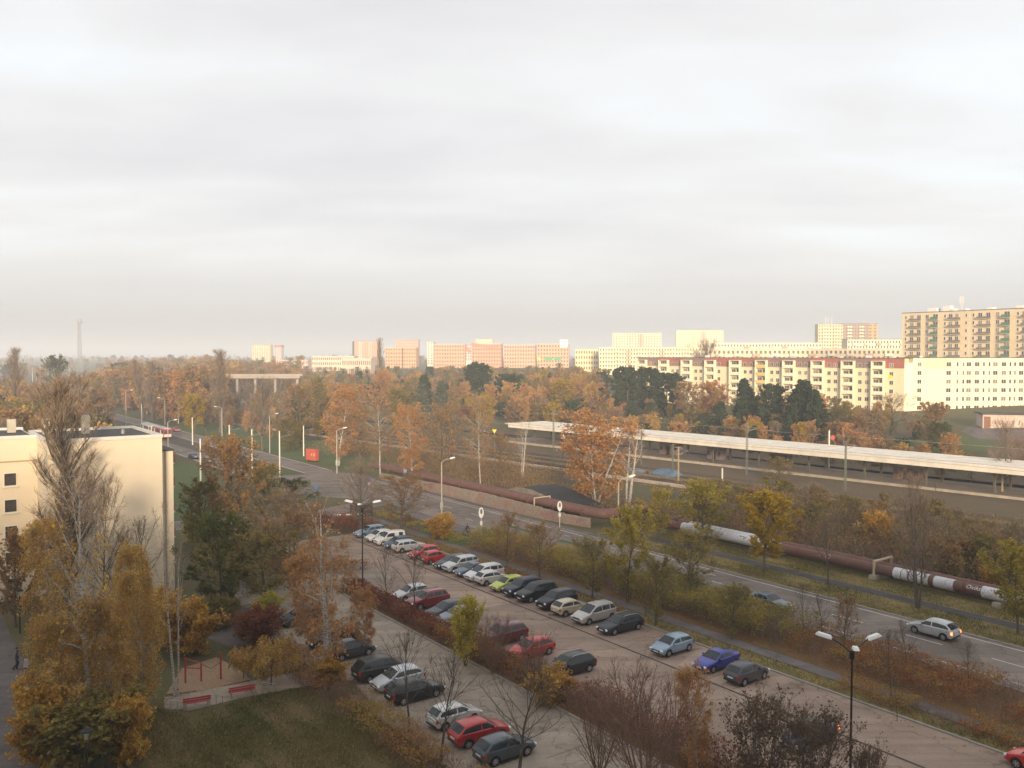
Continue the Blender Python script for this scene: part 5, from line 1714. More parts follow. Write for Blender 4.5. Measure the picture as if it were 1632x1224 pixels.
STY = {
    # name: (grow args, bark, twig, leaf)
    'birch_gold': (dict(H=13, R0=3.0, base=0.07, prof='oval', n1=42, e0=38, e1=66, bend=0.1, n2=9, l2=0.45, n3=11, l3=1.15, droop=1.1, tr=0.16, nleaf=4, lsize=0.095), M_birch, M_twig, L_gold),
    'birch_orange': (dict(H=13, R0=2.9, base=0.14, prof='oval', n1=36, e0=35, e1=65, bend=0.1, n2=9, l2=0.42, n3=9, l3=0.9, droop=0.7, tr=0.15, nleaf=4, lsize=0.10), M_birch, M_twig, L_orange),
    'birch_twin': (dict(H=13, R0=3.6, base=0.12, prof='oval', n1=44, e0=35, e1=65, bend=0.1, n2=9, l2=0.42, n3=9, l3=0.95, droop=0.7, tr=0.16, nleaf=4, lsize=0.13, stems=3, fork=0.22), M_birch, M_twig, L_orange),
    'birch_sparse': (dict(H=15, R0=2.6, base=0.30, prof='oval', n1=26, e0=38, e1=66, bend=0.05, n2=7, l2=0.4, n3=7, l3=0.9, droop=0.8, tr=0.27, nleaf=1, lsize=0.11, bare_top=0.5), M_birch, M_twig, L_gold),
    'birch_thin': (dict(H=14, R0=2.6, base=0.32, prof='oval', n1=26, e0=38, e1=66, bend=0.05, n2=8, l2=0.4, n3=8, l3=0.9, droop=0.7, tr=0.12, nleaf=1, lsize=0.13), M_birch, M_twig, L_brown),
    'bare_tall': (dict(H=13, R0=3.0, base=0.22, prof='oval', n1=34, e0=50, e1=75, bend=0.25, n2=9, l2=0.45, n3=11, l3=0.7, droop=0.0, tr=0.14, nleaf=0, stems=3, fork=0.14, tw=0.013), M_bark, M_twig, None),
    'birch_bare': (dict(H=13, R0=1.9, base=0.35, prof='oval', n1=20, e0=48, e1=70, bend=0.15, n2=6, l2=0.4, n3=6, l3=0.7, droop=0.3, tr=0.22, nleaf=0, stems=2, fork=0.16), M_birch, M_twig, None),
    'birch_fork': (dict(H=14, R0=2.6, base=0.10, prof='oval', n1=30, e0=30, e1=62, bend=0.1, n2=7, l2=0.45, n3=8, l3=0.9, droop=0.5, tr=0.27, nleaf=3, lsize=0.11, stems=2, fork=0.10, bare_top=0.55), M_birch, M_twig, L_orange),
    'poplar': (dict(H=22, R0=1.9, base=0.10, prof='col', n1=60, e0=66, e1=80, bend=0.35, n2=9, l2=0.4, n3=9, l3=1.0, droop=-0.5, tr=0.32, nleaf=0, spread2=0.45, tw=0.014), M_bark, M_twig, None),
    'bare': (dict(H=10, R0=3.6, base=0.2, prof='round', n1=28, e0=28, e1=72, bend=0.3, n2=9, l2=0.5, n3=12, l3=0.7, droop=0.0, tr=0.15, nleaf=0, tw=0.013), M_bark, M_twig, None),
    'bare_leaf': (dict(H=10, R0=3.6, base=0.18, prof='round', n1=28, e0=28, e1=72, bend=0.3, n2=9, l2=0.5, n3=10, l3=0.7, droop=0.0, tr=0.15, nleaf=1, lsize=0.12, tw=0.013), M_bark, M_twig, L_brown),
    'bare_olive': (dict(H=10, R0=3.8, base=0.12, prof='round', n1=30, e0=25, e1=72, bend=0.3, n2=9, l2=0.5, n3=9, l3=0.7, droop=0.0, tr=0.15, nleaf=2, lsize=0.12), M_bark, M_twig, L_olive),
    'young': (dict(H=8, R0=2.5, base=0.32, prof='vase', n1=18, e0=45, e1=75, bend=0.25, n2=7, l2=0.5, n3=5, l3=0.6, droop=0.0, tr=0.10, nleaf=0, tw=0.010), M_barkd, M_twigd, None),
    'yellow': (dict(H=9, R0=3.0, base=0.2, prof='oval', n1=32, e0=30, e1=72, bend=0.2, n2=9, l2=0.45, n3=8, l3=0.5, droop=0.1, tr=0.13, nleaf=6, lsize=0.13), M_bark, M_twig, L_yellow),
    'yellow_brown': (dict(H=9, R0=3.2, base=0.2, prof='oval', n1=30, e0=30, e1=70, bend=0.2, n2=9, l2=0.45, n3=8, l3=0.5, droop=0.1, tr=0.13, nleaf=3, lsize=0.125), M_bark, M_twig, L_lime),
    'brown_gold': (dict(H=10, R0=4.0, base=0.15, prof='round', n1=30, e0=25, e1=70, bend=0.2, n2=9, l2=0.5, n3=9, l3=0.6, droop=0.1, tr=0.17, nleaf=3, lsize=0.13), M_bark, M_twig, L_brown),
    'orange_round': (dict(H=9, R0=3.4, base=0.15, prof='round', n1=30, e0=25, e1=70, bend=0.2, n2=9, l2=0.5, n3=9, l3=0.5, droop=0.1, tr=0.15, nleaf=4, lsize=0.13), M_bark, M_twig, L_orange),
    'green': (dict(H=9, R0=3.4, base=0.10, prof='round', n1=32, e0=20, e1=70, bend=0.2, n2=9, l2=0.5, n3=9, l3=0.5, droop=0.1, tr=0.14, nleaf=3, lsize=0.12), M_barkd, M_twigd, L_green),
    'olive': (dict(H=9, R0=3.4, base=0.08, prof='round', n1=32, e0=20, e1=70, bend=0.2, n2=9, l2=0.5, n3=9, l3=0.5, droop=0.1, tr=0.14, nleaf=4, lsize=0.13), M_barkd, M_twig, L_olive),
    'weeping': (dict(H=5, R0=3.2, base=0.35, prof='round', n1=26, e0=35, e1=55, bend=-0.5, n2=9, l2=0.4, n3=10, l3=0.9, droop=1.2, tr=0.10, nleaf=5, lsize=0.08), M_bark, M_twig, L_gold),
    'pine': (dict(H=12, R0=3.4, base=0.12, prof='round', n1=60, e0=5, e1=50, bend=0.25, n2=9, l2=0.35, n3=7, l3=0.5, droop=0.0, tr=0.16, nleaf=7, lsize=0.16), M_barkd, M_twigd, L_pine),
    'spruce': (dict(H=13, R0=3.2, base=0.05, prof='cone', n1=95, e0=-12, e1=35, bend=0.15, n2=9, l2=0.35, n3=6, l3=0.45, droop=0.25, tr=0.16, nleaf=6, lsize=0.14), M_barkd, M_twigd, L_pine),
    'blue_spruce': (dict(H=11, R0=2.8, base=0.04, prof='cone', n1=80, e0=-10, e1=35, bend=0.15, n2=9, l2=0.35, n3=6, l3=0.45, droop=0.2, tr=0.15, nleaf=6, lsize=0.14), M_barkd, M_twigd, L_blue),
    'shrub_bare': (dict(H=4.5, R0=2.2, base=0.05, prof='vase', n1=60, e0=45, e1=72, bend=0.35, n2=6, l2=0.5, n3=6, l3=0.55, droop=-0.1, tr=0.045, nleaf=0, stems=9, fork=0.55, tw=0.0075), M_twigr, M_twigr, None),
    'shrub_dark': (dict(H=4.5, R0=2.3, base=0.08, prof='round', n1=56, e0=30, e1=70, bend=0.3, n2=7, l2=0.5, n3=7, l3=0.5, droop=0, tr=0.06, nleaf=1, lsize=0.075, stems=7, fork=0.5, tw=0.009), M_twigd, M_twigd, L_dark),
    'shrub_yellow': (dict(H=3.5, R0=1.6, base=0.05, prof='col', n1=44, e0=45, e1=75, bend=0.3, n2=7, l2=0.5, n3=6, l3=0.4, droop=0, tr=0.04, nleaf=4, lsize=0.07, stems=6, fork=0.35, tw=0.009), M_twigd, M_twig, leaf_mat('bright_yellow_leaves', [(0.38, 0.34, 0.05), (0.58, 0.48, 0.07), (0.66, 0.52, 0.10)])),
    'shrub_gold': (dict(H=3.2, R0=1.8, base=0.05, prof='round', n1=44, e0=35, e1=70, bend=0.25, n2=7, l2=0.5, n3=7, l3=0.45, droop=0.1, tr=0.04, nleaf=5, lsize=0.085, stems=6, fork=0.45, tw=0.009), M_twigd, M_twig, L_gold),
    'shrub_olive': (dict(H=3.2, R0=2.0, base=0.05, prof='round', n1=44, e0=35, e1=70, bend=0.25, n2=7, l2=0.5, n3=7, l3=0.45, droop=0.1, tr=0.04, nleaf=4, lsize=0.095, stems=6, fork=0.45, tw=0.009), M_twigd, M_twigd, L_olive),
    'shrub_green': (dict(H=3.2, R0=2.0, base=0.05, prof='round', n1=44, e0=35, e1=70, bend=0.25, n2=7, l2=0.5, n3=7, l3=0.4, droop=0.1, tr=0.04, nleaf=5, lsize=0.08, stems=6, fork=0.45, tw=0.009), M_twigd, M_twigd, L_green),
    'shrub_red': (dict(H=2.6, R0=1.6, base=0.05, prof='round', n1=44, e0=40, e1=72, bend=0.25, n2=7, l2=0.5, n3=7, l3=0.4, droop=0.1, tr=0.035, nleaf=4, lsize=0.075, stems=7, fork=0.5, tw=0.009), M_twigr, M_twigr, L_red),
}
PRO = {}


def proto(style, var=0):
    k = (style, var)
    if k in PRO:
        return PRO[k]
    args, bark, twig, leaf = STY[style]
    rg = np.random.default_rng(sum(map(ord, style)) * 7 + var)
    lv, lf, tv, tf, lc, ls = grow(rg, **args)
    tm = mesh_np('trunk', lv, [lf], [bark], smooth=True)
    if len(lc):
        cv, cf = leaves_np(lc, ls, rg)
        V = np.concatenate([tv, cv]); F = np.concatenate([tf, cf + len(tv)])
        mi = np.concatenate([np.zeros(len(tf), int), np.ones(len(cf), int)])
        ti = np.concatenate([np.zeros(len(tf)), clump_tint(lc, rg)])
        cm = mesh_np('crown', V, [F], [twig, leaf], mi, tint=ti)
    else:
        cm = mesh_np('crown', tv, [tf], [twig])
    allv = np.concatenate([lv, tv] + ([cv] if len(lc) else []))
    rad = np.percentile(np.hypot(allv[:, 0], allv[:, 1]), 97)
    top = np.percentile(allv[:, 2], 99.7)
    PRO[k] = (tm, cm, 2 * rad, top)
    return PRO[k]


TREES = []


def tree(style, u, vb, vt, wpx, label, name='tree', var=0, cat=None, group=None, rz=None, at=None):
    tm, cm, w0, h0 = proto(style, var)
    x, y = at if at else G(u, vb)
    z = T(x, y)
    h = ztop(vt, y) - z
    w = wpx * y / FPX
    k = w / w0
    o = thing(name, label, cat or ('shrub' if 'shrub' in style else 'tree'), (x, y, z - 0.05), rz if rz is not None else random.uniform(0, 6.28), group)
    o.scale = (k, k, h / h0)
    link('trunk', tm, o)
    link('crown', cm, o)
    TREES.append((x, y))
    return o


GL = 'trees around the lower left garden'
# --- lower left garden
tree('poplar', 100, 978, 598, 112, 'tall bare columnar poplar in front of the cream gable', 'poplar_tree', group=GL)
tree('birch_sparse', 143, 1190, 735, 125, 'tall birch with bright white straight trunk in front of the cream block', 'birch_tree', group=GL)
tree('birch_gold', 88, 1045, 826, 92, 'dense golden birch standing left of the white trunk', 'birch_tree', group=GL)
tree('birch_gold', 184, 1180, 945, 105, 'widest golden weeping birch at the lower left', 'birch_tree', var=1, group=GL)
tree('birch_gold', 72, 1190, 975, 85, 'golden birch beside the dark path at the left edge', 'birch_tree', var=1, group=GL)
tree('birch_gold', 112, 1165, 1010, 80, 'golden birch just left of the foot of white trunk', 'birch_tree', var=1, group=GL)
tree('birch_gold', 200, 1095, 868, 75, 'thin golden birch behind, right of the white trunk', 'birch_tree', group=GL)
tree('birch_gold', 112, 1205, 1045, 95, 'low golden birch above the olive bush', 'birch_tree', group=GL)
tree('birch_gold', 228, 1130, 905, 80, 'slim golden birch left of the sandpit', 'birch_tree', group=GL)
tree('brown_gold', 25, 1000, 842, 100, 'brown-leaved tree at the left edge below the windows', group=GL)
tree('bare', 168, 1000, 752, 72, 'bare weeping tree in front of the blank gable', 'bare_tree', group=GL)
tree('young', 236, 968, 818, 105, 'small bare tree against the right half of gable', 'bare_tree', group=GL)
tree('young', 185, 1005, 838, 90, 'bare dark tree in front of the middle of gable', 'bare_tree', var=1, group=GL)
tree('birch_bare', 281, 1110, 790, 62, 'bare forked white birch just right of the gable corner', 'birch_tree', group=GL)
tree('shrub_gold', 300, 1045, 955, 95, 'golden bush beside the forked bare birch', 'shrub', group=GL)
tree('shrub_gold', 250, 1030, 940, 90, 'brown-gold bush behind the sandpit', 'shrub', var=1, group=GL)
tree('shrub_olive', 135, 1225, 1108, 175, 'olive green bush behind the park lamp', 'shrub', group=GL)
tree('shrub_gold', 70, 1225, 1090, 110, 'orange-gold bush at the left bottom corner beside the path', 'shrub', group=GL)
tree('shrub_gold', 205, 1225, 1110, 75, 'golden bush right of the park lamp', 'shrub', var=1, group=GL)
tree('weeping', 432, 1092, 1012, 100, 'small weeping golden tree beside the playground', 'weeping_tree', group=GL)
tree('weeping', 388, 1080, 1030, 50, 'smallest weeping golden tree behind the sandpit corner', 'weeping_tree', var=1, group=GL)
tree('birch_fork', 524, 1078, 792, 125, 'birch with crooked white trunk and thin orange leaves in front of car park', 'birch_tree', group=GL)
tree('birch_orange', 492, 1035, 875, 75, 'orange-leaved small tree left of the crooked birch', 'birch_tree', group=GL)
tree('birch_orange', 583, 1040, 930, 55, 'thin orange-leaved sapling right of the crooked birch', 'birch_tree', group=GL)
tree('shrub_gold', 527, 1092, 1050, 55, 'small orange bush at the foot of crooked birch', 'shrub', group=GL)
tree('shrub_yellow', 425, 1000, 945, 55, 'yellow-green shrub by the garden path sign', 'shrub', group=GL)
tree('shrub_red', 412, 1030, 968, 85, 'dark red-brown bush right of the garden path', 'shrub', group=GL)
tree('green', 355, 975, 815, 115, 'dark green leafy tree right of the gable corner', group=GL)
tree('bare_olive', 425, 970, 838, 120, 'olive thin-leaved tree in front of low graffiti wall', group=GL)
tree('bare_leaf', 470, 960, 800, 110, 'brown twiggy tree left of the car park end', group=GL)
tree('bare', 455, 895, 775, 105, 'bare grey-brown tree behind the low graffiti wall', 'bare_tree', group=GL)
tree('bare', 575, 850, 730, 95, 'bare tree standing at the road junction', 'bare_tree', group=GL)
tree('bare_leaf', 640, 845, 755, 95, 'thin brown tree on the corner above the white van', group=GL)
tree('brown_gold', 372, 870, 695, 120, 'large brown and gold tree right of the cream block', group=GL)
tree('olive', 322, 868, 762, 80, 'olive tree with a yellow patch beside the balconies', group=GL)
tree('bare_olive', 420, 855, 735, 90, 'grey-olive tree right of the large brown and gold tree', group=GL)
tree('green', 458, 815, 762, 85, 'low dark green bush mass at the junction lawn', 'shrub', cat='shrub', group=GL)
tree('shrub_yellow', 310, 870, 822, 45, 'small yellow shrub under the olive tree', 'shrub', group=GL)
tree('shrub_olive', 350, 1000, 950, 70, 'dark olive shrub beside the small path sign', 'shrub', group=GL)
# --- car park trees
GC = 'young trees in the car parks'
tree('young', 652, 1168, 1000, 110, 'bare sapling between the silver hatchback and white-silver hatchback', 'bare_tree', group=GC)
tree('young', 703, 1212, 1030, 120, 'bare sapling left of the red hatchback', 'bare_tree', var=1, group=GC)
tree('young', 826, 1250, 1055, 165, 'bare sapling in front of the nearest dark hatchback', 'bare_tree', var=1, group=GC)
tree('young', 618, 975, 870, 60, 'bare sapling in front of the silver hatchback by the lamp', 'bare_tree', group=GC)
tree('young', 662, 985, 872, 70, 'bare sapling in front of the dark red off-roader', 'bare_tree', var=1, group=GC)
tree('shrub_yellow', 742, 1062, 950, 55, 'tall yellow-green shrub in the middle hedge', 'shrub', group=GC)
tree('shrub_bare', 785, 1075, 975, 68, 'bare reddish shrub in front of the maroon car', 'bare_shrub', group=GC)
tree('shrub_bare', 850, 1095, 1005, 65, 'bare shrub left of the black estate with rails', 'bare_shrub', var=1, group=GC)
tree('shrub_gold', 876, 1122, 1066, 75, 'orange shrub below the black estate with rails', 'shrub', group=GC)
tree('shrub_bare', 1030, 1275, 1062, 195, 'large bare reddish shrub at the bottom centre', 'bare_shrub', group=GC)
tree('shrub_bare', 955, 1240, 1090, 120, 'bare brown shrub left of the large bottom shrub', 'bare_shrub', var=1, group=GC)
tree('birch_orange', 1112, 1255, 1058, 70, 'thin orange-leaved sapling right of the large bare shrub', 'sapling', group=GC)
tree('shrub_dark', 1215, 1275, 1098, 140, 'dark purple-leaved bush in front of the dark saloon, left one', 'shrub', group=GC)
tree('shrub_dark', 1300, 1285, 1122, 125, 'dark purple-leaved bush directly left of the three-armed lamp', 'shrub', var=1, group=GC)
tree('shrub_dark', 1385, 1300, 1180, 60, 'smaller dark bush right of the three-armed lamp', 'shrub', group=GC)
# --- strip between car park and road
GS = 'trees between the car park and the road'
tree('yellow_brown', 1000, 960, 803, 92, 'yellow-brown tree wrapped round the tall road lamp', group=GS)
tree('bare_olive', 1100, 950, 846, 90, 'thin olive tree by the road above the light blue car', group=GS)
tree('bare_olive', 1045, 997, 885, 75, 'thin-stemmed olive tree behind the black estate', group=GS, var=1)
tree('bare_olive', 943, 955, 855, 65, 'thin-stemmed olive tree behind the beige hatchback', group=GS)
tree('bare_olive', 1166, 1020, 930, 65, 'thin-stemmed tree behind the royal blue car', group=GS)
tree('bare_leaf', 860, 925, 830, 65, 'bare brown tree at the left island end', group=GS)
tree('bare_leaf', 808, 905, 815, 55, 'bare brown tree beside the left bus stop', group=GS)
tree('shrub_gold', 702, 858, 820, 48, 'round yellow-orange bush at the foot of the pale road lamp', 'shrub', group=GS)
tree('young', 1281, 1012, 925, 36, 'slim bare sapling in the hedge left of the silver driving car', 'bare_tree', group=GS)
tree('bare_leaf', 1345, 1040, 945, 52, 'darker bare sapling in the hedge below the road', 'bare_tree', group=GS)
tree('young', 1312, 1030, 945, 40, 'reddish bare sapling second in the hedge below the road', 'bare_tree', var=1, group=GS)
tree('young', 1420, 1110, 1000, 55, 'bare sapling right of the three-armed lamp', 'bare_tree', group=GS)
tree('young', 1446, 1085, 985, 45, 'bare sapling in front of the silver driving car', 'bare_tree', var=1, group=GS)
tree('young', 1545, 1108, 1018, 40, 'rightmost bare sapling in the hedge below the road', 'bare_tree', group=GS)
tree('young', 1430, 1150, 1075, 30, 'tiny sapling with few orange leaves at car park edge', 'sapling', var=1, group=GS)
# --- verge along the pipe
GV = 'trees on the verge beside the pipe'
tree('yellow', 1217, 911, 783, 85, 'bright yellow conical tree in front of the silver pipe', group=GV)
tree('yellow_brown', 1118, 866, 766, 98, 'olive-brown round tree left of the bright yellow one', group=GV)
tree('yellow_brown', 1050, 858, 778, 70, 'small olive-brown tree at the pipe bend', var=1, group=GV)
tree('young', 1320, 933, 820, 62, 'thin bare tree in front of the rusty pipe section', 'bare_tree', group=GV)
tree('bare_tall', 1463, 970, 752, 105, 'tall pale bare tree in front of the graffitied pipe', 'bare_tree', group=GV)
tree('yellow_brown', 1622, 1010, 862, 105, 'yellow-brown tree at the right edge above the road', var=1, group=GV)
tree('shrub_gold', 1578, 948, 900, 34, 'narrow golden bush behind the pipe', 'shrub', group=GV)
tree('shrub_gold', 1398, 885, 815, 50, 'golden bush in the scrub behind the post frame', 'shrub', var=1, group=GV)
tree('shrub_yellow', 1515, 925, 885, 40, 'small yellow bush behind the tall pale bare tree', 'shrub', group=GV)
# --- between wall and station
GM = 'birches between the road and the railway'
tree('birch_twin', 950, 803, 655, 128, 'big orange birch with three pale stems in front of the canopy', 'birch_tree', group=GM)
tree('birch_orange', 656, 768, 643, 62, 'orange birch in the middle, beside the pale road lamp', 'birch_tree', group=GM)
tree('birch_orange', 540, 742, 612, 78, 'broad orange birch right of the red advertising box', 'birch_tree', var=1, group=GM)
tree('birch_thin', 606, 762, 628, 62, 'thin birch with visible white trunk between two orange birches', 'birch_tree', group=GM)
tree('birch_thin', 766, 782, 625, 62, 'thin yellow-topped birch left of the canopy end', 'birch_tree', var=1, group=GM)
tree('birch_bare', 832, 768, 662, 45, 'bare twin-stemmed birch below the left end of canopy', 'birch_tree', group=GM)
tree('birch_bare', 1000, 808, 675, 60, 'bare leaning birch right of the big orange one', 'birch_tree', var=1, group=GM)
tree('bare_leaf', 705, 770, 640, 70, 'brown thin-leaved tree behind the pale road lamp', group=GM)
tree('bare_leaf', 575, 742, 652, 60, 'brown bare tree between the left birches', var=1, group=GM)
tree('olive', 465, 718, 668, 50, 'yellow-green bush behind the white tram pole', 'shrub', cat='shrub', group=GM)
tree('bare_leaf', 800, 770, 690, 60, 'low brown tree above the underpass roof', group=GM)
tree('bare', 720, 745, 660, 60, 'bare brown tree in front of the railway', 'bare_tree', group=GM)
# --- beyond the railway
GB = 'trees beyond the railway'
B = [
    ('pine', 1000, 662, 585, 55, 'dark pine, left of the dark group before red-topped block', 'pine_tree'),
    ('pine', 1028, 660, 586, 42, 'narrow dark pine in the middle of the dark group', 'pine_tree'),
    ('pine', 1060, 662, 594, 58, 'widest dark pine, right of the dark group', 'pine_tree'),
    ('spruce', 1275, 700, 607, 78, 'large dark spruce behind the red platform sign', 'spruce_tree'),
    ('spruce', 1302, 705, 622, 52, 'smaller dark spruce right of the large spruce', 'spruce_tree'),
    ('spruce', 1190, 688, 605, 52, 'dark fir behind the canopy mast', 'spruce_tree'),
    ('pine', 1232, 692, 612, 45, 'dark pine between fir and large spruce', 'pine_tree'),
    ('pine', 762, 648, 578, 48, 'dark pine standing out at the centre skyline', 'pine_tree'),
    ('pine', 812, 650, 596, 45, 'dark pine right of the centre one', 'pine_tree'),
    ('spruce', 680, 660, 598, 38, 'dark green spruce behind the pale spruces', 'spruce_tree'),
    ('blue_spruce', 674, 680, 612, 34, 'left pale grey-green spruce', 'spruce_tree'),
    ('blue_spruce', 706, 680, 608, 38, 'right pale grey-green spruce', 'spruce_tree'),
    ('orange_round', 1140, 672, 606, 52, 'round orange tree right of the dark pines', 'tree'),
    ('brown_gold', 1098, 672, 608, 48, 'brown-gold tree between dark pines and orange tree', 'tree'),
    ('yellow', 900, 664, 604, 44, 'yellow-green tree left of the long yellow shed', 'tree'),
    ('orange_round', 838, 668, 612, 34, 'small bright orange tree left of the yellow-green tree', 'tree'),
    ('yellow', 772, 690, 628, 38, 'golden tree in front of the centre pine', 'tree'),
    ('olive', 640, 690, 618, 52, 'olive-gold tree behind the thin white birch', 'tree'),
    ('orange_round', 605, 660, 588, 42, 'orange-yellow tree with pale trunk below the pink tower', 'tree'),
    ('bare', 1420, 700, 625, 70, 'bare grey tree before the cream corner', 'bare_tree'),
    ('brown_gold', 1480, 715, 640, 62, 'brown tree in front of the bright cream block', 'tree'),
    ('orange_round', 1515, 738, 690, 36, 'small orange tree beside the park lawn', 'tree'),
    ('bare_leaf', 1380, 715, 648, 62, 'reddish-brown tree behind the canopy', 'tree'),
    ('bare_olive', 1345, 700, 640, 50, 'grey-olive tree right of the smaller spruce', 'tree'),
    ('green', 1500, 722, 672, 50, 'dark green bush left of the park lawn', 'shrub'),
    ('bare', 1602, 785, 665, 62, 'bare tree in front of the right end of canopy', 'bare_tree'),
    ('shrub_bare', 1625, 740, 690, 70, 'reddish bare bush at the right edge behind the canopy', 'bare_shrub'),
    ('bare_olive', 1240, 768, 728, 55, 'olive shrub before the platform below the canopy', 'shrub'),
    ('bare', 1126, 575 + 95, 540, 60, 'bare tree poking above the red-topped block roof', 'bare_tree'),
    ('spruce', 1145, 690, 640, 34, 'low dark fir beside the white garden hut', 'spruce_tree'),
    ('shrub_red', 742, 672, 648, 28, 'bright red-leaved bush beside the small white shed', 'shrub'),
]
for q, (st, u, vb, vt, w, lab, nm) in enumerate(B):
    at = None
    if 'poking above' in lab:
        at = ((u - 816) / FPX * 390, 390)
    tree(st, u, vb, vt, w, lab, nm, var=q % 2, cat='shrub' if nm in ('shrub', 'bare_shrub') else 'tree', group=GB, at=at)
# --- along the tram road and the far left
GT = 'trees along the tram road'
Bt = [
    ('yellow', 309, 694, 628, 44, 'golden tree beside the red car on the tram road', 'tree'),
    ('bare_leaf', 328, 690, 640, 34, 'brown tree right of the golden tram road tree', 'tree'),
    ('yellow', 160, 638, 599, 36, 'yellow willow far up the tram road', 'tree'),
    ('orange_round', 268, 668, 648, 18, 'small orange tree above the tram', 'tree'),
    ('poplar', 352, 690, 556, 34, 'tall bare poplar left of the bridge', 'poplar_tree'),
    ('poplar', 228, 668, 572, 30, 'bare poplar above the tram, left one', 'poplar_tree'),
    ('poplar', 243, 672, 574, 26, 'bare poplar above the tram, right one', 'poplar_tree'),
    ('poplar', 28, 700, 553, 42, 'pale bare poplar at the far left edge', 'poplar_tree'),
    ('bare_leaf', 128, 705, 590, 60, 'brown poplar-like tree behind the roof chimney', 'tree'),
    ('bare_leaf', 75, 710, 610, 90, 'brown bushy tree behind the dark flat roof', 'tree'),
    ('green', 92, 650, 566, 44, 'dark green tree on the far left skyline', 'tree'),
    ('bare', 418, 720, 600, 82, 'domed bare tree in front of the bridge end', 'bare_tree'),
    ('bare_leaf', 480, 712, 610, 70, 'greyish brown tree right of the domed bare tree', 'tree'),
    ('bare_olive', 507, 700, 600, 62, 'grey-olive tree behind the broad orange birch', 'tree'),
    ('poplar', 605, 650, 538, 14, 'slim poplar beside the pink tower', 'poplar_tree'),
    ('orange_round', 323, 655, 608, 14, 'tiny orange tree right in the brown wood', 'tree'),
    ('brown_gold', 165, 700, 620, 60, 'brown tree between roof and tram poles', 'tree'),
]
for q, (st, u, vb, vt, w, lab, nm) in enumerate(Bt):
    tree(st, u, vb, vt, w, lab, nm, var=q % 2, cat='tree', group=GT)


# ---------------------------------------------------------------- hedges and scrub as strips
def thicket(name, label, cat, pts, width, h, nst, nlf, twig, leaf, lsize=0.075, kind=None, hvar=0.35, seed=0, group=None, density_gap=0.0):
    """stems and leaves spread along a strip given by (s, t) points"""
    rg = np.random.default_rng(seed + 11)
    P = np.array(pts, float)
    seg = np.linalg.norm(np.diff(P, axis=0), axis=1)
    cum = np.concatenate([[0], np.cumsum(seg)])
    Ltot = cum[-1]

    def place(n):
        d = rg.uniform(0, Ltot, n)
        if density_gap:
            ph = rg.uniform(0, 6.28)
            keep = np.sin(d * 0.9 + ph) + np.sin(d * 0.37 + 2 * ph) > -density_gap
            d = d[keep]
        s = np.interp(d, cum, P[:, 0]); t = np.interp(d, cum, P[:, 1])
        return s, t + rg.uniform(-0.5, 0.5, len(d)) * width, d

    def hh(s, t):
        k = 0.55 + 0.25 * np.sin(s * 0.83 + seed) + 0.2 * np.sin(s * 2.1 + t * 1.7 + seed * 2) + 0.15 * np.sin(t * 3.1 + s * 0.4)
        return h * (1 - hvar + hvar * 1.3 * np.clip(k, 0, 1.2))
    s, t, d = place(nst)
    x, y = NX * t + DX * s, NY * t + DY * s
    z = np.array([T(a, b) for a, b in zip(x, y)])
    a = np.stack([x, y, z], 1)
    H_ = hh(s, t) * rg.uniform(0.5, 1.1, len(s))
    dr = unit(np.stack([rg.normal(0, 0.35, len(s)), rg.normal(0, 0.35, len(s)), np.ones(len(s))], 1))
    mid = a + dr * (H_ * 0.55)[:, None]
    dr2 = unit(dr + rg.normal(0, 0.25, dr.shape))
    end = mid + dr2 * (H_ * 0.45)[:, None]
    # three side twigs per stem
    tws = []
    for k in range(4):
        f = rg.uniform(0.2, 1, len(s))[:, None]
        st = mid + (end - mid) * f if k > 1 else a + (mid - a) * (0.35 + 0.65 * f)
        dd = unit(dr + rg.normal(0, 0.7, dr.shape))
        tws.append((st, st + dd * (H_ * 0.32)[:, None]))
    V, F, off = [], [], 0
    for p, q, w in [(a, mid, 0.013), (mid, end, 0.009)] + [(p, q, 0.006) for p, q in tws]:
        v, f = ribbons(p, q, np.full(len(p), w), rg)
        V.append(v); F.append(f + off); off += len(v)
    nt = off // 4
    lc = []
    if nlf:
        s, t, d = place(nlf)
        x, y = NX * t + DX * s, NY * t + DY * s
        z = np.array([T(p, q) for p, q in zip(x, y)]) + hh(s, t) * np.sqrt(rg.uniform(0.01, 1, len(s))) * 0.98
        lc = np.stack([x, y, z], 1)
        v, f = leaves_np(lc, lsize, rg)
        V.append(v); F.append(f + off)
    V = np.concatenate(V); F = np.concatenate(F)
    mi = np.concatenate([np.zeros(nt, int), np.ones(len(F) - nt, int)])
    ti = np.concatenate([np.zeros(nt), clump_tint(lc, rg)]) if nlf else np.zeros(nt)
    o = link(name, mesh_np(name, V, [F], [twig, leaf or twig], mi, tint=ti))
    return tag(o, label, cat, group, kind)


L_hedge = leaf_mat('mixed_hedge_leaves', [(0.24, 0.09, 0.045), (0.38, 0.165, 0.065), (0.40, 0.27, 0.08), (0.28, 0.25, 0.07)])
L_hedgey = leaf_mat('yellow_hedge_leaves', [(0.18, 0.16, 0.05), (0.34, 0.28, 0.07), (0.48, 0.37, 0.09), (0.40, 0.24, 0.08)])
GH = 'hedges'
thicket('hedge', 'red-brown hedge between car park and lower lane, left part near the lamp', 'hedge', [(86, 40.0), (66, 39.7)], 2.2, 1.3, 900, 9000, M_twigr, L_red, group=GH, seed=1)
thicket('hedge', 'orange-brown hedge between car park and lower lane, middle part', 'hedge', [(65.7, 39.7), (48, 39.8)], 2.3, 1.7, 1100, 8000, M_twigr, L_hedge, group=GH, seed=2)
thicket('hedge', 'bare brown hedge between car park and lower lane, part nearest the camera', 'hedge', [(47.7, 39.9), (14, 40.5)], 2.6, 2.3, 2200, 9000, M_twigr, L_red, group=GH, seed=3)
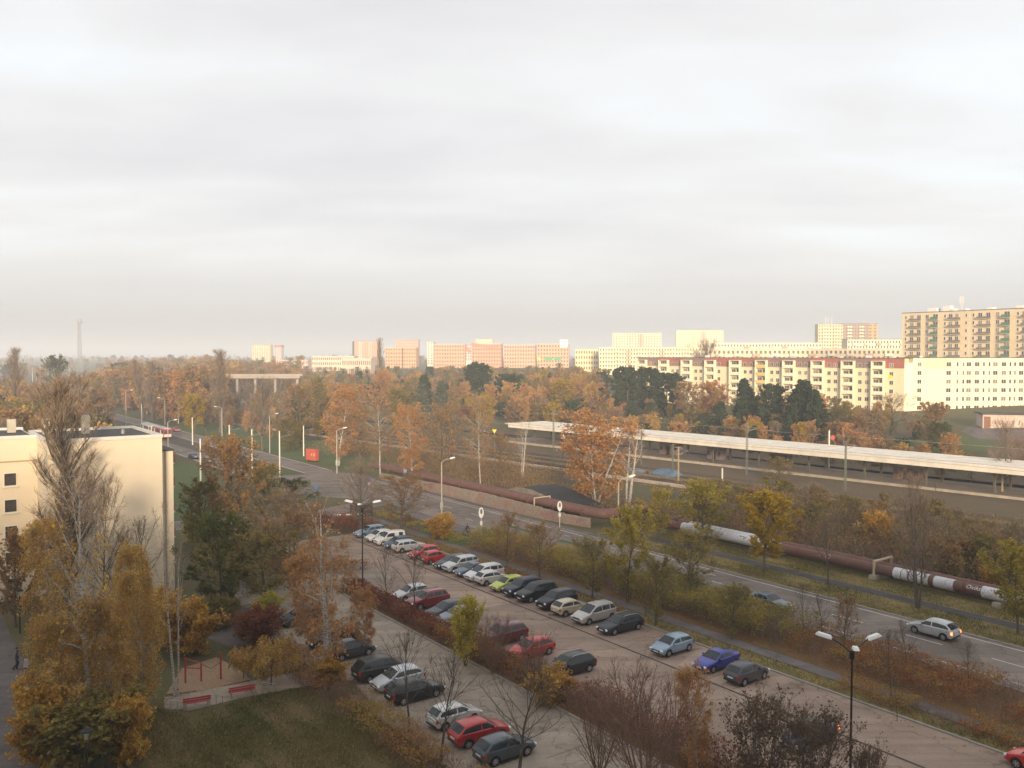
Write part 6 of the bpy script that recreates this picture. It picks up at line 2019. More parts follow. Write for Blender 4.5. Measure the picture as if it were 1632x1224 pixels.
thicket('hedge', 'low olive brush strip before the near bus stop', 'hedge', [(124, 62.8), (98, 62.6)], 3.0, 0.8, 700, 4500, M_twig, L_hedgey, group=GH, seed=4, density_gap=0.3)
thicket('hedge', 'yellow-olive hedge along the road, middle part behind the black cars', 'hedge', [(95, 63.6), (68, 64.8)], 5.4, 2.5, 3000, 24000, M_twig, L_hedgey, lsize=0.085, group=GH, seed=5, density_gap=1.3)
thicket('hedge', 'yellow-olive hedge along the road, behind the light blue car', 'hedge', [(67.7, 64.8), (46, 65.0)], 6.0, 2.5, 3000, 22000, M_twig, L_hedgey, lsize=0.085, group=GH, seed=6, density_gap=1.5)
thicket('hedge', 'rust and green hedge along the road at the right', 'hedge', [(45.7, 65), (12, 64.5)], 6.6, 1.7, 3000, 22000, M_twigr, L_hedge, group=GH, seed=7, density_gap=1.3)
thicket('hedge', 'low red-brown hedge strip at the car park edge, right of three-armed lamp', 'hedge', [(38, 58.6), (10, 59.2)], 2.2, 1.1, 1000, 8000, M_twigr, L_hedge, group=GH, seed=8, density_gap=0.8)
thicket('hedge', 'low brush behind the cars of the upper row', 'hedge', [(112, 58.3), (62, 58.2)], 1.8, 0.6, 700, 5000, M_twig, L_hedge, lsize=0.07, group=GH, seed=9, density_gap=0.4)
thicket('hedge', 'mixed red and yellow brush below the lower lane cars', 'hedge', [(78, 26.0), (38, 26.6)], 3.0, 1.5, 1700, 11000, M_twigr, L_hedge, group=GH, seed=10, density_gap=1.0)
thicket('hedge', 'dark brush between the garden and side street', 'hedge', [(122, 38), (104, 33), (88, 31)], 9.0, 2.2, 2200, 9000, M_twig, L_olive, lsize=0.1, group=GH, seed=12)
thicket('hedge', 'brown brush at the end of car park left of the blue-grey estate', 'hedge', [(124, 50), (113, 55)], 6.0, 1.6, 1000, 5000, M_twigr, L_red, lsize=0.09, group=GH, seed=13)
thicket('hedge', 'brown brush round the crooked birch at the car park end', 'hedge', [(100, 36), (92, 44)], 5.0, 1.4, 700, 3500, M_twigr, L_hedge, lsize=0.08, group=GH, seed=14)
# scrub nobody could count
thicket('scrub', 'dense brown scrub between the heating pipes and the railway', 'scrub', [(-20, 108), (60, 106), (92, 107)], 27, 3.4, 15000, 40000, M_twig, L_brown, lsize=0.11, kind='stuff', seed=21)
thicket('scrub', 'dense brown scrub between the heating pipes and the railway', 'scrub', [(-20, 109), (60, 107), (92, 108)], 25, 5.0, 11000, 16000, M_twigd, L_olive, lsize=0.12, kind='stuff', seed=22, density_gap=0.5)
thicket('scrub', 'brown brush between road wall and railway', 'scrub', [(96, 97), (130, 98), (175, 96)], 12, 1.5, 3000, 9000, M_twig, L_brown, lsize=0.11, kind='stuff', seed=23)
thicket('scrub', 'brown brush between road wall and railway', 'scrub', [(130, 104), (165, 102), (215, 95)], 16, 3.0, 4500, 14000, M_twig, L_brown, lsize=0.13, kind='stuff', seed=24, density_gap=0.6)
thicket('scrub', 'low weeds on the railway', 'scrub', [(60, 131), (210, 118)], 18, 0.5, 2500, 12000, M_twig, L_brown, lsize=0.12, kind='stuff', seed=25, density_gap=0.2)
thicket('scrub', 'garden hedges behind the station', 'scrub', [(40, 190), (110, 180), (190, 178)], 14, 2.0, 4000, 22000, M_twig, L_green, lsize=0.16, kind='stuff', seed=26, density_gap=0.4)

# ---------------------------------------------------------------- woods: whole-tree meshes scattered as one mass
WC = bpy.data.collections.new('wood_sources')
wood_h = []
for i, (st, red) in enumerate([('bare', 0), ('bare_leaf', 0), ('bare_olive', 0), ('brown_gold', 0), ('orange_round', 0), ('olive', 0), ('poplar', 0), ('pine', 0), ('spruce', 0), ('yellow', 0), ('birch_orange', 0), ('birch_gold', 0)]):
    tm, cm, w0, h0 = proto(st, 0)
    import bmesh
    bm = bmesh.new()
    me = bpy.data.meshes.new('wood_tree')
    args, bark, twig, leaf = STY[st]
    rg = np.random.default_rng(i + 50)
    a2 = dict(args); a2['n1'] = int(a2['n1'] * 0.8); a2['n3'] = max(4, int(a2['n3'] * 0.7)); a2['tw'] = 0.026; a2['lsize'] = 0.26
    if a2.get('nleaf'):
        a2['nleaf'] = max(1, a2['nleaf'] // 2)
    lv, lf, tv, tf, lc, ls = grow(rg, **a2)
    V, F, mi, ti = [lv, tv], [lf, tf + len(lv)], [np.zeros(len(lf), int), np.ones(len(tf), int)], [np.zeros(len(lf)), np.zeros(len(tf))]
    if len(lc):
        cv, cf = leaves_np(lc, ls, rg)
        V.append(cv); F.append(cf + len(lv) + len(tv)); mi.append(np.full(len(cf), 2)); ti.append(clump_tint(lc, rg))
    me = mesh_np('wood_tree', np.concatenate(V), [np.concatenate(F)], [bark, twig, leaf or twig], np.concatenate(mi), tint=np.concatenate(ti))
    o = bpy.data.objects.new('wood_source_%02d' % i, me)
    WC.objects.link(o)
    wood_h.append((h0, w0))

EXC = []   # (x, y, r) kept clear


def wood(name, label, pts):
    """pts: (x, y, source index, height)"""
    me = bpy.data.meshes.new(name)
    me.from_pydata([(p[0], p[1], T(p[0], p[1]) - 0.2) for p in pts], [], [])
    a = me.attributes.new('src', 'INT', 'POINT'); a.data.foreach_set('value', [p[2] for p in pts])
    a = me.attributes.new('scl', 'FLOAT_VECTOR', 'POINT')
    sc = []
    for p in pts:
        h0, w0 = wood_h[p[2]]
        k = p[3] / h0
        w = k * random.uniform(0.9, 1.35)
        sc += [w, w, k]
    a.data.foreach_set('vector', sc)
    a = me.attributes.new('rot', 'FLOAT_VECTOR', 'POINT')
    a.data.foreach_set('vector', [q for p in pts for q in (0, 0, random.uniform(0, 6.28))])
    o = tag(link(name, me), label, 'wood', kind='stuff')
    ng = bpy.data.node_groups.get('scatter_trees')
    if ng is None:
        ng = bpy.data.node_groups.new('scatter_trees', 'GeometryNodeTree')
        ng.interface.new_socket('Geometry', in_out='INPUT', socket_type='NodeSocketGeometry')
        ng.interface.new_socket('Geometry', in_out='OUTPUT', socket_type='NodeSocketGeometry')
        n, l = ng.nodes, ng.links
        gi, go = n.new('NodeGroupInput'), n.new('NodeGroupOutput')
        iop = n.new('GeometryNodeInstanceOnPoints')
        ci = n.new('GeometryNodeCollectionInfo')
        ci.inputs['Collection'].default_value = WC
        ci.inputs['Separate Children'].default_value = True
        ci.inputs['Reset Children'].default_value = True

        def at(nm, ty):
            x = n.new('GeometryNodeInputNamedAttribute')
            x.data_type = ty
            x.inputs['Name'].default_value = nm
            return x.outputs['Attribute']
        l.new(gi.outputs[0], iop.inputs['Points'])
        l.new(ci.outputs[0], iop.inputs['Instance'])
        iop.inputs['Pick Instance'].default_value = True
        l.new(at('src', 'INT'), iop.inputs['Instance Index'])
        e2r = n.new('FunctionNodeEulerToRotation')
        l.new(at('rot', 'FLOAT_VECTOR'), e2r.inputs[0])
        l.new(e2r.outputs[0], iop.inputs['Rotation'])
        l.new(at('scl', 'FLOAT_VECTOR'), iop.inputs['Scale'])
        l.new(iop.outputs[0], go.inputs[0])
    md = o.modifiers.new('scatter', 'NODES')
    md.node_group = ng
    return o


rw = random.Random(12)


def pick(weights):
    return rw.choices(range(12), weights)[0]


MIXB = [4, 4, 3, 3, 1.5, 2, 0.5, 0.6, 0.6, 0.8, 2.5, 2.0]       # brown
MIXG = [3, 3, 3, 3, 2.6, 3.5, 0.3, 1.8, 1.6, 2.0, 3.0, 2.6]       # gardens
MIXO = [3, 4, 1, 5, 2.0, 1, 1.5, 0.2, 0.2, 0.6, 3.5, 2.0]       # left wood, brown-orange
# gardens and woodland behind the railway, up to the apartment blocks
pts = []
while len(pts) < 430:
    s = rw.uniform(20, 330); t = rw.uniform(172, 246)
    x, y = ST(s, t)
    u = 816 + FPX * x / y
    if u > 1490 and t > 185:
        continue
    k = pick(MIXG)
    if u > 1380:
        h = rw.uniform(2.5, 6)
    elif u > 1000 and t > 215:
        h = rw.uniform(4, 8.0)
    else:
        h = rw.uniform(3.5, 8.0)
    pts.append((x, y, k, h))
wood('garden_wood', 'mixed autumn trees and bushes filling the gardens beyond the railway', pts)
# centre wood: between railway and the orange centre
pts = []
while len(pts) < 620:
    y = rw.uniform(255, 760); u = rw.uniform(470, 960)
    x = (u - 816) / FPX * y
    s, t = TS(x, y)
    if t < 168 and u > 560:
        continue
    if 55 < t < 83:
        continue
    if t < 100:
        continue
    zmax = ztop(582 + rw.uniform(0, 18), y) - T(x, y)
    h = min(rw.uniform(6, 13), zmax)
    if h < 2.5:
        continue
    pts.append((x, y, pick(MIXG), h))
wood('centre_wood', 'mixed autumn woodland between the railway and the orange shopping centre', pts)
# left wood, right of the tram road
pts = []
while len(pts) < 720:
    y = rw.uniform(215, 900); u = rw.uniform(150, 480)
    x = (u - 816) / FPX * y
    s, t = TS(x, y)
    if t < 84 or (y < 300 and t < 92):
        continue
    if 488 < y < 520 and 352 < u < 490:
        continue
    if 350 < u < 480 and y < 490:
        h = rw.uniform(4, 7.0)
        if ztop(608, y) - T(x, y) < h:
            continue
    else:
        top = np.interp(u, [150, 190, 250, 330, 372, 480], [588, 574, 561, 561, 570, 580])
        h = min(rw.uniform(9, 21), ztop(top + rw.uniform(0, 14), y) - T(x, y))
    if h < 3:
        continue
    pts.append((x, y, pick(MIXO), h))
wood('left_wood', 'hazy brown and orange wood right of the tram road', pts)
# left of the tram road
pts = []
while len(pts) < 480:
    y = rw.uniform(150, 900); u = rw.uniform(-60, 330)
    x = (u - 816) / FPX * y
    s, t = TS(x, y)
    if t > 55 or (y < 190 and u > 250):
        continue
    top = np.interp(u, [-60, 0, 110, 140, 165, 330], [566, 566, 574, 622, 668, 740])
    h = min(rw.uniform(6, 14), ztop(top + rw.uniform(0, 25), y) - T(x, y))
    if h < 3 or y < 180:
        continue
    pts.append((x, y, pick(MIXB), h))
wood('roadside_wood', 'brown wood left of the tram road behind the cream block', pts)
# far belts to the horizon
pts = []
while len(pts) < 1700:
    y = 800 * (rw.uniform(0.8, 5.0) ** 1.0); u = rw.uniform(-80, 1700)
    x = (u - 816) / FPX * y
    if u > 480 and y < 950:
        continue
    vtop_ = 564.5 + rw.uniform(0, 9)
    h = min(rw.uniform(8, 18), max(4, ztop(vtop_, y) - T(x, y)))
    pts.append((x, y, pick(MIXB), h))
wood('far_wood', 'far hazy belt of trees along the horizon', pts)
# bare thicket between the pipes and the railway
pts = []
while len(pts) < 150:
    s = rw.uniform(-10, 96); t = rw.uniform(95, 124)
    x, y = ST(s, t)
    u = 816 + FPX * x / y
    if u > 1680:
        continue
    pts.append((x, y, rw.choices([0, 1, 2, 5, 3], [5, 4, 4, 2, 1])[0], rw.uniform(2.6, 5.2)))
wood('thicket', 'bare thin trees and shrubs between the heating pipes and the railway', pts)
# trees between the far slabs at the right
pts = []
while len(pts) < 120:
    y = rw.uniform(300, 600); u = rw.uniform(880, 1440)
    x = (u - 816) / FPX * y
    s, t = TS(x, y)
    if t < 285:
        continue
    h = min(rw.uniform(5, 10), ztop(574, y) - T(x, y))
    if h > 2.5:
        pts.append((x, y, pick(MIXB), h))
wood('courtyard_trees', 'brown trees between the apartment blocks at the right', pts)

# ---------------------------------------------------------------- fallen leaves
L_fall = leaf_mat('fallen_leaves', [(0.15, 0.075, 0.03), (0.24, 0.12, 0.04), (0.32, 0.19, 0.06), (0.48, 0.36, 0.14)], 0.05)


def fallen(label, areas, seed):
    rg = np.random.default_rng(seed)
    C_ = []
    for (kind, n, a) in areas:
        if kind == 'st':
            s = rg.uniform(a[0], a[1], n); t = rg.uniform(a[2], a[3], n)
            dens = 0.5 + 0.3 * np.sin(s * 0.8 + 1) + 0.3 * np.sin(t * 2.2 + s * 0.35)
            k = rg.uniform(0, 1, n) < dens
            s, t = s[k], t[k]
            C_.append(np.stack([NX * t + DX * s, NY * t + DY * s, np.full(len(s), a[4])], 1))
        else:
            u = rg.uniform(a[0], a[1], n); v = rg.uniform(a[2], a[3], n)
            C_.append(np.array([(*G(p, q), a[4]) for p, q in zip(u, v)]))
    c = np.concatenate(C_)
    nrm = rg.normal(0, 0.35, c.shape); nrm[:, 2] = 1
    nrm = unit(nrm)
    a = unit(np.cross(nrm, rg.normal(size=c.shape)))
    b = np.cross(nrm, a)
    s = rg.uniform(0.03, 0.085, len(c))[:, None] * (0.75 if seed == 2 else 1.0)
    V = np.stack([c - a * s, c - b * s * 0.7, c + a * s, c + b * s * 0.7], 1).reshape(-1, 3)
    V[:, 2] = np.maximum(V[:, 2], np.repeat(c[:, 2], 4) - 0.02)
    o = link('fallen_leaves', mesh_np('fallen_leaves', V, [np.arange(len(V)).reshape(-1, 4)], [L_fall], tint=np.clip(rg.normal(0.5, 0.28, len(c)), 0, 1)))
    tag(o, label, 'leaves', kind='stuff')


fallen('yellow and brown leaves lying on the road verge', [('st', 9000, (10, 92, 79.3, 84.1, 0.09)), ('st', 5000, (10, 92, 86.0, 90, 0.09)), ('st', 500, (10, 92, 84.2, 85.9, 0.09)), ('st', 600, (10, 150, 78.4, 79.2, 0.09))], 1)
fallen('brown leaves scattered over the lawn', [('px', 9000, (215, 700, 1098, 1224, 0.07)), ('px', 800, (250, 520, 985, 1110, 0.09))], 2)
fallen('leaves caught along car park edges and hedges', [('st', 2600, (10, 112, 57.2, 59.3, 0.09)), ('st', 900, (10, 112, 55.8, 57.0, 0.05)), ('st', 1800, (10, 86, 38.0, 41.3, 0.09)), ('st', 1200, (10, 112, 60.9, 68.6, 0.07)), ('st', 250, (10, 110, 41, 57, 0.05)), ('st', 250, (10, 88, 28, 38, 0.05))], 3)

# ---------------------------------------------------------------- grass blades on the nearer lawns
L_grass = leaf_mat('grass_blades', [(0.06, 0.08, 0.025), (0.11, 0.12, 0.035), (0.17, 0.15, 0.05), (0.25, 0.18, 0.08)], 0.3)


def grass(label, areas, seed):
    rg = np.random.default_rng(seed)
    C_ = []
    for (kind, n, a) in areas:
        if kind == 'st':
            s = rg.uniform(a[0], a[1], n); t = rg.uniform(a[2], a[3], n)
            C_.append(np.stack([NX * t + DX * s, NY * t + DY * s, np.full(n, a[4])], 1))
        else:
            P = np.array([G(*q) for q in a[0]])
            lo, hi = P.min(0), P.max(0)
            p = rg.uniform(lo, hi, (n, 2))
            ins = np.zeros(n, bool)
            for i in range(len(P)):
                (x0, y0), (x1, y1) = P[i - 1], P[i]
                c = ((y0 > p[:, 1]) != (y1 > p[:, 1])) & (p[:, 0] < (x1 - x0) * (p[:, 1] - y0) / (y1 - y0 + 1e-9) + x0)
                ins ^= c
            p = p[ins]
            C_.append(np.concatenate([p, np.full((len(p), 1), a[1])], 1))
    c = np.concatenate(C_)
    f = np.sin(c[:, 0] * 0.9 + seed) + np.sin(c[:, 1] * 0.7) + np.sin(c[:, 0] * 2.3 + c[:, 1] * 1.9) * 0.7
    c = c[rg.uniform(-2.2, 1.6, len(c)) < f]
    h = rg.uniform(0.06, 0.24, len(c))
    d = np.stack([rg.normal(0, 0.4, len(c)), rg.normal(0, 0.4, len(c)), np.ones(len(c))], 1)
    v, fc = ribbons(c, c + d * h[:, None], rg.uniform(0.012, 0.03, len(c)), rg)
    tint = np.clip(0.45 + 0.2 * np.sin(c[:, 0] * 0.5 + 1) + 0.2 * np.sin(c[:, 1] * 0.6) + rg.normal(0, 0.2, len(c)), 0, 1)
    tag(link('grass', mesh_np('grass', v, [fc], [L_grass], tint=tint)), label, 'grass', kind='stuff')


grass('rough grass of the lower left lawn', [('px', 60000, ([(150, 1240), (250, 1130), (300, 1140), (430, 1105), (560, 1085), (650, 1180), (740, 1240)], 0.02))], 31)
grass('rough grass of the road verge', [('st', 26000, (5, 92, 79.3, 84.1, 0.05)), ('st', 20000, (5, 92, 86.0, 90.0, 0.05)), ('st', 9000, (8, 124, 57.3, 59.2, 0.04))], 32)

# ================================================================ STREET FURNITURE
M_lampw = pm('lamp_housing_white', (0.74, 0.74, 0.72), 0.5, 0.06, 3.0)
M_pole_c = pm('concrete_pole', (0.44, 0.40, 0.34), 0.85, 0.12, 0.6, 4.0)
M_pole_w = pm('white_tram_pole', (0.74, 0.70, 0.60), 0.7, 0.10, 0.4, 3.0)
M_pole_g = pm('green_grey_mast', (0.13, 0.14, 0.11), 0.7, 0.15, 0.5)
M_pole_t = pm('tan_mast', (0.36, 0.28, 0.18), 0.8, 0.15, 0.5)


def head_lamp(parent, p, az, L=0.95):
    """flat lamp housing pointing outward"""
    m = MB()
    m.box(0, L, -0.17, 0.17, -0.06, 0.10, top=(0.12, 0.05))
    h = m.build('lamp_head', M_lampw, parent, True, 30, loc=p, rz=az)
    MB().box(0.15, L - 0.12, -0.13, 0.13, -0.11, -0.061).build('lens', pm('lamp_lens', (0.55, 0.55, 0.52), 0.2, 0.1), h)
    h.rotation_euler = (0, R(-10), az)
    return h


def triple_lamp(u, vb, vt, label, azs, pos=None):
    x, y = pos or G(u, vb)
    h = ztop(vt, y)
    o = thing('street_lamp', label, 'street lamp', (x, y, 0), group='black lamps with several arms')
    MB().tube([(0, 0, 0), (0, 0, 1.2), (0, 0, 1.25), (0, 0, h - 0.7)], [0.12, 0.11, 0.08, 0.055], 8).build('post', M_black, o, True, 40)
    MB().tube([(0, 0, h - 1.1), (0, 0, h - 0.62)], 0.14, 8).build('collar', M_black, o)
    for a in azs:
        d = (math.cos(a), math.sin(a))
        MB().tube([(0, 0, h - 0.8), (d[0] * 0.45, d[1] * 0.45, h - 0.45), (d[0] * 1.15, d[1] * 1.15, h - 0.08)], 0.04, 5).build('arm', M_black, o)
        head_lamp(o, (d[0] * 1.1, d[1] * 1.1, h - 0.06), a)
    return o


triple_lamp(1355, 1262, 1020, 'black three-armed lamp with white heads at the lower right', [R(150), R(20), R(255)])
triple_lamp(578, 940, 800, 'black three-armed lamp at the left end of middle hedge', [R(165), R(10), R(270)])


def road_lamp(u, vb, vt, az, label, box=True, mat=None):
    x, y = G(u, vb)
    z = T(x, y)
    h = ztop(vt, y) - z
    o = thing('street_lamp', label, 'street lamp', (x, y, z), group='tall road lamps')
    d = (math.cos(az), math.sin(az))
    MB().tube([(0, 0, 0), (0, 0, h - 0.5)], [0.14, 0.08], 8).build('post', mat or M_pole_c, o, True, 40)
    MB().tube([(0, 0, h - 0.5), (d[0] * 0.5, d[1] * 0.5, h - 0.15), (d[0] * 1.6, d[1] * 1.6, h)], 0.045, 6).build('arm', mat or M_pole_c, o)
    head_lamp(o, (d[0] * 1.5, d[1] * 1.5, h), az, 0.9)
    if box:
        MB().box(-0.22, 0.22, -0.24, 0.24, h * 0.19, h * 0.30).build('control_box', M_steel, o)


AZR = math.atan2(NY, NX)
road_lamp(985, 945, 762, AZR, 'tall concrete road lamp behind the black estate')
road_lamp(704, 830, 732, AZR, 'tall pale road lamp behind the round orange bush')
road_lamp(537, 755, 683, AZR, 'far road lamp beside the broad orange birch')
road_lamp(430, 722, 660, AZR, 'road lamp behind the white tram poles', False)
road_lamp(354, 698, 648, AZR + math.pi, 'road lamp by the bridge road', False)
road_lamp(263, 677, 634, AZR + math.pi, 'road lamp above the tram', False)
road_lamp(201, 682, 622, AZR, 'slim lamp left of the tram', False)
road_lamp(268, 718, 670, AZR, 'slim lamp right of the flat roof corner', False)
road_lamp(170, 676, 648, AZR + math.pi, 'short lamp beside the first white pole', False)

for (u, vb, vt, lab) in ((165, 664, 630, 'white tram pole far left of the tram'), (226, 684, 645, 'white tram pole directly left of the tram'),
                         (307, 709, 666, 'white tram pole right of the red car'), (320, 778, 700, 'tall white tram pole with cross arm by the dark blue car'),
                         (366, 742, 678, 'white tram pole above the brown and gold tree'), (402, 762, 685, 'white tram pole second right of the brown tree'),
                         (446, 760, 688, 'white tram pole at the junction lawn'), (484, 727, 679, 'white tram pole beside the red advertising box'),
                         (52, 617, 586, 'white pole in the far left group, leftmost'), (77, 613, 590, 'white pole in the far left group, second'),
                         (92, 624, 600, 'white pole in the far left group, nearest'), (111, 613, 587, 'white pole in the far left group, rightmost'),
                         (475, 596, 574, 'white pole beside the bridge end, left one'), (488, 595, 573, 'white pole beside the bridge end, right one')):
    x, y = G(u, vb)
    z = T(x, y)
    h = ztop(vt, y) - z
    o = thing('tram_pole', lab, 'pole', (x, y, z), group='white poles of the tram line')
    MB().tube([(0, 0, 0), (0, 0, h)], [0.17, 0.12], 10).build('pole', M_pole_w, o, True, 40)
    MB().lathe([(0.125, h - 0.02), (0.14, h + 0.06), (0.05, h + 0.14)], 10).build('cap', M_pole_w, o)
    MB().tube([(0, 0, h - 1.2), (2.2, 0.9, h - 0.7)], 0.035, 5).build('arm', M_steel, o)
# catenary masts of the railway
for (u, vb, vt, m, lab) in ((882, 742, 650, M_pole_g, 'tall green lattice mast before the left canopy end'), (1022, 742, 686, M_pole_g, 'dark mast in front of the canopy, left of stairs'),
                            (1190, 760, 676, M_pole_g, 'grey-green mast in the middle of the canopy'), (1347, 785, 703, M_pole_g, 'mast with bracket arms before the right half of canopy'),
                            (1081, 768, 712, M_pole_t, 'tan post in front of the blue tarpaulins'), (1151, 772, 746, M_pole_w, 'short white post beside the tracks'),
                            (1597, 790, 741, M_pole_t, 'tan mast at the right end of canopy'), (1072, 760, 708, M_pole_g, 'thin green post left of the tan post')):
    x, y = G(u, vb)
    h = ztop(vt, y)
    o = thing('railway_mast', lab, 'mast', (x, y, 0), math.atan2(NY, NX), group='masts along the railway')
    if m is M_pole_g and h > 9:
        for dx, dy in ((-.16, -.16), (.16, -.16), (.16, .16), (-.16, .16)):
            MB().tube([(dx, dy, 0), (dx * 0.6, dy * 0.6, h)], 0.05, 4).build('leg', m, o)
        lat = MB()
        for k in range(18):
            sg = 1 if k % 2 else -1
            lat.tube([(-.15 * sg, -.16, h * k / 18), (.15 * sg, -.16, h * (k + 1) / 18)], 0.025, 3)
            lat.tube([(-.15 * sg, .16, h * k / 18), (.15 * sg, .16, h * (k + 1) / 18)], 0.025, 3)
        lat.build('bracing', m, o)
    else:
        MB().box(-0.14, 0.14, -0.12, 0.12, 0, h, top=(0.03, 0.03)).build('post', m, o)
    if h > 6:
        MB().tube([(0, 0, h - 1.6), (3.0, 0, h - 1.0)], 0.05, 5).build('bracket', M_steel, o)
        MB().tube([(0, 0, h - 0.5), (3.0, 0, h - 1.0)], 0.03, 5).build('bracket', M_steel, o)
        MB().tube([(-0.9, 0, h - 0.1), (0.9, 0, h - 0.1)], 0.05, 5).build('cross_bar', m, o)
# overhead wires
for w, z, lab in ((-3.2, 6.2, 'thin contact wire over the track beside the platform'), (-8.2, 6.3, 'thin contact wire over the second track'), (14.8, 7.6, 'thin overhead wire behind the canopy')):
    pts = []
    for s in np.arange(-40, 330, 10.0):
        x, y = RT(s, w)
        pts.append((x, y, z + 0.25 * abs(math.sin(s * math.pi / 60))))
    tag(MB().tube(pts, 0.035, 3).build('overhead_wire', M_steel), lab, 'wire', 'overhead wires of the railway')
# railway signal
x, y = G(897, 733)
o = thing('railway_signal', 'black railway signal with white triangle board beside the green mast', 'signal', (x, y, 0), math.atan2(NY, NX))
MB().tube([(0, 0, 0), (0, 0, 4.5)], 0.08, 6).build('post', M_black, o)
MB().box(-0.5, 0.5, -0.1, 0.1, 3.2, 5.2, top=(0.05, 0)).build('head', M_black, o)
MB().poly([(-0.6, 0), (0.6, 0), (0, 1.05)], 0, 0.06).build('triangle_board', M_white, o).matrix_basis = Matrix.Translation((0, -0.12, 5.25)) @ Matrix.Rotation(math.pi / 2, 4, 'X')
for z in (3.6, 4.2):
    MB().lathe([(0.16, -0.15), (0.16, -0.10)], 10, c=(0, 0, z), axis='y').build('lens', M_head, o)
x, y = G(788, 737)
o = thing('warning_sign', 'small yellow triangular sign in the scrub left of the canopy', 'sign', (x, y, 0))
MB().tube([(0, 0, 0), (0, 0, 7.2)], 0.05, 6).build('post', M_steel, o)
MB().poly([(-0.55, 0.95), (0.55, 0.95), (0, 0)], 0, 0.05).build('plate', pm('sign_yellow', (0.78, 0.52, 0.05), 0.6, 0.05), o).matrix_basis = Matrix.Translation((0, -0.08, 6.9)) @ Matrix.Rotation(math.pi / 2, 4, 'X')
x, y = G(1364, 742)
o = thing('platform_sign', 'red round sign on a white pole standing behind the canopy', 'sign', (*RT(TS(x, y)[0], 13.0), 0))
zz_ = ztop(686, o.location[1])
MB().tube([(0, 0, 0), (0, 0, zz_)], 0.14, 6).build('pole', M_pole_w, o)
MB().lathe([(0.55, 0), (0.55, 0.1)], 16, c=(0.75, 0, zz_ - 1.6), axis='y').build('disc', pm('sign_red', (0.36, 0.05, 0.04), 0.6, 0.06), o)

# bus stops: white oval boards with a dark oval inset
for (u, vb, vt, lab) in ((767, 857, 809, 'white oval bus stop sign on the near pavement beside the cyclist'), (892, 841, 799, 'white oval bus stop sign in front of the concrete wall')):
    x, y = G(u, vb)
    h = ztop(vt, y)
    o = thing('bus_stop_sign', lab, 'bus stop', (x, y, 0), math.atan2(-0.1, 1), group='bus stop signs')
    MB().tube([(0, 0, 0), (0, 0, h - 1.2)], 0.045, 6).build('post', M_white, o)
    bd = MB()
    bd.lathe([(0.5, -0.04), (0.5, 0.04)], 20, axis='y')
    b = bd.build('board', M_lampw, o, loc=(0, 0, h - 0.72), scale=(0.72, 1, 1.5))
    MB().lathe([(0.30, -0.055), (0.30, -0.041)], 16, axis='y').build('inset', pm('stop_inset', (0.16, 0.15, 0.12), 0.6, 0.1), b, loc=(0.03, 0, 0.12), scale=(0.75, 1, 0.85))
    MB().box(-0.17, 0.17, -0.05, 0.02, h * 0.42, h * 0.55).build('timetable', M_white, o)
# bin by the stop
x, y = G(772, 858)
o = thing('litter_bin', 'green litter bin beside the near bus stop sign', 'bin', (x, y, 0))
MB().tube([(0, 0, 0), (0, 0, 1.3)], 0.05, 6).build('post', M_black, o)
MB().lathe([(0.22, 0.75), (0.27, 1.45), (0.20, 1.6)], 12).build('container', pm('bin_green', (0.04, 0.20, 0.13), 0.6, 0.1), o)
x, y = G(293, 985)
o = thing('litter_bin', 'dark green waste container behind the forked bare birch', 'bin', (x, y, 0))
MB().box(-0.6, 0.6, -0.5, 0.5, 0.12, 1.25, top=(-0.06, -0.05)).build('container', pm('dark_bin_green', (0.03, 0.08, 0.06), 0.6, 0.1), o)
MB().box(-0.7, 0.7, -0.6, 0.6, 1.253, 1.36, top=(0.1, 0.1)).build('lid', pm('bin_lid', (0.10, 0.24, 0.18), 0.5, 0.1), o)
for sx in (-0.5, 0.5):
    MB().lathe([(0.1, -0.05), (0.1, 0.05)], 8, c=(sx, -0.4, 0.1), axis='y').build('wheel', M_tyre, o)
# traffic signs
def sign(u, vb, vt, label, colr, shape='disc', second=None):
    x, y = G(u, vb)
    h = ztop(vt, y) - T(x, y)
    o = thing('traffic_sign', label, 'sign', (x, y, T(x, y)), group='traffic signs')
    MB().tube([(0, 0, 0), (0, 0, h)], 0.035, 6).build('post', M_steel, o)
    m = pm('sign_face_%d' % u, colr, 0.5, 0.05)
    if shape == 'disc':
        MB().lathe([(0.34, -0.06), (0.34, -0.04)], 16, c=(0, 0, h - 0.34), axis='y').build('plate', m, o)
    else:
        MB().box(-0.32, 0.32, -0.06, -0.04, h - 0.66, h).build('plate', m, o)
    if second:
        MB().box(-0.3, 0.3, -0.061, -0.041, h - 1.25, h - 0.72).build('plate', pm('sign_second_%d' % u, second, 0.5, 0.05), o)


sign(504, 803, 773, 'blue round sign at the junction edge', (0.06, 0.20, 0.42))
sign(588, 787, 762, 'blue sign over a striped red and white board on the road', (0.08, 0.12, 0.40), 'disc', (0.55, 0.25, 0.25))
sign(646, 772, 748, 'blue square sign behind the retaining wall', (0.12, 0.25, 0.42), 'box')
sign(387, 962, 925, 'small white path sign beside dark green tree', (0.62, 0.63, 0.60), 'box', (0.66, 0.66, 0.62))
# red advertising box
x, y = G(498, 735)
o = thing('advertising_box', 'bright red advertising box with white lettering beside the road', 'advertisement', (x, y, 0), R(-30))
MB().box(-1.6, 1.6, -0.5, 0.5, 0.25, 2.9).build('body', pm('advert_red', (0.50, 0.10, 0.06), 0.6, 0.08, 0.6), o)
for sx in (-1.3, 1.2):
    MB().box(sx, sx + 0.12, -0.3, 0.3, 0, 0.248).build('leg', M_black, o)
me = text_mesh('1 il', 1.1)
me.materials.append(M_white)
q = link('lettering', me, o, (0.4, -0.515, 1.6)); q.rotation_euler = (math.pi / 2, 0, 0)
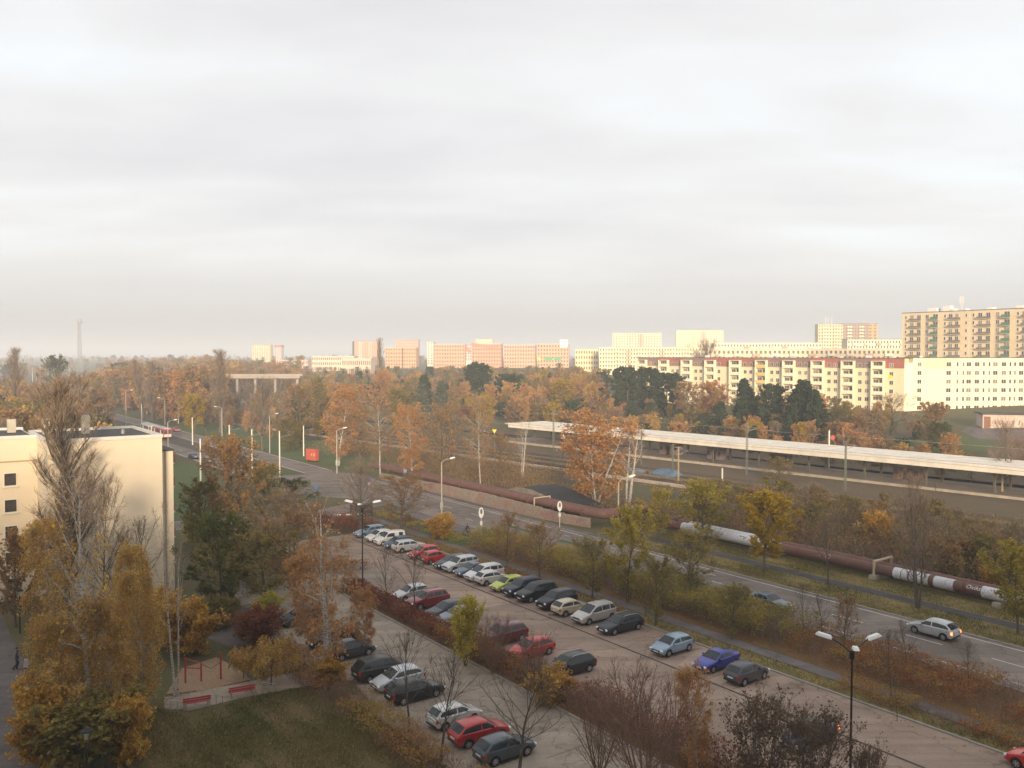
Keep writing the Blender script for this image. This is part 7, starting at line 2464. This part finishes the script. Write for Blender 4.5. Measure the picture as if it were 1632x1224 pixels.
# park lamp
x, y = G(139, 1262)
o = thing('park_lamp', 'black park lamp with round cap and frosted glass at the lower left', 'lamp', (x, y, 0))
h = ztop(1162, y)
MB().tube([(0, 0, 0), (0, 0, h - 0.6)], [0.08, 0.05], 8).build('post', M_black, o)
MB().lathe([(0.10, h - 0.62), (0.17, h - 0.12)], 12).build('glass', pm('frosted_glass', (0.42, 0.42, 0.40), 0.3, 0.1), o)
MB().lathe([(0.36, h - 0.13), (0.34, h - 0.06), (0.12, h + 0.03)], 14).build('cap', M_black, o)
x, y = G(32, 1010)
o = thing('park_lamp', 'thin dark lamp post beside the path at the left edge', 'lamp', (x, y, 0))
h = ztop(940, y)
MB().tube([(0, 0, 0), (0, 0, h - 0.5)], [0.07, 0.05], 8).build('post', M_black, o)
MB().lathe([(0.08, h - 0.5), (0.15, h - 0.1)], 10).build('glass', pm('frosted_glass', (0.42, 0.42, 0.40)), o)
MB().lathe([(0.3, h - 0.1), (0.1, h)], 10).build('cap', M_black, o)

# ---- playground
M_red = pm('red_paint', (0.36, 0.035, 0.04), 0.6, 0.15, 2.0)
for (u, v, lab) in ((314, 1130, 'red slatted bench at the left, nearer the forked birch'), (386, 1112, 'red slatted bench at the right, nearer the weeping tree')):
    x, y = G(u, v)
    o = thing('park_bench', lab, 'bench', (x, y, 0.04), math.atan2(0.42, 0.9), 'red benches at the playground')
    for k in range(3):
        MB().box(-0.95, 0.95, 0.02 + k * 0.16, 0.14 + k * 0.16, 0.42, 0.46).build('seat_slat', M_red, o)
    for k in range(2):
        MB().box(-0.95, 0.95, -0.06 - k * 0.03, -0.02 - k * 0.03, 0.58 + k * 0.17, 0.70 + k * 0.17).build('back_slat', M_red, o)
    for sx in (-0.75, 0.75):
        MB().box(sx - 0.03, sx + 0.03, -0.05, 0.0, 0, 0.9).box(sx - 0.029, sx + 0.029, 0.38, 0.44, 0, 0.419).box(sx - 0.028, sx + 0.028, 0.0, 0.44, 0.36, 0.418).build('leg', M_steel, o)
o = thing('climbing_frame', 'red playground frame with two posts and swing seats in the sandpit', 'climbing frame', (*G(352, 1083), 0.05), math.atan2(0.3, 0.9))
for sx, hh_ in ((0.0, 2.1), (-1.45, 1.5), (-2.6, 2.0)):
    MB().tube([(sx, 0, 0), (sx, 0, hh_)], 0.07, 8).build('post', M_red, o)
MB().tube([(-2.6, 0, 1.9), (-1.45, 0, 1.45)], 0.045, 6).tube([(-2.6, 0, 1.2), (-1.45, 0, 1.0)], 0.045, 6).build('rail', M_red, o)
MB().tube([(-1.45, 0, 1.35), (-0.75, 0.1, 0.9), (0, 0, 1.3)], 0.02, 5).build('rope', M_black, o)
# low pale concrete posts and rails round the playground
for (u, v, lab) in ((345, 1125, 'pale railing between the two red benches'), (428, 1105, 'pale railing below the small weeping tree'), (283, 1135, 'pale railing left of the left red bench')):
    o = thing('railing', lab, 'railing', (*G(u, v), 0.03), math.atan2(0.42, 0.9), 'railings at the playground')
    for k in range(3):
        MB().box(-0.5 + k * 0.45, -0.44 + k * 0.45, -0.03, 0.03, 0, 0.9 - 0.12 * k).build('post', M_steel, o)
    MB().tube([(-0.5, 0, 0.9), (0.45, 0, 0.62)], 0.03, 5).build('rail', M_steel, o)
# striped barrier near the blue-grey estate
x, y = G(560, 828)
o = thing('barrier', 'red and white striped barrier at the car park corner', 'barrier', (x, y, 0), R(14))
for k in range(6):
    MB().box(-2.4 + k * 0.8, -1.6 + k * 0.8, -0.04, 0.04, 0.7, 0.9).build('board', M_red if k % 2 else M_white, o)
for sx in (-2.0, 2.0):
    MB().box(sx - 0.06, sx + 0.06, 0.041, 0.12, 0, 0.9).build('post', M_steel, o)
x, y = G(576, 835)
o = thing('banner', 'dark banner stretched between posts above the blue-grey estate', 'banner', (x, y, 0), R(-8))
for sx in (-1.7, 1.7):
    MB().tube([(sx, 0, 0), (sx, 0, 3.0)], 0.04, 6).build('post', M_black, o)
MB().box(-1.66, 1.66, -0.02, 0.02, 1.7, 2.9).build('cloth', pm('banner_cloth', (0.075, 0.055, 0.05), 0.9, 0.2, 1.0), o)


# ================================================================ PEOPLE
def skin_body(name, verts, edges, rad, mat, parent, root=0):
    me = bpy.data.meshes.new(name)
    me.from_pydata(verts, edges, [])
    o = link(name, me, parent)
    o.modifiers.new('skin', 'SKIN')
    if not me.skin_vertices:
        bpy.context.view_layer.objects.active = o
    sk = me.skin_vertices[0].data if me.skin_vertices else None
    for i, r in enumerate(rad):
        sk[i].radius = (r, r)
        sk[i].use_root = (i == root)
    s = o.modifiers.new('sub', 'SUBSURF')
    s.levels = s.render_levels = 2
    me.materials.append(mat)
    return o


def person(label, loc, rz, coat, trousers, pose='walk', group=None):
    o = thing('person', label, 'person', loc, rz, group)
    if pose == 'walk':
        V = [(0, 0, .95), (0, 0, 1.15), (0.02, 0, 1.38), (0.03, 0, 1.50), (0.05, 0, 1.58), (0.05, 0, 1.70),
             (0, .10, .90), (.10, .11, .50), (-.05, .11, .08), (.10, .11, .04),
             (0, -.10, .90), (.02, -.11, .50), (-.28, -.11, .14), (-.14, -.11, .06),
             (.02, .19, 1.40), (-.02, .25, 1.13), (.18, .23, 0.98), (.02, -.19, 1.40), (.06, -.25, 1.13), (.26, -.22, 1.02)]
    else:      # riding
        V = [(-.12, 0, .98), (-.05, 0, 1.18), (.12, 0, 1.42), (.17, 0, 1.52), (.21, 0, 1.60), (.23, 0, 1.71),
             (-.08, .10, .96), (.28, .11, .82), (.16, .11, .42), (.28, .11, .38),
             (-.08, -.10, .96), (.22, -.11, .66), (.04, -.11, .26), (.16, -.11, .22),
             (.13, .19, 1.42), (.28, .22, 1.22), (.48, .22, 1.10), (.13, -.19, 1.42), (.28, -.22, 1.22), (.48, -.22, 1.10)]
    E = [(0, 1), (1, 2), (2, 3), (3, 4), (4, 5), (0, 6), (6, 7), (7, 8), (8, 9), (0, 10), (10, 11), (11, 12), (12, 13), (2, 14), (14, 15), (15, 16), (2, 17), (17, 18), (18, 19)]
    rad = [.15, .14, .16, .06, .09, .10, .095, .07, .05, .045, .095, .07, .05, .045, .07, .05, .035, .07, .05, .035]
    b = skin_body('body', V, E, rad, coat, o)
    b.data.materials.append(trousers)
    # head with hair and face details
    hx, hy, hz_ = V[5]
    hd = MB().lathe([(0.02, -.13), (.075, -.10), (.10, -.02), (.105, .05), (.08, .11), (.02, .135)], 12, c=(hx, hy, hz_ - 0.02)).build('head', pm('skin', (0.45, 0.28, 0.20), 0.6, 0.06), o, True)
    MB().lathe([(.108, .0), (.114, .06), (.09, .12), (.02, .15)], 12, c=(hx - 0.02, hy, hz_ - 0.01)).build('hair', pm('dark_hair', (0.04, 0.025, 0.018), 0.8, 0.2), hd, True)
    MB().box(hx + .09, hx + .125, hy - .012, hy + .012, hz_ - .05, hz_ - .01).build('nose', pm('skin', (0.45, 0.28, 0.20)), hd)
    for sy in (-1, 1):
        MB().lathe([(.012, 0), (.012, .006)], 6, c=(hx + .096, hy + sy * .035, hz_), axis='x').build('eye', M_black, hd)
        MB().lathe([(.022, -.01), (.022, .01)], 6, c=(hx, hy + sy * .104, hz_ - .02), axis='y').build('ear', pm('skin', (0.45, 0.28, 0.20)), hd)
    MB().box(hx + .088, hx + .098, hy - .022, hy + .022, hz_ - .085, hz_ - .075).build('mouth', M_red, hd)
    # trousers over the legs
    lg = MB()
    for a, b2, c2 in ((6, 7, 8), (10, 11, 12)):
        lg.tube([V[a], V[b2], V[c2]], [.105, .082, .062], 8)
    lg.build('trousers', trousers, o, True)
    for a, c2 in ((16, 15), (19, 18)):
        m = MB()
        p, q = Vector(V[a]), Vector(V[c2])
        d = (p - q).normalized()
        m.tube([p, p + d * 0.09], [.035, .03], 6)
        side = d.cross(Vector((0, 0, 1))).normalized()
        for k in range(4):
            s0 = p + d * 0.085 + side * (k - 1.5) * 0.018
            m.tube([s0, s0 + d * 0.04 * (1.1 - 0.12 * abs(k - 1.3)), s0 + d * 0.06 + Vector((0, 0, -0.03))], 0.008, 4)
        m.tube([p + d * 0.02 + side * 0.03, p + d * 0.06 + side * 0.055], 0.009, 4)
        m.build('hand', pm('skin', (0.45, 0.28, 0.20)), o)
    return o


M_purple = pm('purple_coat', (0.06, 0.035, 0.075), 0.9, 0.15, 4.0)
M_jeans = pm('dark_trousers', (0.03, 0.033, 0.045), 0.9, 0.15, 4.0)
x, y = G(27, 1068)
person('person in a dark purple coat walking with a trolley on the left path', (x, y, 0.03), R(25), M_purple, M_jeans)
tr = thing('shopping_trolley', 'pale wheeled bag trolley pulled by the person on the left path', 'trolley', (x + 0.55, y + 0.35, 0.03), R(25))
MB().box(-0.18, 0.18, -0.2, 0.2, 0.12, 0.72, top=(0.03, 0.03)).build('bag', pm('pale_bag', (0.42, 0.36, 0.38), 0.8, 0.1), tr)
MB().tube([(-0.19, 0, 0.1), (-0.3, 0, 0.98)], 0.015, 5).build('handle', M_steel, tr)
for sy in (-0.2, 0.2):
    MB().lathe([(0.09, -0.02), (0.09, 0.02)], 10, c=(-0.12, sy, 0.09), axis='y').build('wheel', M_tyre, tr)
x, y = G(744, 855)
hd = math.atan2(-DY, -DX) + 0.1
bk = thing('bicycle', 'dark bicycle ridden along the near pavement by the bus stop', 'bicycle', (x, y, 0.02), hd)
for wx in (-0.52, 0.52):
    w = MB()
    ring = [(wx + 0.33 * math.cos(a), 0, 0.34 + 0.33 * math.sin(a)) for a in np.linspace(0, 2 * math.pi, 19)]
    w.tube(ring, 0.022, 5, cap=False)
    wo = w.build('wheel', M_tyre, bk)
    sp = MB()
    for k in range(8):
        a = math.pi * k / 4
        sp.tube([(wx, 0, 0.34), (wx + 0.32 * math.cos(a), 0, 0.34 + 0.32 * math.sin(a))], 0.004, 3)
    sp.build('spokes', M_steel, wo)
fr = MB()
for a, b in (((-0.52, 0.34), (-0.12, 0.34)), ((-0.12, 0.34), (-0.2, 0.88)), ((-0.2, 0.80), (0.36, 0.86)), ((-0.12, 0.34), (0.38, 0.78)), ((-0.52, 0.34), (-0.2, 0.80)), ((0.36, 0.95), (0.52, 0.34))):
    fr.tube([(a[0], 0, a[1]), (b[0], 0, b[1])], 0.022, 6)
fr.build('frame', pm('bike_frame', (0.05, 0.06, 0.09), 0.4, 0.1), bk)
MB().tube([(0.36, 0, 0.95), (0.38, 0, 1.08)], 0.018, 6).tube([(0.42, -0.26, 1.1), (0.36, 0, 1.09), (0.42, 0.26, 1.1)], 0.016, 6).build('handlebar', M_black, bk)
MB().box(-0.34, -0.06, -0.07, 0.07, 0.885, 0.94, top=(0.03, 0.02)).build('saddle', M_black, bk)
MB().tube([(-0.12, -0.14, 0.28), (-0.12, 0.14, 0.40)], 0.014, 5).build('pedals', M_black, bk)
person('cyclist in a dark jacket riding past the near bus stop', (x, y, 0.02), hd, pm('grey_blue_jacket', (0.05, 0.055, 0.075), 0.9, 0.15, 4.0), M_jeans, 'ride')

# ================================================================ HAZE
hz = MB().box(-8200, 8200, -8200, 8200, -4.0, 92.0).build('haze', None)
m, n, l = new_mat('haze_air')
pv = n.new('ShaderNodeVolumePrincipled')
pv.inputs['Color'].default_value = (0.82, 0.87, 0.95, 1)
pv.inputs['Density'].default_value = 0.00045
pv.inputs['Anisotropy'].default_value = 0.0
mo = n.new('ShaderNodeOutputMaterial')
l.new(pv.outputs[0], mo.inputs['Volume'])
hz.data.materials.clear()
hz.data.materials.append(m)
tag(hz, 'thin pale autumn haze filling the air', 'haze', kind='stuff')
